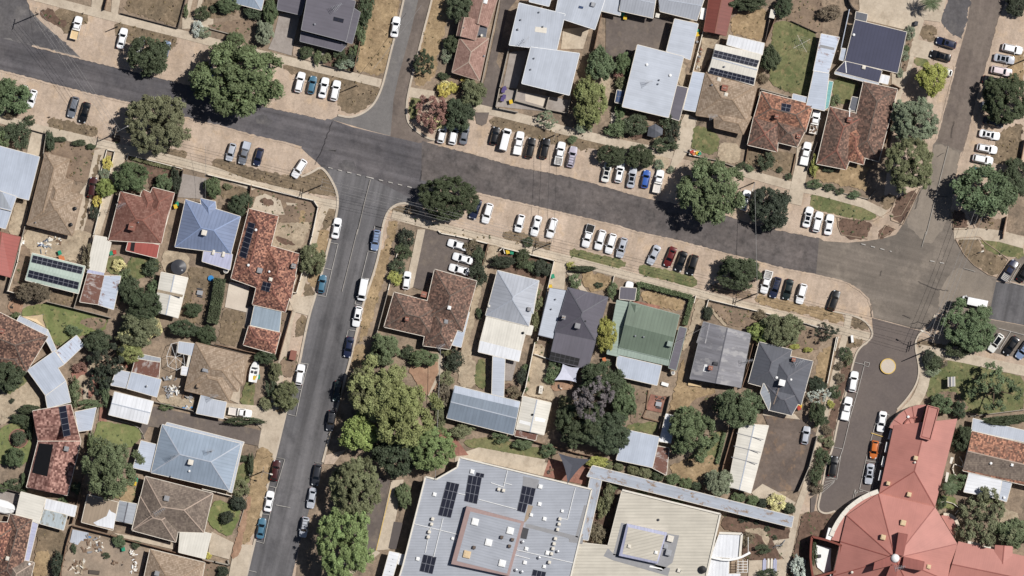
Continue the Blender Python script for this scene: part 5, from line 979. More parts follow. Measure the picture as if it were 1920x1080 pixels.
    if kind == 'tray':
        g2 = MB(); g2.prism([(-w, -h), (w, -h), (w, r0-.10), (-w, r0-.10)], .85, .97); g2.build('tray_bed', 'tray_paint', root)
        g2 = MB()
        for x0, x1, ya, yb in ((-w, -w+.06, -h, r0-.1), (w-.06, w, -h, r0-.1), (-w+.06, w-.06, -h, -h+.06)): g2.prism([(x0, ya), (x1, ya), (x1, yb), (x0, yb)], .97, 1.22)
        g2.prism([(-w+.06, r0-.16), (w-.06, r0-.16), (w-.06, r0-.1), (-w+.06, r0-.1)], .97, 1.6); g2.build('tray_sides', 'offwhite', root)
        g2 = MB(); g2.prism([(-.3, -h+.3), (.3, -h+.3), (.3, r0), (-.3, r0)], .35, .84); g2.build('chassis', 'black', root)
    register(root); return root, D[kind]
CAR = {k: car_proto(k) for k in ('sedan', 'hatch', 'suv', 'wagon', 'ute', 'tray', 'van', 'bus')}
CW = dict(white=(238, 239, 240), offwhite=(226, 226, 220), silver=(176, 180, 188), grey=(112, 116, 124), dark=(44, 46, 52), black=(20, 21, 24), navy=(32, 40, 66), blue=(54, 92, 168), paleblue=(126, 144, 174), teal=(72, 112, 134), red=(96, 30, 30), maroon=(62, 26, 26), orange=(196, 108, 50), lilac=(178, 172, 186), pink=(222, 208, 210), green=(26, 38, 38), cyan=(70, 128, 146))
EXTRA = {}
def extra(kind, what):
    """roof panels, racks, covers: one mesh each, shared by the vehicles that carry them"""
    k = (kind, what)
    if k in EXTRA: return EXTRA[k]
    L, Wd, zb, zr, w0, w1, r1, r0 = CAR[kind][1]; h = L/2; w = Wd/2; rw = w*.70*.8; m = MB(); mat = 'black'; nm = what
    if what == 'sunroof': m.prism([(-rw*.75, w1-.95), (rw*.75, w1-.95), (rw*.75, w1-.25), (-rw*.75, w1-.25)], zr-.01, zr+.015); mat = 'glass'
    if what == 'glass_roof': m.prism([(-rw*.95, r1+.25), (rw*.95, r1+.25), (rw*.95, w1-.12), (-rw*.95, w1-.12)], zr-.01, zr+.015); mat = 'glass'
    if what == 'roof_racks':
        for y in (w1-.45, (w1+r1)/2, r1+.4): m.box((0, y, zr+.09), (w*1.3, .08, .05))
        for x in (-rw*1.1, rw*1.1): m.box((x, (w1+r1)/2, zr+.05), (.06, (w1-r1)*.9, .05))
        mat = 'darkgrey'
    if what == 'tray_cover': m.prism([(-w+.08, -h+.06), (w-.08, -h+.06), (w-.08, r0-.14), (-w+.08, r0-.14)], 1.05, 1.12)
    if what == 'white_cover': m.prism([(-w+.08, -h+.06), (w-.08, -h+.06), (w-.08, r0-.14), (-w+.08, r0-.14)], 1.05, 1.14); mat = 'white'; nm = 'tray_cover'
    if what == 'grey_cover': m.prism([(-w+.08, -h+.06), (w-.08, -h+.06), (w-.08, r0-.14), (-w+.08, r0-.14)], 1.05, 1.14); mat = 'met_pale'; nm = 'tray_cover'
    if what == 'tray_rack':
        for y in np.linspace(-h+.15, r0-.3, 5): m.box((0, y, 1.5), (w*1.7, .07, .05))
        for x in (-w*.8, w*.8):
            m.box((x, (-h+r0)/2, 1.5), (.07, h+r0-.3, .05))
            for y in (-h+.2, r0-.3): m.box((x, y, 1.25), (.06, .06, .5))
        mat = 'offwhite'
    if what == 'load':
        r = random.Random(3)
        for i in range(7): m.box((r.uniform(-.6, .6), r.uniform(-h+.5, r0-.5), 1.1), (r.uniform(.2, .6), r.uniform(.2, .7), .3), r.uniform(0, 2))
        mat = 'timber'; nm = 'tray_load'
    o = m.build(nm, mat); EXTRA[k] = o; return o
KNAME = dict(sedan=('sedan', 'car'), hatch=('hatchback', 'car'), suv=('SUV', 'car'), wagon=('station wagon', 'car'), ute=('dual cab ute', 'ute'), tray=('tray ute', 'ute'), van=('van', 'van'), bus=('long van', 'van'))
ONAME = dict(sedan='parked_sedan', hatch='parked_hatchback', suv='parked_suv', wagon='parked_station_wagon', ute='parked_ute', tray='parked_tray_ute', van='parked_van', bus='white_van')
CN = dict(dark='charcoal', offwhite='white', paleblue='pale blue', lilac='silver lilac', pink='pinkish white', teal='steel blue', cyan='turquoise', green='black green', navy='navy')
ORD = 'first second third fourth fifth sixth seventh eighth ninth tenth eleventh twelfth'.split()
USED = set()
def car(t, x, y, hd, kind, col, label, extras='', group=None, f=1.0):
    root = CAR[kind][0]; c = copy_tree(root); c.name = ONAME[kind]; q = px(t, x, y); v = P(*q, .8)
    c.location = (v.x, v.y, .03+ZN[0]*.25); c.rotation_euler = (0, 0, -math.radians(hd)); c.scale = (.97*f, f, f)
    for ch in c.children:
        if ch.name.split('.')[0] in ('body', 'wing_mirror'): ch.color = lin(CW[col])
        if ch.name.startswith('tray_bed'): ch.color = lin((216, 190, 148) if 'tan_tray' in extras else (214, 208, 202))
    for e in extras.replace('tan_tray', '').split():
        o = extra(kind, e); d = o.copy(); COL.objects.link(d); d.parent = c
    tag(c, label, KNAME[kind][1], group)
def row(t, where, cars, group='cars parked along the roads'):
    n = len(cars)
    for i, a in enumerate(cars):
        x, y, hd, kind, col = a[:5]; ex = a[5] if len(a) > 5 else ''
        tt = a[6] if len(a) > 6 else t
        lab = f"{CN.get(col, col)} {KNAME[kind][0]}".replace("dual cab ute", "dual-cab ute")+(f", {ORD[i]} from the left {where}" if n > 1 else f" {where}")
        car(tt, x, y, hd, kind, col, lab, ex, group)
S_, H_, U_, WG, DU, TR, VN = 'sedan', 'hatch', 'suv', 'wagon', 'ute', 'tray', 'van'
row(0, "of two parked by the top left path", [(688, 250, 14, TR, 'white', 'tan_tray'), (1100, 345, 13, S_, 'white')])
row(0, "half hidden by the dark top road tree", [(1262, 420, 14, H_, 'white'), (1490, 450, 16, H_, 'paleblue')])
row(10, "on the lower verge at the left edge", [(205, -185, 195, H_, 'white'), (288, -146, 196, H_, 'white'), (660, -68, 196, WG, 'grey'), (762, -20, 196, S_, 'black')])
row(1, "almost hidden under the biggest tree beside the north road", [(65, 690, 14, H_, 'blue')])
row(1, "in the four-car row by the junction", [(875, 740, 13, U_, 'white'), (985, 765, 12, H_, 'teal'), (1090, 790, 12, S_, 'white'), (1195, 815, 12, U_, 'white')])
row(1, "parked against the kerb of the north side street", [(1735, 242, 9, S_, 'white')])
row(11, "of the three on the orange verge", [(255, 337, 196, H_, 'silver'), (377, 345, 196, DU, 'grey', 'grey_cover'), (503, 380, 196, H_, 'navy')])
row(11, "parked askew at the verge end by the corner", [(870, 485, 213, U_, 'white')])
row(-1, "parked outermost at the top of the south street", [(631, 428, 10, S_, 'white')]); row(21, "parked opposite the corner house in the south street", [(1558, 98, 189, U_, 'paleblue', 'roof_racks')])
row(21, "beside the tree of the mottled terracotta house", [(1075, 492, 9, H_, 'teal')]); row(21, "parked on the right kerb outside the brown tiled house", [(1443, 542, 190, 'van', 'white')])
row(21, "below the white van in the south street", [(1393, 785, 191, U_, 'white', 'sunroof')]); row(-1, "above the big tree cluster on the south street kerb", [(654, 651, 191, S_, 'navy')])
row(31, "by the hedge of the boat house in the south street", [(876, 275, 9, U_, 'white')]); row(31, "half shaded under the olive tree cluster", [(1212, 425, 188, S_, 'green')]); row(31, "under the edge of the tall tree cluster", [(1155, 690, 189, U_, 'dark', 'roof_racks')])
row(41, "in the lower kerb bays on the west side of the south street", [(655, 130, 10, U_, 'maroon', '', 41)]); row(41, "between the maroon and blue cars in the south street", [(598, 408, 10, S_, 'white')]); row(41, "lowest in the west kerb bays of the south street", [(528, 652, 9, S_, 'teal')])
row(41, "topmost of three beside the fine leaved olive tree", [(1025, 172, 190, WG, 'dark')]); row(41, "middle of three beside the fine leaved olive tree", [(982, 378, 190, S_, 'silver')]); row(41, "lowest of three, in the bright green tree's shade", [(915, 640, 190, U_, 'silver', 'roof_racks')])
row(12, "of three below the reddish corner trees", [(330, 175, 12, H_, 'white'), (435, 175, 11, WG, 'white'), (533, 175, 10, S_, 'grey')])
row(12, "in the seven-car row below the flat-roofed building", [(805, 190, 13, H_, 'black'), (900, 225, 14, 'van', 'white'), (1022, 255, 10, DU, 'white', 'white_cover'), (1125, 300, 12, U_, 'black'), (1255, 305, 12, U_, 'black'), (1392, 348, 11, DU, 'white', 'tray_rack'), (1500, 380, 12, WG, 'lilac', 'roof_racks')])
row(13, "in the five-car row below the shrubs", [(-12, 515, 12, S_, 'offwhite', 'glass_roof'), (105, 520, 11, U_, 'white', 'sunroof'), (215, 567, 10, S_, 'silver', 'glass_roof'), (340, 580, 11, H_, 'blue', ''), (455, 600, 12, TR, 'white')])
row(13, "of three between the two roadside trees", [(1095, 800, 14, H_, 'offwhite'), (1235, 770, 14, U_, 'white'), (1358, 800, 14, S_, 'silver')])
row(13, "of three by the small corner lawn", [(1800, 922, 13, S_, 'white', 'glass_roof'), (1888, 965, 13, U_, 'white'), (1990, 990, 9, S_, 'white')])
row(12, "of two beside the tree on the south verge", [(632, 850, 200, S_, 'navy'), (740, 887, 196, U_, 'white')])
row(12, "of three opposite the seven-car row", [(1030, 978, 195, H_, 'white'), (1178, 1000, 195, S_, 'white'), (1320, 1020, 196, U_, 'white')])
row(22, "in the four-car row above the green verge", [(1645, 60, 196, DU, 'white', 'tray_cover'), (1755, 95, 196, U_, 'white'), (1850, 128, 196, U_, 'white'), (1948, 165, 196, U_, 'silver', 'sunroof')])
row(23, "of four above the hedge framed lawn", [(412, 230, 206, S_, 'silver'), (560, 248, 202, S_, 'red'), (658, 288, 200, S_, 'black'), (760, 320, 197, U_, 'black')])
row(23, "of four beside the leaning power pole", [(1425, 475, 195, DU, 'white', 'tray_rack'), (1507, 524, 197, WG, 'navy', 'roof_racks'), (1620, 540, 194, S_, 'green'), (1742, 580, 195, U_, 'white')])
row(24, "standing alone on the dirt near the wide junction", [(210, 640, 19, U_, 'black')]); row(24, "driving into the wide pale junction", [(1475, 655, 282, 'bus', 'white')])
row(24, "of two in the bays at the right edge", [(1790, 370, 32, DU, 'navy', 'tray_rack'), (1925, 385, 32, S_, 'black')])
row(24, "of three in the bays below the green tree", [(1668, 1022, 215, U_, 'offwhite', 'glass_roof'), (1805, 1048, 215, S_, 'black'), (1915, 1085, 215, U_, 'paleblue', 'roof_racks')])
row(4, "upper of two beside the navy roofed house", [(1220, 385, 287, U_, 'navy', 'sunroof')]); row(4, "lower of two beside the navy roofed house", [(1170, 503, 286, S_, 'black', 'glass_roof')]); row(4, "poking out from under the yellow-green tree", [(1195, 640, 286, H_, 'offwhite')])
E_ = "on the right verge of the northeast street"
for i, a in enumerate([(1815, 440, 103, U_, 'white', ''), (1742, 530, 101, S_, 'silver', 'glass_roof'), (1718, 640, 102, WG, 'pink', ''), (1640, 730, 104, S_, 'black', ''), (1620, 965, 104, S_, 'grey', ''), (1645, 1100, 104, S_, 'dark', ''), (1610, 1213, 102, S_, 'white', 'sunroof'), (1587, 1338, 101, U_, 'white', 'sunroof'), (1550, 1434, 102, U_, 'white', ''), (1530, 1545, 102, H_, 'cyan', '')]):
    car(4, *a[:5], f"{CN.get(a[4], a[4])} {KNAME[a[3]][0]}, {ORD[i]} from the top {E_}", a[5], 'cars parked along the roads')
row(10, "in the driveway of the long tan house", [(832, 655, 8, U_, 'maroon', '')])
for i, a in enumerate([(472, 140), (517, 262), (484, 362)]): car(22, *a, 286, S_, 'white', f"white sedan, {['topmost', 'middle', 'lowest'][i]} of three on the brown asphalt front yard", '', 'white sedans on the asphalt yard')
row(21, "on the path beside the brown three-winged house", [(1837, 460, 8, H_, 'white')]); row(23, "nose poking from the charcoal carport roof", [(180, 562, 12, S_, 'white')])
row(3, "with a loaded tray beside the terracotta solar house", [(1862, 1100, 11, TR, 'white', 'load')]); row(13, "in the driveway of the square solar panel house", [(1780, 350, 12, DU, 'white', 'white_cover')])
row(31, "facing the street on the hedged driveway", [(338, 615, 99, TR, 'white', '')]); row(33, "tucked under the shrubs on the stained asphalt yard", [(1780, 822, 10, H_, 'silver')])
row(34, "upper of two on the left of the car park street", [(385, 338, 9, U_, 'white')]); row(34, "lower of two on the left of the car park street", [(325, 580, 12, DU, 'white', 'white_cover')]); row(34, "beside the church's curved fan roof", [(640, 698, 190, S_, 'white')]); row(34, "in the bay beside the church's white awnings", [(572, 950, 188, H_, 'orange')])
row(44, "beside the garden bed opposite the church", [(202, 92, 9, U_, 'black')]); row(44, "below the orange hatchback by the church", [(530, 160, 188, S_, 'silver', 'sunroof')])
for k in CAR: retire(CAR[k][0])
for o in EXTRA.values(): bpy.data.objects.remove(o)
# ------------------------------------------------------------------ trees and shrubs
def crown_mesh(name, seed, nmain, rm, nsub, rs, per, leaf, skip=.1, flat=.8, droop=.0, tight=.5, lobe=.16, core=0):
    """unit crown: limbs carry clumps, clumps carry leaf-size faces; valleys and gaps stay open between the limbs"""
    r = np.random.default_rng(seed); C, R, T0 = [], [], []
    def unit(n): d = r.normal(size=(n, 3)); return d/np.linalg.norm(d, axis=1)[:, None]
    for i in range(nmain):
        z = 1-(i+.5)/nmain*1.35; a = i*2.39996+r.uniform(-.35, .35); h = math.sqrt(max(0, 1-z*z)); d = np.array([h*math.cos(a), h*math.sin(a), z])
        if r.random() < skip: continue
        rr = rm*r.uniform(.78, 1.22); m = d*(1-rr)*(1+r.normal()*lobe); m[2] *= flat; tone = r.uniform(.82, 1.2)
        u = unit(nsub*3); u = u[(u @ d) > -.25][:nsub]
        for q in u: C.append(m+q*rr*r.uniform(.75, 1.0)*np.array([1, 1, .85])); R.append(rs*r.uniform(.7, 1.3)); T0.append(tone*r.uniform(.86, 1.16))
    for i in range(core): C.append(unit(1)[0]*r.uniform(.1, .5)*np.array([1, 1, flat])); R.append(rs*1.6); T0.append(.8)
    P_, T = [], []
    for c, q, t in zip(C, R, T0):
        n = max(4, int(per*(q/rs)**2)); d = unit(n); d[:, 2] = np.where((d[:, 2] < -.3) & (r.random(n) < .7), -d[:, 2], d[:, 2])
        p = c+d*(q*r.uniform(tight, 1.12, n)*(1+.12*r.normal(size=n)))[:, None]*np.array([1, 1, .85]); p[:, 2] -= droop*q*r.random(n)
        nn = d*.6+np.array([0, 0, .40])+r.normal(size=(n, 3))*.42; nn /= np.linalg.norm(nn, axis=1)[:, None]
        u = np.cross(nn, unit(n)); u /= np.linalg.norm(u, axis=1)[:, None]+1e-9; v = np.cross(nn, u); s = (leaf*r.uniform(.6, 1.4, n))[:, None]
        P_.append(np.stack([p-u*s, p-v*s*.6, p+u*s, p+v*s*.6], 1).reshape(-1, 3)); T.append(t*r.uniform(.82, 1.2, n))
    V = np.concatenate(P_).astype(np.float32); T = np.concatenate(T).astype(np.float32); n = len(T)
    me = bpy.data.meshes.new(name); me.vertices.add(4*n); me.vertices.foreach_set('co', V.ravel()); me.loops.add(4*n); me.loops.foreach_set('vertex_index', np.arange(4*n, dtype=np.int32)); me.polygons.add(n); me.polygons.foreach_set('loop_start', np.arange(0, 4*n, 4, dtype=np.int32)); me.polygons.foreach_set('loop_total', np.full(n, 4, dtype=np.int32))
    me.materials.append(MATS['leaf']); at = me.attributes.new('tone', 'FLOAT', 'FACE'); at.data.foreach_set('value', T); me.update(); me.validate(); return me
CR = {'b': [crown_mesh('crown', s, 20, .34, 10, .14, 52, .048, .05, lobe=.12, core=6) for s in (1, 2, 3)], 'B': [crown_mesh('crown', s, 30, .27, 13, .105, 56, .033, .07, lobe=.2, core=16) for s in (21, 22, 23)],
      'f': [crown_mesh('crown', s, 28, .28, 9, .12, 50, .040, .06, lobe=.13, core=8) for s in (4, 5)], 'F': [crown_mesh('crown', s, 48, .22, 10, .085, 62, .027, .06, lobe=.14, core=16) for s in (24, 25)],
      's': [crown_mesh('crown', s, 22, .26, 6, .11, 40, .040, .28, lobe=.28, tight=.2) for s in (6, 7)], 'c': [crown_mesh('crown', s, 13, .40, 12, .15, 58, .046, .05, lobe=.12) for s in (8, 9)],
      'w': [crown_mesh('crown', s, 40, .2, 8, .11, 40, .036, .15, droop=.8, lobe=.3, tight=.2) for s in (10, 11)],
      'k': [crown_mesh('shrub', s, 9, .46, 6, .24, 30, .085, .08, lobe=.16) for s in (12, 13, 14)], 'q': [crown_mesh('shrub', s, 18, .36, 5, .22, 30, .080, 0, .95, lobe=.03) for s in (15, 16)]}
def trunk_mesh(seed):
    r = random.Random(seed); m = MB(); m.tube([(0, 0, -1.25), (.02, .01, -.7), (0, .02, -.2), (.03, 0, .25)], .075, 8, r2=.03)
    for i in range(7):
        a = 2*math.pi*i/7+r.uniform(-.3, .3); z = r.uniform(-.6, -.1); e = r.uniform(.45, .75)
        p = [(0, 0, z), (math.cos(a)*e*.45, math.sin(a)*e*.45, z+.28), (math.cos(a)*e, math.sin(a)*e, z+.5)]; m.tube(p, .032, 6, r2=.010)
    return m.build('trunk', 'trunk').data
TM = [trunk_mesh(i) for i in (1, 2)]
for o in [o for o in bpy.data.objects if o.name.startswith('trunk') and o.parent is None]: bpy.data.objects.remove(o)
LC = dict(d=(72, 80, 60), g=(98, 108, 78), G=(116, 130, 86), o=(108, 110, 82), l=(126, 130, 86), y=(184, 172, 96), Y=(148, 148, 84), r=(132, 100, 90), p=(100, 96, 96), w=(172, 178, 166), b=(108, 98, 82), m=(90, 102, 74), k=(60, 66, 54), G2=(126, 138, 82), c=(196, 190, 142), e=(122, 130, 108))
LADJ = dict(d='dark green', g='green', G='bright green', o='olive green', l='light green', y='yellow', Y='yellow-green', r='reddish brown', p='purple grey', w='silvery white', b='brownish', m='mid green', k='very dark green', G2='lime green', c='cream flowering', e='grey green')
TR_ = random.Random(21)
def leafcol(c):
    f = TR_.uniform(1.02, 1.22); a = lin(LC[c]); return (a[0]*f*TR_.uniform(.96, 1.04), a[1]*f, a[2]*f*TR_.uniform(.94, 1.06), 1)
def tree(x, y, rx, ry, kind, col, where, noun=None, h=None, t=-1, group=None):
    x, y = px(t, x, y); rx *= S; ry *= S; r = (rx+ry)/2
    if kind in 'kq':
        hc = (h or r*.85); q = P(x, y, hc); o = bpy.data.objects.new('shrub', TR_.choice(CR[kind])); COL.objects.link(o)
        o.location = (q.x, q.y, hc*.78); qt = TR_.randrange(4); o.scale = (ry if qt % 2 else rx, rx if qt % 2 else ry, max(.5, hc*.85)); o.rotation_euler = (0, 0, qt*math.pi/2); o.color = leafcol(col)
        tag(o, f"{LADJ[col]} {noun or ('clipped round shrub' if kind == 'q' else 'shrub')} {where}", 'shrub', group); return o
    hc = h or r*.58+.5; kind = {'b': 'B', 'f': 'F'}.get(kind, kind) if r > 5.2 else kind; q = P(x, y, hc+r*.3); root = empty('tree', (q.x, q.y, 0)); rz = r*.85
    c = bpy.data.objects.new('crown', TR_.choice(CR[kind])); COL.objects.link(c); c.parent = root; c.location = (0, 0, hc); qt = TR_.randrange(4); c.scale = ((ry if qt % 2 else rx)*.94, (rx if qt % 2 else ry)*.94, rz)
    c.rotation_euler = (0, 0, qt*math.pi/2); c.color = leafcol(col)
    k = bpy.data.objects.new('trunk', TR_.choice(TM)); COL.objects.link(k); k.parent = root; k.location = (0, 0, hc); k.scale = (r, r, hc/1.22)
    tag(root, f"{LADJ[col]} {noun or 'tree'} {where}", 'tree', group); return root
TREES = """
279 103 43 40 f d hiding two cars by the top road
443 147 84 68 b g|largest street tree, overhanging the north side of the road|4.6
293 231 62 57 f o broad and beside the white-armed light pole on the south verge
15 183 42 38 b m at the left edge next to a white hatchback
839 373 58 41 f d on the south verge corner, above a half hidden navy sedan
1333 357 61 60 b g dense and round, with a wide shadow across the main road|6
1444 389 42 44 f k thin and ragged, covering a silver sedan
1384 512 45 34 f d wide, on the dirt verge left of the leaning power pole
1147 291 30 22 f d low spreading, left one above the five-car row
1200 295 28 24 f d low spreading, right one above the five-car row
793 118 21 20 w d standing on the kerb of the north side street
812 210 32 30 w r on the corner of the north side street
860 214 32 32 b d between the reddish corner tree and the driveway
887 173 27 26 b o round, at the foot of the pink tiled house driveway
863 16 27 30 b d at the top beside the pink brown tiled house
848 82 17 18 b d against the west wall of the pink tiled house
1127 120 29 36 c m tall, between the staggered grey flats and the turning yard
1104 192 34 48 f l airy, south-east of the staggered grey flats
1025 222 20 17 s e wispy and pale, on the path below the bin courtyard
1171 121 19 24 f m against the west wall of the L-shaped grey flats
1446 109 20 28 c d tall narrow, on the corner of the clothesline lawn
1471 13 20 22 c d top edge, beside a small white tank
1402 4 38 17 b d spreading along the top edge above the straw lawn
1747 147 31 36 c Y rounded, in front of the navy roofed house|4.5
1714 226 46 44 f e ragged, beside the three-gabled corner house
1707 308 46 52 f o tall, shading the east side of the corner house|8
1886 186 46 48 f d upper one on the right edge verge
1847 362 64 54 c m broad pine-like, overhanging the pale northeast street|6
1905 332 32 38 f d behind the broad pine-like tree at the right edge
1906 8 22 22 q k top right corner beside the dusty street
1817 614 52 46 b m beside the white long van in the junction|4
1866 732 50 50 s m in the small park east of the roundabout|5
1840 972 44 50 w o feathery, between the church and the terracotta right edge house
1902 1000 34 30 b g at the right edge behind the Nearby church apse
712 738 58 60 b l upper left big crown, in the south street tree cluster|6
752 778 62 64 b l lower right big crown, in the south street tree cluster|7
676 812 40 40 c G2 brightest yellowish, lower left of the street cluster|5
720 655 30 32 f g topmost, beside the brown three-winged house
682 730 34 42 f o at the kerb edge of the street cluster|5
806 840 46 42 f G right end, beside the slate blue shed|5
742 852 46 44 c d below the two big crowns, by the little carpark
664 916 48 62 f o fine leaved, over the car park drive|5.5
645 1018 54 70 f G bottom one, overhanging the south street|7
1128 715 46 38 f d behind the pale sail shade
1090 795 48 46 f d left part of the thicket around the purple tree
1135 808 48 44 b d right part of the thicket around the purple tree
1108 750 38 42 s p bare-branched jacaranda-like, in the middle of a thicket|8
1168 752 28 40 b m beside the rust lattice and brick terrace
1300 810 47 48 b g round, below the dirt yard by the long cream shed|4.6
1385 763 46 38 f m spreading, between the grey corrugated and dark hipped houses|4.6
1348 903 28 26 f e round, at the end of the clipped shrub row
204 880 52 56 b g big, between the two terracotta and grey brown houses|9
242 545 24 30 b d upper one behind the rusty patched shed
266 575 36 34 f d thick, beside the white gable shed
258 618 42 34 f o in the heart of the backyard thicket
240 632 26 24 s c palest, in the backyard thicket
285 615 22 24 s c second palest, near the tan faceted house
244 660 26 22 c l lime tinted, below the backyard thicket
202 675 30 32 w k spiky, beside the brick circle garden
188 712 20 28 w k lower spiky one against the brick circle garden
182 640 32 24 c d at the east end of the bright green lawn
62 549 34 20 f b low brownish, behind the mint solar shed
246 332 36 30 f m domed, in front of the red tiled house
199 352 20 18 b G2 beside the maroon driveway car
307 343 18 18 f m in the red tiled house's front yard
585 488 27 32 f o on the footpath beside the terracotta corner house
495 61 19 24 f e dome-shaped, beside the grey concrete drive
507 22 15 26 b m narrow, at the edge of the charcoal garage
430 9 27 15 b m beside the curved pale path at the top
442 72 18 16 c g small, above the largest street tree
1136 628 21 34 f Y slender, between the charcoal house and the green house
1425 622 24 20 b G2 small, over the path in front of the dark hipped house
1466 616 42 32 f o wide, in front of the dark grey hipped house
1547 622 26 18 s k thin dark, beside the corner footpath
1808 822 19 27 f d beside the church's east wing
1762 759 24 22 b m left of two against the church's fan roof
1799 769 15 17 b d right of two against the church's fan roof
1532 720 18 16 b k on the path beside the stained asphalt yard
1533 742 22 16 s w on the path corner by the dark hipped house
1533 775 17 26 f d above the silver hatchback on the path side
537 742 26 28 f o on the street side of the boat house hedge
757 930 16 26 b g beside the car park path at the school
12 705 34 30 b d at the left edge by the curved drive
28 858 20 20 f m star shaped, on the round lawn at the left edge
345 617 30 18 c d rounded, above the wire aviary
386 628 22 20 b d next to the tall hedge end
"""
for ln in TREES.strip().split('\n'):
    a = ln.split('|'); f = a[0].split(None, 6); h = float(a[-1]) if len(a) > 1 and a[-1].replace('.', '').isdigit() else None
    where = f[6] if len(f) > 6 else ''; rest = [q for q in a[1:] if not q.replace('.', '').isdigit()]
    if rest: where = rest[0]
    x = float(f[0]); where = where.replace('Nearby ', '')
    tree(x, float(f[1]), float(f[2]), float(f[3]), f[4], f[5], where, h=h*1.0 if h else None)
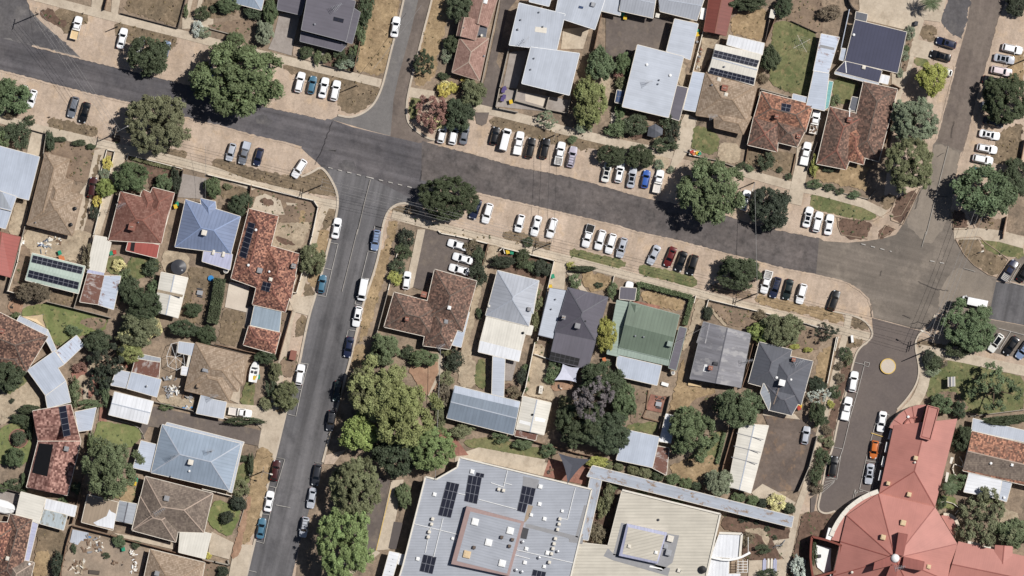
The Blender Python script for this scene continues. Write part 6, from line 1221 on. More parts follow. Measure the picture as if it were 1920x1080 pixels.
SHRUBS = """
834 168 13 14 k y in front of the pink tiled house
850 164 10 10 k y smaller, next to the pink flowering one
837 105 10 13 k e against the pink tiled house
832 160 11 9 k c left of the yellow ones by the side street corner
832 143 12 7 k d below the pink tiled house corner
869 151 7 6 k y tiny, right at the pink tiled house corner
822 228 16 12 k c at the foot of the reddish corner tree
838 216 9 11 k c between the corner trees
1164 137 13 14 k r against the L-shaped grey flats
1172 157 17 16 k o lower, against the L-shaped grey flats
1162 205 10 20 k m beside the small blue solar carport
1192 234 25 20 q d big domed, in the garden left of the grey hexagonal hut
1160 240 24 16 k g spilling over the path left of the hut
1258 228 20 18 k d above and right of the hexagonal hut
1244 272 22 13 k d on the driveway corner right of the hut
1262 250 14 22 k k between the hut and the concrete driveway
1095 240 16 12 k e at the path end of the airy tree
1073 262 9 8 k g single, above the lilac wagon
1432 147 10 10 k b beside the tan tiled house corner
1436 300 16 18 k d in the small lawn of the square solar house
1527 310 8 20 k Y long, beside the white dual cab driveway
1528 346 14 8 k m at the driveway mouth near the three-gabled house
1554 352 10 7 k d first along the three-gabled house's front edge
1574 358 9 7 k d second along the three-gabled house's front edge
1602 365 12 8 k m third along the three-gabled house's front edge
1556 316 12 7 k d under the three-gabled house's west gable
1566 190 11 12 k g on the lawn below the navy house
1556 24 22 14 q b domed, on the bare yard left of the concrete forecourt
1706 60 9 12 s e thin, on the navy house's street corner
1700 90 6 6 k m on the navy house's street side
1696 105 8 10 k e below the small one on the navy house's street side
1688 136 6 8 k e at the navy house's lower street corner
1462 318 6 6 k d left of two by the square solar house path
1478 330 7 7 k d right of two by the square solar house path
1392 312 10 8 k d on the front fence of the tan tiled house lawn
1406 316 8 7 k m second on the front fence near the round tree
1258 318 7 7 k e by the concrete driveway next to the shrub pair
1235 310 8 10 k e on the dirt above the blue hatchback
574 98 14 12 q d in the gravel beside the charcoal house
595 108 7 16 k g narrow, along the charcoal house path
612 110 10 10 k o right of the charcoal house path
636 106 14 16 k d in front of the charcoal house
648 122 18 10 k e pale, at the charcoal house front fence
664 94 10 12 k m beside the charcoal house corner
662 106 9 14 k k next to the timber fence below the charcoal house
676 60 10 22 k m along the charcoal house's east wall
686 18 14 34 k d along the charcoal house's timber fence at the top
476 22 18 14 q d round, below the pale blue top roof
400 17 8 8 k d on the left lawn at the top
398 14 6 6 k k small, on the top left lawn
380 26 14 12 k d beside the curved pale path
385 60 14 10 k e by the front wall left of the biggest tree
370 55 10 14 k w variegated, at the drive corner of the top path
349 22 4 12 k g thin, at the lawn corner near the top drive
202 307 9 12 k y beside the low white driveway wall
197 324 9 10 k e small, on the low driveway wall
183 378 9 13 k y boxy, beside the maroon car's driveway
178 398 9 14 k k below the boxy yellow one
330 338 10 24 k k tall, beside the white driveway grid
302 352 12 10 k m red garden, right of the domed tree
93 265 9 20 q d along the long tan house's fence
112 261 13 5 q d left clipped one, on the long tan house's front edge
148 268 14 6 q d middle clipped one, on the long tan house's front edge
170 275 9 6 q d right clipped one, on the long tan house's front edge
20 245 18 14 k d beside the red garden path on the left edge
40 252 17 24 k d beside the red garden path, larger
6 262 14 18 k m at the left edge of the red garden path
58 225 10 10 k d by the concrete drive on the left verge
20 215 14 8 k b below the left edge tree
399 352 17 22 b m tree
445 386 20 20 b d tree
461 374 14 14 k d tucked behind the steel blue house corner tree
427 350 9 6 k o on the corner house's bare garden
942 491 26 11 q k long clipped, in front of the two-tone grey house
979 484 14 18 q d clipped, between the bins and the two-tone house
1016 503 18 16 q k clipped, at the right fence of the two-tone house
998 500 14 12 k m between two clipped ones before the two-tone house
886 463 13 14 k b along the white sedan yard's edge
898 478 12 18 k d below the top one on the white sedan yard's edge
894 516 18 22 k k beside the lowest white sedan
991 453 9 9 w d spiky, on the dirt verge near the light pole
1092 504 26 6 q d long hedge-like, on the front of the charcoal house lawn
1072 498 9 8 k Y left end of the charcoal house hedge
1080 526 12 14 k g along the charcoal house's curved path
1122 534 8 5 k d alone on the charcoal house straw lawn
1148 545 9 16 k m between the charcoal house and the carport
1008 560 12 20 k o along the two-tone grey house's east wall
1004 600 9 20 k o lower, along the two-tone grey house's east wall
761 446 14 18 k k top of the hedge behind white posts
754 472 17 16 k d second in the hedge behind white posts
744 500 14 14 k d third in the hedge behind white posts
740 520 13 14 k Y bottom of the hedge behind white posts
899 588 7 10 k d alone on the two-tone house's gravel drive
1327 587 10 13 q k egg-shaped, by the grey corrugated house's path
1424 590 12 10 k b beside the low white front fence
1490 650 10 5 q Y left boxed one at the dark hipped house's corner
1515 656 9 5 q Y right boxed one at the dark hipped house's corner
1742 672 13 16 q k dark end of the park bush trio
1752 681 16 16 k d middle of the park bush trio
1767 679 12 10 k b right of the park bush trio
1749 698 14 8 k e pale low, under the park bush trio
1798 655 22 16 k d under the bays by the three cars
1584 664 12 12 k d top of the long garden bed by the car park street
1590 672 8 14 k o next to the top of the long garden bed
1574 686 9 8 k b upper middle of the long garden bed
1574 708 9 9 k b third in the long garden bed
1568 734 11 13 k d fourth in the long garden bed
1558 758 7 8 k Y fifth, small, in the long garden bed
1548 790 7 7 k d sixth in the long garden bed
1550 806 11 10 k b seventh in the long garden bed
1541 822 7 7 k o eighth in the long garden bed
1555 830 9 10 k o ninth, right side of the long garden bed
1537 848 8 10 k m tenth in the long garden bed
1544 862 14 16 k d eleventh in the long garden bed
1530 890 13 20 k d lowest large, in the long garden bed
1530 915 12 10 k b last, at the foot of the long garden bed
1455 941 16 16 k c beside the footpath at the walkway's east end
1480 953 11 11 q d right of the cream flowering one at the walkway end
794 672 27 16 q m oval, behind the brown three-winged house
765 660 14 13 k d behind the brown three-winged house, left of the oval one
852 676 18 20 k k by the gravel drive below the brown house
838 660 10 10 k o between the brown house and the gravel drive
838 712 13 14 k o on the strip left of the gravel drive
832 742 14 22 k b lower, on the strip left of the gravel drive
820 760 13 10 k d left end beside the slate blue shed
824 785 10 20 k o along the slate blue shed's west wall
866 808 22 14 k o left of three below the slate blue shed
936 820 17 12 k m middle of three below the slate blue shed
980 833 19 10 q m right of three below the slate blue shed
1026 845 13 12 k m by the fence above the dark triangular sail
962 736 14 12 k b beside the linking walkway
978 706 9 16 k k along the white fence by the walkway
986 690 7 8 k g first small one on the white fence
988 712 6 7 k g second small one on the white fence
985 730 6 5 k g third small one on the white fence
1042 690 16 16 k m left of the pale sail shade
1035 706 14 14 k m lower left of the pale sail shade
1060 780 16 34 k o between the cream gable shed and the thicket
1120 866 22 10 q Y left end of the clipped row on the rusty walkway
1141 871 9 9 q o second in the clipped row on the rusty walkway
1160 875 9 9 q o third in the clipped row on the rusty walkway
1187 881 11 11 q o fourth in the clipped row on the rusty walkway
1210 885 13 12 q o fifth in the clipped row on the rusty walkway
1233 893 12 10 q d sixth in the clipped row on the rusty walkway
1261 899 14 11 q g seventh in the clipped row on the rusty walkway
1286 906 12 11 q g eighth in the clipped row on the rusty walkway
1306 912 10 9 q d ninth in the clipped row on the rusty walkway
1385 932 14 10 q g tenth in the clipped row on the rusty walkway
1411 938 12 10 q g eleventh in the clipped row on the rusty walkway
1430 943 10 9 q k twelfth in the clipped row on the rusty walkway
1206 923 11 5 k g left, between the walkway and the cream school roof
1274 938 14 6 k m right, between the walkway and the cream school roof
1400 1012 14 14 k b big, in the school garden
1428 1030 16 9 k d low, in the school garden
1389 976 6 5 k k first small in the school garden
1401 975 5 4 k k second small in the school garden
1418 980 5 4 k k third small in the school garden
1438 992 5 5 k d fourth small in the school garden
1452 1008 5 5 k d fifth small in the school garden
1440 1076 20 9 k d at the bottom below the paved area
1496 1065 13 24 k w by the bottom footpath left of the red drum
1526 1040 7 26 k d inside the red drum courtyard
1140 930 11 26 k o in the planted strip beside the school roof
1128 950 10 18 k o second in the planted strip beside the school roof
1120 1000 18 22 k b large, in the planted strip beside the school roof
1150 912 9 12 k m top of the planted strip beside the school roof
361 581 18 13 q d domed, on the rain tank house's back lawn
222 498 12 10 s c in the round garden beside the cream carport
285 500 16 18 k d beside the red verandah back lawn
236 530 14 22 k g left edge of the back lawn by the rust shed
164 480 10 30 k b along the cream carport's driveway fence
290 540 13 16 k m lower right of the red verandah's back lawn
30 592 11 7 k g beside the red paving at the left edge
497 669 22 14 b d tree
515 697 14 20 f o tree
508 724 11 18 k d between the two olive ones by the boat
499 758 13 12 k o at the driveway end of the boat house hedge
455 790 34 7 k d long, along the asphalt drive below the white ute
310 764 12 6 k g on the asphalt drive below the junk pen
55 768 22 9 q d long clipped, beside the curved gravel drive
35 785 18 9 q d lower clipped, beside the curved gravel drive
22 752 5 5 k k by the curved drive's inner end
50 790 13 12 k d in front of the pool heater house
56 806 6 18 q d column against the pool heater house wall
35 822 14 13 q d inside the round garden ring
8 912 12 10 k m on the bed at the left edge above the boat
28 908 14 12 k d second on the bed above the covered boat
42 918 9 7 k d third on the bed above the covered boat
44 900 5 14 q m clipped column by the solar strip house
170 830 7 20 q g column between the green lawn and pale lean-to
144 915 10 12 q d beside the brown garage's path
449 917 15 16 k o at the grey blue house's east verge
447 944 15 14 q k on the lawn edge by the red strip
425 970 14 12 q k round on the lawn beside the pale carport
417 1073 12 12 q k round near the bottom on the south street verge
455 860 14 6 q d boxed, at the grey blue house's driveway corner
470 870 6 22 q d long boxed, on the grey blue house's east edge
337 1003 10 13 q m growing through the pale carport's corner
223 1015 12 12 q m round, in the junk strewn yard
255 1022 9 8 k d second, in the junk strewn yard
198 1042 8 6 k d small, in the junk strewn yard
106 1060 10 26 k k along the fence beside the bottom dry lawn
118 940 9 7 k g by the blue pergola's back fence
390 1042 7 7 k y at the pale carport's driveway
138 1028 5 10 k d along the fence right of the dry lawn
138 620 16 10 k m around the small half rusted lean-to
140 735 12 28 k g left wall of ivy round the brick circle garden
165 758 24 9 k g lower wall of ivy round the brick circle garden
196 730 9 30 k m right wall of ivy round the brick circle garden
150 690 14 10 k r inside the brick circle garden
122 738 5 18 k w white blossomed along the bent steel carport
1795 905 24 14 k m beside the small round terrace east of the church
1765 940 9 12 k d by the church's small green court
1875 790 40 9 q d long hedge above the white verandah roof
1796 830 12 16 k d beside the church wing, lower
1845 935 16 12 k o below the white flat roof by the feathery tree
"""
for ln in SHRUBS.strip().split('\n'):
    f = ln.split(None, 6); x, y, rx, ry = map(float, f[:4])
    if f[6] == 'tree': tree(x, y, rx, ry, f[4], f[5], {399: "beside the steel blue house's white driveway", 445: "behind the steel blue house by the bare garden", 497: "over the white boat", 515: "in the boat house hedge"}[int(x)], noun='small tree'); continue
    k = f[4] if f[4] in 'kq' else 'k'
    tree(x, y, rx, ry, k, f[5], f[6])
def hedge(label, t, s, w, h, col='d'):
    """one clipped hedge: leaf faces spread over a long box"""
    r = np.random.default_rng(int(nums(s)[0])+7); p = pts(t, s); V, F, T = [], [], []
    for a, b in zip(p[:-1], p[1:]):
        d = b-a; L = d.length; d = d/L; n = Vector((-d.y, d.x, 0))
        for _ in range(int(L*w*60)):
            u, v, z = r.uniform(0, L), r.uniform(-.5, .5)*w, h*(1 if r.random() < .6 else r.uniform(.1, 1))*r.uniform(.9, 1.06)
            if z < h*.85: v = math.copysign(w/2, v)*r.uniform(.85, 1.08)
            c = a+d*u+n*v; nn = np.array([r.normal()*.5, r.normal()*.5, 1.]); nn /= np.linalg.norm(nn); uu = np.cross(nn, r.normal(size=3)); uu /= np.linalg.norm(uu); vv = np.cross(nn, uu); s_ = .16*r.uniform(.7, 1.3); c = np.array([c.x, c.y, z])
            k = len(V); V += [c-uu*s_, c-vv*s_*.6, c+uu*s_, c+vv*s_*.6]; F.append((k, k+1, k+2, k+3)); T.append(r.uniform(.75, 1.2)*(1+.2*math.sin(u*1.3)))
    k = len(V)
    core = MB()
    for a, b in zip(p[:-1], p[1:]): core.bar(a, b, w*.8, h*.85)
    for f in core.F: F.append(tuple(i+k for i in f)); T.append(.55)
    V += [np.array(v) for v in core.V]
    me = bpy.data.meshes.new('hedge'); me.from_pydata([tuple(map(float, v)) for v in V], [], F); me.materials.append(MATS['leaf']); at = me.attributes.new('tone', 'FLOAT', 'FACE'); at.data.foreach_set('value', T)
    o = bpy.data.objects.new('hedge', me); COL.objects.link(o); o.color = leafcol(col); tag(o, label, 'hedge')
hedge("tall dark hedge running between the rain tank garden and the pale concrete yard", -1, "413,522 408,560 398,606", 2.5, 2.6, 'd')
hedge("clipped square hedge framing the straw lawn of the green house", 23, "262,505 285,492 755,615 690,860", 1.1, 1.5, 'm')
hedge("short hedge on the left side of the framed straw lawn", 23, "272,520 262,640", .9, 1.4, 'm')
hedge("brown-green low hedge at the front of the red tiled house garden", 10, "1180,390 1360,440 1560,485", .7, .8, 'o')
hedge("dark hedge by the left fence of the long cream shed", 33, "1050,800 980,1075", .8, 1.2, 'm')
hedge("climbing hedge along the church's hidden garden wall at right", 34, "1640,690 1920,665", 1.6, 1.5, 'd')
# palms
def palm(x, y, r, label):
    q = P(x, y, 5); root = empty('palm_tree', (q.x, q.y, 0)); m = MB(); m.tube([(0, 0, 0), (.05, 0, 2.5), (0, .05, 5)], .22, 8, r2=.16); m.build('trunk', 'trunk', root)
    rr = np.random.default_rng(5); V, F, T = [], [], []
    for i in range(18):
        a = 2*math.pi*i/18+rr.uniform(-.15, .15); L = r*rr.uniform(.8, 1.1); up = rr.uniform(.2, 1.2); pr = None
        for k in range(14):
            u = k/13; c = np.array([math.cos(a)*L*u, math.sin(a)*L*u, 5+up*math.sin(u*2.4)-1.6*u*u*u]); n = np.array([-math.sin(a), math.cos(a), 0])
            for sg in (-1, 1):
                e = c+n*sg*.5*math.sin(math.pi*min(1, u+.1))+np.array([math.cos(a)*.25, math.sin(a)*.25, -.12]); b = len(V); dd = np.array([math.cos(a), math.sin(a), 0])*.09
                V += [c-dd, c+dd, e+dd*.3, e-dd*.3]; F.append((b, b+1, b+2, b+3)); T.append(rr.uniform(.7, 1.2))
    me = bpy.data.meshes.new('crown'); me.from_pydata([tuple(map(float, v)) for v in V], [], F); me.materials.append(MATS['leaf']); at = me.attributes.new('tone', 'FLOAT', 'FACE'); at.data.foreach_set('value', T)
    o = bpy.data.objects.new('crown', me); COL.objects.link(o); o.parent = root; o.color = lin(LC['m']); tag(root, label, 'palm')
palm(1746, 4, 2.8, "palm tree with spread fronds at the top edge of the concrete forecourt"); palm(1782, 916, 2.2, "small palm in the courtyard strip between the church and right edge house")

# weeds and dry tufts over the soft ground: too many to count
def tufts(name, mats, dens, size, col, seed):
    r = np.random.default_rng(seed); V, F, T = [], [], []
    for mat, p in PATCH:
        if mat not in mats: continue
        q = np.array([(v.x, v.y) for v in p]); lo, hi = q.min(0), q.max(0); n = int((hi[0]-lo[0])*(hi[1]-lo[1])*dens); c = r.uniform(lo, hi, (n, 2)); ins = np.zeros(n, bool); j = len(q)-1
        for i in range(len(q)):
            a, b = q[i], q[j]; m = ((a[1] > c[:, 1]) != (b[1] > c[:, 1])) & (c[:, 0] < (b[0]-a[0])*(c[:, 1]-a[1])/(b[1]-a[1]+1e-9)+a[0]); ins ^= m; j = i
        for x, y in c[ins]:
            s = size*r.uniform(.4, 1.6)
            for _ in range(3):
                a = r.uniform(0, 6.28); d = np.array([math.cos(a), math.sin(a)])*s; o = r.normal(size=2)*s*.5; k = len(V); z = .2+r.uniform(.04, .14); w = np.array([-d[1], d[0]])*.6
                V += [(x+o[0]-d[0], y+o[1]-d[1], z), (x+o[0]+w[0], y+o[1]+w[1], z+s*.2), (x+o[0]+d[0], y+o[1]+d[1], z+s*.5), (x+o[0]-w[0], y+o[1]-w[1], z+s*.15)]; F.append((k, k+1, k+2, k+3)); T.append(r.uniform(.7, 1.3))
    me = bpy.data.meshes.new(name); me.from_pydata([tuple(map(float, v)) for v in V], [], F); me.materials.append(MATS['leaf']); at = me.attributes.new('tone', 'FLOAT', 'FACE'); at.data.foreach_set('value', T)
    o = bpy.data.objects.new(name, me); COL.objects.link(o); o.color = lin(col); o['kind'] = 'stuff'
tufts('weeds', ('lawn', 'lawn_green', 'bark', 'brown_dirt'), .28, .17, (84, 92, 62), 3); tufts('dry_grass_tufts', ('straw', 'lawn_dry', 'brown_dirt'), .22, .16, (128, 112, 84), 4); tufts('leaf_litter', ('bark', 'brown_dirt', 'lawn_dry'), .22, .13, (70, 58, 48), 5)
plain('board', (206, 180, 140), .8)
# ------------------------------------------------------------------ fences, poles, wires and small things
def fence(label, t, s, h=1.6, w=.09, mat='fence_timber', name='fence', cap=None, post=2.4):
    p = pts(t, s); m = MB()
    for a, b in zip(p[:-1], p[1:]):
        d = b-a; L = d.length; n = max(1, int(L/post))
        m.bar(a, b, w, h); 
        for i in range(n+1): q = a.lerp(b, i/n); m.box((q.x, q.y, h/2+.03), (w+.07, w+.07, h+.06), math.atan2(d.y, d.x), 1)
        m.bar((a.x, a.y, h+.002), (b.x, b.y, h+.002), w+.05, .05, 1)
    o = m.build(name, [mat, cap or mat]); tag(o, label, 'fence' if name != 'low_wall' else 'wall', 'garden fences and walls')
FW, FM, FD = 'fence_white', 'fence_metal', 'fence_dark'
for a in [
 ("low dark fence round the top dry lawn beside three drives", 0, "1090,120 1600,255 1680,-40", .9, .07, FD), ("short timber fence between drives at the top edge", 0, "975,-40 945,85", 1.5), ("timber fence between the charcoal house and the straw verge", 1, "1515,-60 1440,270 1362,640", 1.7), ("front fence below the charcoal house shrubs", 1, "1080,585 1340,648", .8, .07, FD),
 ("low front wall left of the biggest street tree", 1, "0,240 240,305 340,350", .7, .15, FM), ("kerb-like low wall along the pink tiled house driveway", 2, "862,-60 690,740", .6, .2, FM), ("tall fence east of the staggered grey flats", 2, "1800,-40 1700,440", 2.0), ("courtyard wall round the bin yard of the grey flats", 2, "930,445 850,790 815,970 840,975 1010,1010", 1.4, .18, FM), ("front courtyard wall with sun terraces below the grey flats", 2, "1000,910 1260,980 1460,1020 1490,850", 1.3, .15, FM), ("courtyard divider wall left of the pale terrace", 2, "1010,800 985,910", 1.3, .15, FM), ("courtyard divider wall right of the pale terrace", 2, "1295,870 1265,975", 1.3, .15, FM),
 ("white picket fence between the grey flats and the solar shed", 3, "855,285 765,640", 1.2, .12, FW), ("brown timber fence between the straw lawn and the clothesline lawn", 3, "1505,165 1412,400", 1.7), ("fence along the right side of the small straw lawn", 3, "1470,80 1410,390", 1.3, .07, FD), ("thin fence across the top of the clothesline lawn", 3, "1650,190 1880,295", .8, .05, FD), ("metal fence on the west side of the navy roofed house", 4, "345,90 270,440", 1.9, .12, 'met_blue'), ("curved dark wall above the navy roofed house", 4, "335,-40 350,30 380,75 415,100 415,175", 1.6, .2, FD), ("fence along the east side of the navy house", 4, "870,290 800,660", .4, .1, FM), ("timber fence below the right side of the navy house", 4, "740,760 805,795 775,830", 1.4),
 ("white rear lattice fence of the terracotta solar house", 3, "1370,800 1660,880", 1.2, .2, FM), ("dark fence between the tan and terracotta tiled houses", 3, "1370,790 1280,1080", 1.7, .08, FD), ("front fence of the tan tiled house lawn", 13, "740,365 970,410 1130,465", .8, .08, FM), ("front edging rail of the three-gabled house", 14, "100,640 260,700 520,760 580,690", .5, .1, FM), ("brown gate rail east of the three-gabled house", 14, "740,40 700,150 680,250", 1.3), ("dark fence by the driveway below the square solar house", 13, "1690,350 1650,540", .8, .06), ("side fence of the small lawn left of the square solar house", 13, "1260,290 1235,440", .9, .06), ("rail fence beside the dual cab driveway", 13, "1880,250 1790,500", 1.4, .07, FD),
 ("tall timber fence along the right edge dry yard", 14, "1925,230 1885,440", 1.9, .12), ("timber fence at the right edge beside the junction islands", 14, "1760,920 1728,1070", 1.7, .1), ("fence at the right edge dry grass", 24, "1740,-30 1728,80", 1.2, .1),
 ("fence west of the long tan house down to the junk yard", 10, "420,170 390,380 230,1000 170,1230 70,1590", 1.7, .09, FM), ("low white wall frame beside the driveway with yellow shrub", 10, "975,590 1035,330 965,315 915,500", .8, .1, FW), ("cream low wall along the maroon car's driveway", 10, "945,680 845,1080 800,1200", 1.1, .1, FW), ("white front wall of the red garden house", 10, "1145,400 1150,360 1640,485", .7, .1, FW), ("left garden wall of the red garden house", 10, "1150,370 1000,1000", .3, .05, FD), ("dark fence between the red garden and the white driveway grid", 10, "1650,500 1590,790", 1.5, .08, FD), ("front wire fence at the left edge garden", 10, "100,95 290,140 420,175", .9, .05, FD),
 ("long cream fence round the corner house garden", 11, "50,540 440,635 860,740 1000,772 1040,832 985,1100 875,1500 845,1605 780,1590", 1.2, .12, FW), ("brown fence between the corner house and steel blue house gardens", 11, "440,640 410,855", 1.5), ("fence below the mint solar shed and the bright green lawn", 20, "75,555 205,592", 1.7, .09, FW), ("long pale capped fence along the top of the bright green lawn", 20, "430,652 660,708 1000,795", 1.7, .09, FM), ("pale fence between the mint shed and the rusty shed", 20, "782,330 720,545 670,705", 1.7, .09, FM), ("white fence left of the mint solar shed", 20, "205,70 160,300 80,550", 1.6, .1, FW),
 ("tall fence east of the small terracotta garage", 21, "750,722 808,732 700,1120 688,1170", 1.8), ("grey fence west of the brown three-winged house", 21, "1672,550 1580,900 1475,1250", 1.8, .1, FM), ("white post fence under the hedge by the south street", 21, "1812,0 1765,160 1670,550", .6, .14, FW), ("back fence of the rain tank garden lawn", 21, "120,1035 320,1080 640,1150", 1.4), ("white wall in front of the white sedan yard", 22, "300,15 320,35 455,60 570,85 745,128", .9, .16, FW), ("brown fence between the white sedan yard and gravel drive", 22, "745,130 690,340 640,490 570,750 505,1080", 1.5), ("white gate post frame at the two-tone house's drive", 22, "850,190 880,165 895,215", 1.3, .14, FW), ("white front fence of the two-tone grey house ending at the charcoal carport", 22, "870,165 1340,282 1275,560 1200,950 1190,1000", 1.7, .1, FW), ("white fence running down beside the gravel yard", 32, "1165,-10 1080,400 1030,520 965,815", 1.7, .12, FW), ("cream gate frame of the charcoal house gravel yard", 22, "1120,872 1200,890", 1.3, .14, FW), ("white brace rail between the gravel yard and the charcoal house", 32, "1165,90 1300,138", 1.2, .14, FW), ("small gate fence beside the charcoal house lawn", 22, "1880,420 1850,550", .9, .08, FW),
 ("white front fence of the grey corrugated house and its neighbour", 23, "885,700 905,630 1400,748 1900,878 1990,900", 1.1, .1, FW), ("white gate post at the end of the hedge framed lawn", 23, "790,600 775,660", 1.2, .12, FW), ("dark fence between the corrugated and dark hipped houses", 33, "1345,-40 1280,160 1205,390", 1.7, .1), ("second brown fence in the gap by the dark hipped house", 33, "1305,0 1240,250", 1.2, .08), ("fence between the brick terrace and dirt drive", 33, "555,470 515,640", 1.5, .08, FD), ("short fence beside the narrow white shed", 33, "480,690 430,860", 1.5, .08, FD), ("raised timber garden edging round the brick terrace", 33, "365,420 345,590 310,660 470,700", .6, .2), ("brown timber fence left of the long cream shed", 33, "1135,750 1040,1080 1020,1170", 1.6, .16), ("tall fence between the stained asphalt yard and the footpath", 33, "1880,830 1810,1100 1715,1320", 2.0, .12, FM),
 ("low timber fence above the school lawn below the sheds", 32, "965,820 1340,925 1560,985 1900,1055", 1.3, .1), ("fence behind the grey brown tiled house above the junk yard", 40, "655,625 1000,712 1100,740 1560,860 1910,955", 1.5), ("fence between the dry lawn and the junk strewn yard", 40, "650,640 600,800 540,1100", 1.5), ("back fence above the covered boat", 40, "-20,275 190,330", 1.6, .09, FD), ("fence between the pool heater house and brown garage", 40, "760,170 700,420 655,600", 1.5), ("brick edging wall by the green walled lawn", 30, "895,545 820,800 760,1150", .9, .12, FM), ("curved white garden wall at the green walled lawn", 30, "970,670 1180,715 1250,755 1290,810 1300,850", .4, .14, FM), ("fence between the junk pen and asphalt drive", 30, "1400,520 1740,600 1760,640", 1.2, .09, FM), ("fence below the carport along the asphalt drive", 31, "150,645 300,695", 1.0, .12, FW), ("dark back fence above the boat yard", 31, "0,-20 400,95", 1.6, .1, FD), ("white gate wall at the grey blue house's red path", 41, "438,120 425,170", 1.2, .14, FW), ("white fence below the grey blue house", 41, "0,295 130,325 260,358", 1.4, .1, FW), ("arched brick front fence at the bottom by the south street", 41, "-20,925 110,950 240,980 230,940", .9, .25, FM), ("red strip wall at the lawn by the south street", 41, "400,390 330,620", .4, .08, FM),
 ("white fence beside the corner footpath by the silver white shrubs", 34, "230,-60 150,350", 1.1, .12, FW), ("white footbridge style fence left of the corner footpath", 24, "-20,855 60,880", 1.0, .1, FW), ("short white fence beside the thin dark corner tree", 24, "245,970 220,1090", 1.1, .12, FW), ("small park retaining edge by the footpath", 34, "1440,650 1560,635 1920,590", .8, .12, FM), ("white terrace wall at the right edge house", 44, "1340,10 1370,60 1365,100 1290,70 1275,110 1290,160 1330,195 1390,190 1420,150", .8, .14, FW), ("wire arch fence of the church's little green court", 44, "1155,415 1215,408 1280,425 1340,470 1300,520", .9, .08, FW)]: fence(*a)
# raised garden beds / bollard / rails handled by the fence builder; now poles
def pole(label, t, x, y, h, arms=1, head=(0, 0), rz=-.24, lean=(0, 0), r=.17):
    p = P(*px(t, x, y)); root = empty('utility_pole' if arms else 'street_lamp', (p.x, p.y, 0)); m = MB(); m.tube([(0, 0, 0), (lean[0], lean[1], h)], r, 8, r2=r*.62); m.build('pole', 'pole_wood', root)
    d = Vector((math.cos(rz), math.sin(rz), 0)); n = Vector((-d.y, d.x, 0))
    for k in range(arms):
        z = h-.3-k*.9; m = MB(); c = Vector((lean[0], lean[1], z)); m.bar(c-n*1.2, c+n*1.2, .13, .13); m.build('crossarm', 'pole_wood', root)
        for q in (-1.1, -.5, .5, 1.1): m = MB(); v = c+n*q; m.cyl((v.x, v.y, z+.13), .06, .2, 6); m.build('insulator', 'offwhite', root)
    if head != (0, 0):
        e = Vector((head[0], head[1], 0)); m = MB(); m.tube([(lean[0], lean[1], h-1.2), (lean[0]+e.x*.5, lean[1]+e.y*.5, h-.75), (lean[0]+e.x, lean[1]+e.y, h-.7)], .05, 6); m.build('lamp_arm', 'steel', root)
        m = MB(); m.box((lean[0]+e.x*1.08, lean[1]+e.y*1.08, h-.68), (.62, .30, .16), math.atan2(e.y, e.x)); m.build('lamp_head', 'offwhite', root)
    tag(root, label, 'pole', 'poles along the streets'); return Vector((p.x+lean[0], p.y+lean[1], h))
T1 = pole("wooden pole at the top left beside the tan tray ute", 0, 345, 125, 9.5); pole("shorter bare pole near the white sedan at the top left", 0, 1060, 240, 4.7, 0); pole("pole on the corner grass right of the four-car row", 1, 1385, 770, 6.4, 0)
T4 = pole("light pole with a white arm beside the broad verge tree", 10, 1060, 165, 8.2, 1, (2.6, 1.3)); T5 = pole("power pole on the corner grass below the askew white SUV", 11, 1080, 630, 9.0, 2); T7 = pole("pole beside the two black SUVs of the seven-car row", 12, 1345, 185, 6.2, 1); T6 = pole("pole on the south verge right of the spiky plant", 22, 1310, 125, 7.2, 1, (.3, 1.2))
T9 = pole("pole beside the ragged dark tree near the white SUV", 13, 1312, 612, 6.0, 0, (-.4, -1.6)); T8 = pole("leaning power pole at the dirt verge beside four parked cars", 23, 1320, 585, 9.0, 2, (0, 0), lean=(.3, .2)); T10 = pole("power pole with lamp beside the car park street corner", 24, 1085, 970, 9.2, 2, (-2.4, 1.4)); pole("bare pole on the footpath corner near the roundabout", 34, 1000, 80, 7.6, 0)
pole("street lamp by the maroon SUV with its arm over the road", 41, 550, 135, 7.4, 1, (1.8, -.5)); pole("pole at the right edge of the northeast street", 4, 1945, 530, 9.0, 0); T11 = pole("short lamp post on the little street island with dashes", 24, 1500, 215, 2.2, 0, (1, .4), r=.08)
pole("small sign post beside the four-car junction row", 1, 1340, 880, 1.8, 0, r=.06); pole("thin post beside the corner house footpath", 11, 1160, 915, 2.2, 0, r=.06); pole("thin post on the hedge house verge", 41, 590, 5, 2.2, 0, r=.06); pole("sign post on the green verge by the black SUV", 23, 780, 440, 2.4, 0, r=.06); pole("street sign post on the corner verge by the lone black SUV", 24, 190, 755, 3.0, 0, r=.06)
def wire(label, a, b, sag=.8, off=(0,), mat='wire', r=.024):
    m = MB(); d = (b-a).normalized(); n = Vector((-d.y, d.x, 0))
    for o in off: m.tube([a.lerp(b, i/16)+n*o-Vector((0, 0, sag*4*(i/16)*(1-i/16))) for i in range(17)], r, 4)
    tag(m.build('power_line', mat), label, 'wires', 'overhead lines')
O4 = (-1.1, -.5, .5, 1.1)
wire("four wires crossing the road near the top left corner", T1, T4, 1, O4); wire("wires between the white-armed light pole and the corner power pole", T4, T5, 1, O4, 'wire_dark', .025); wire("wires crossing the south street to the spiky plant pole", T5, T6, 1, O4); wire("wires along the south verge to the leaning pole", T6, T8, 1, O4, 'wire_dark', .025); wire("wires along the straw verge to the car park corner", T8, T10, 1, O4, 'wire_dark', .025); wire("two dark wires crossing the main road by the black SUVs", T7, T6, .7, (-1, .6), 'wire_dark', .03); wire("pale wire crossing the main road by the ragged tree", T9, T8, .6, (0,), 'wire', .04)
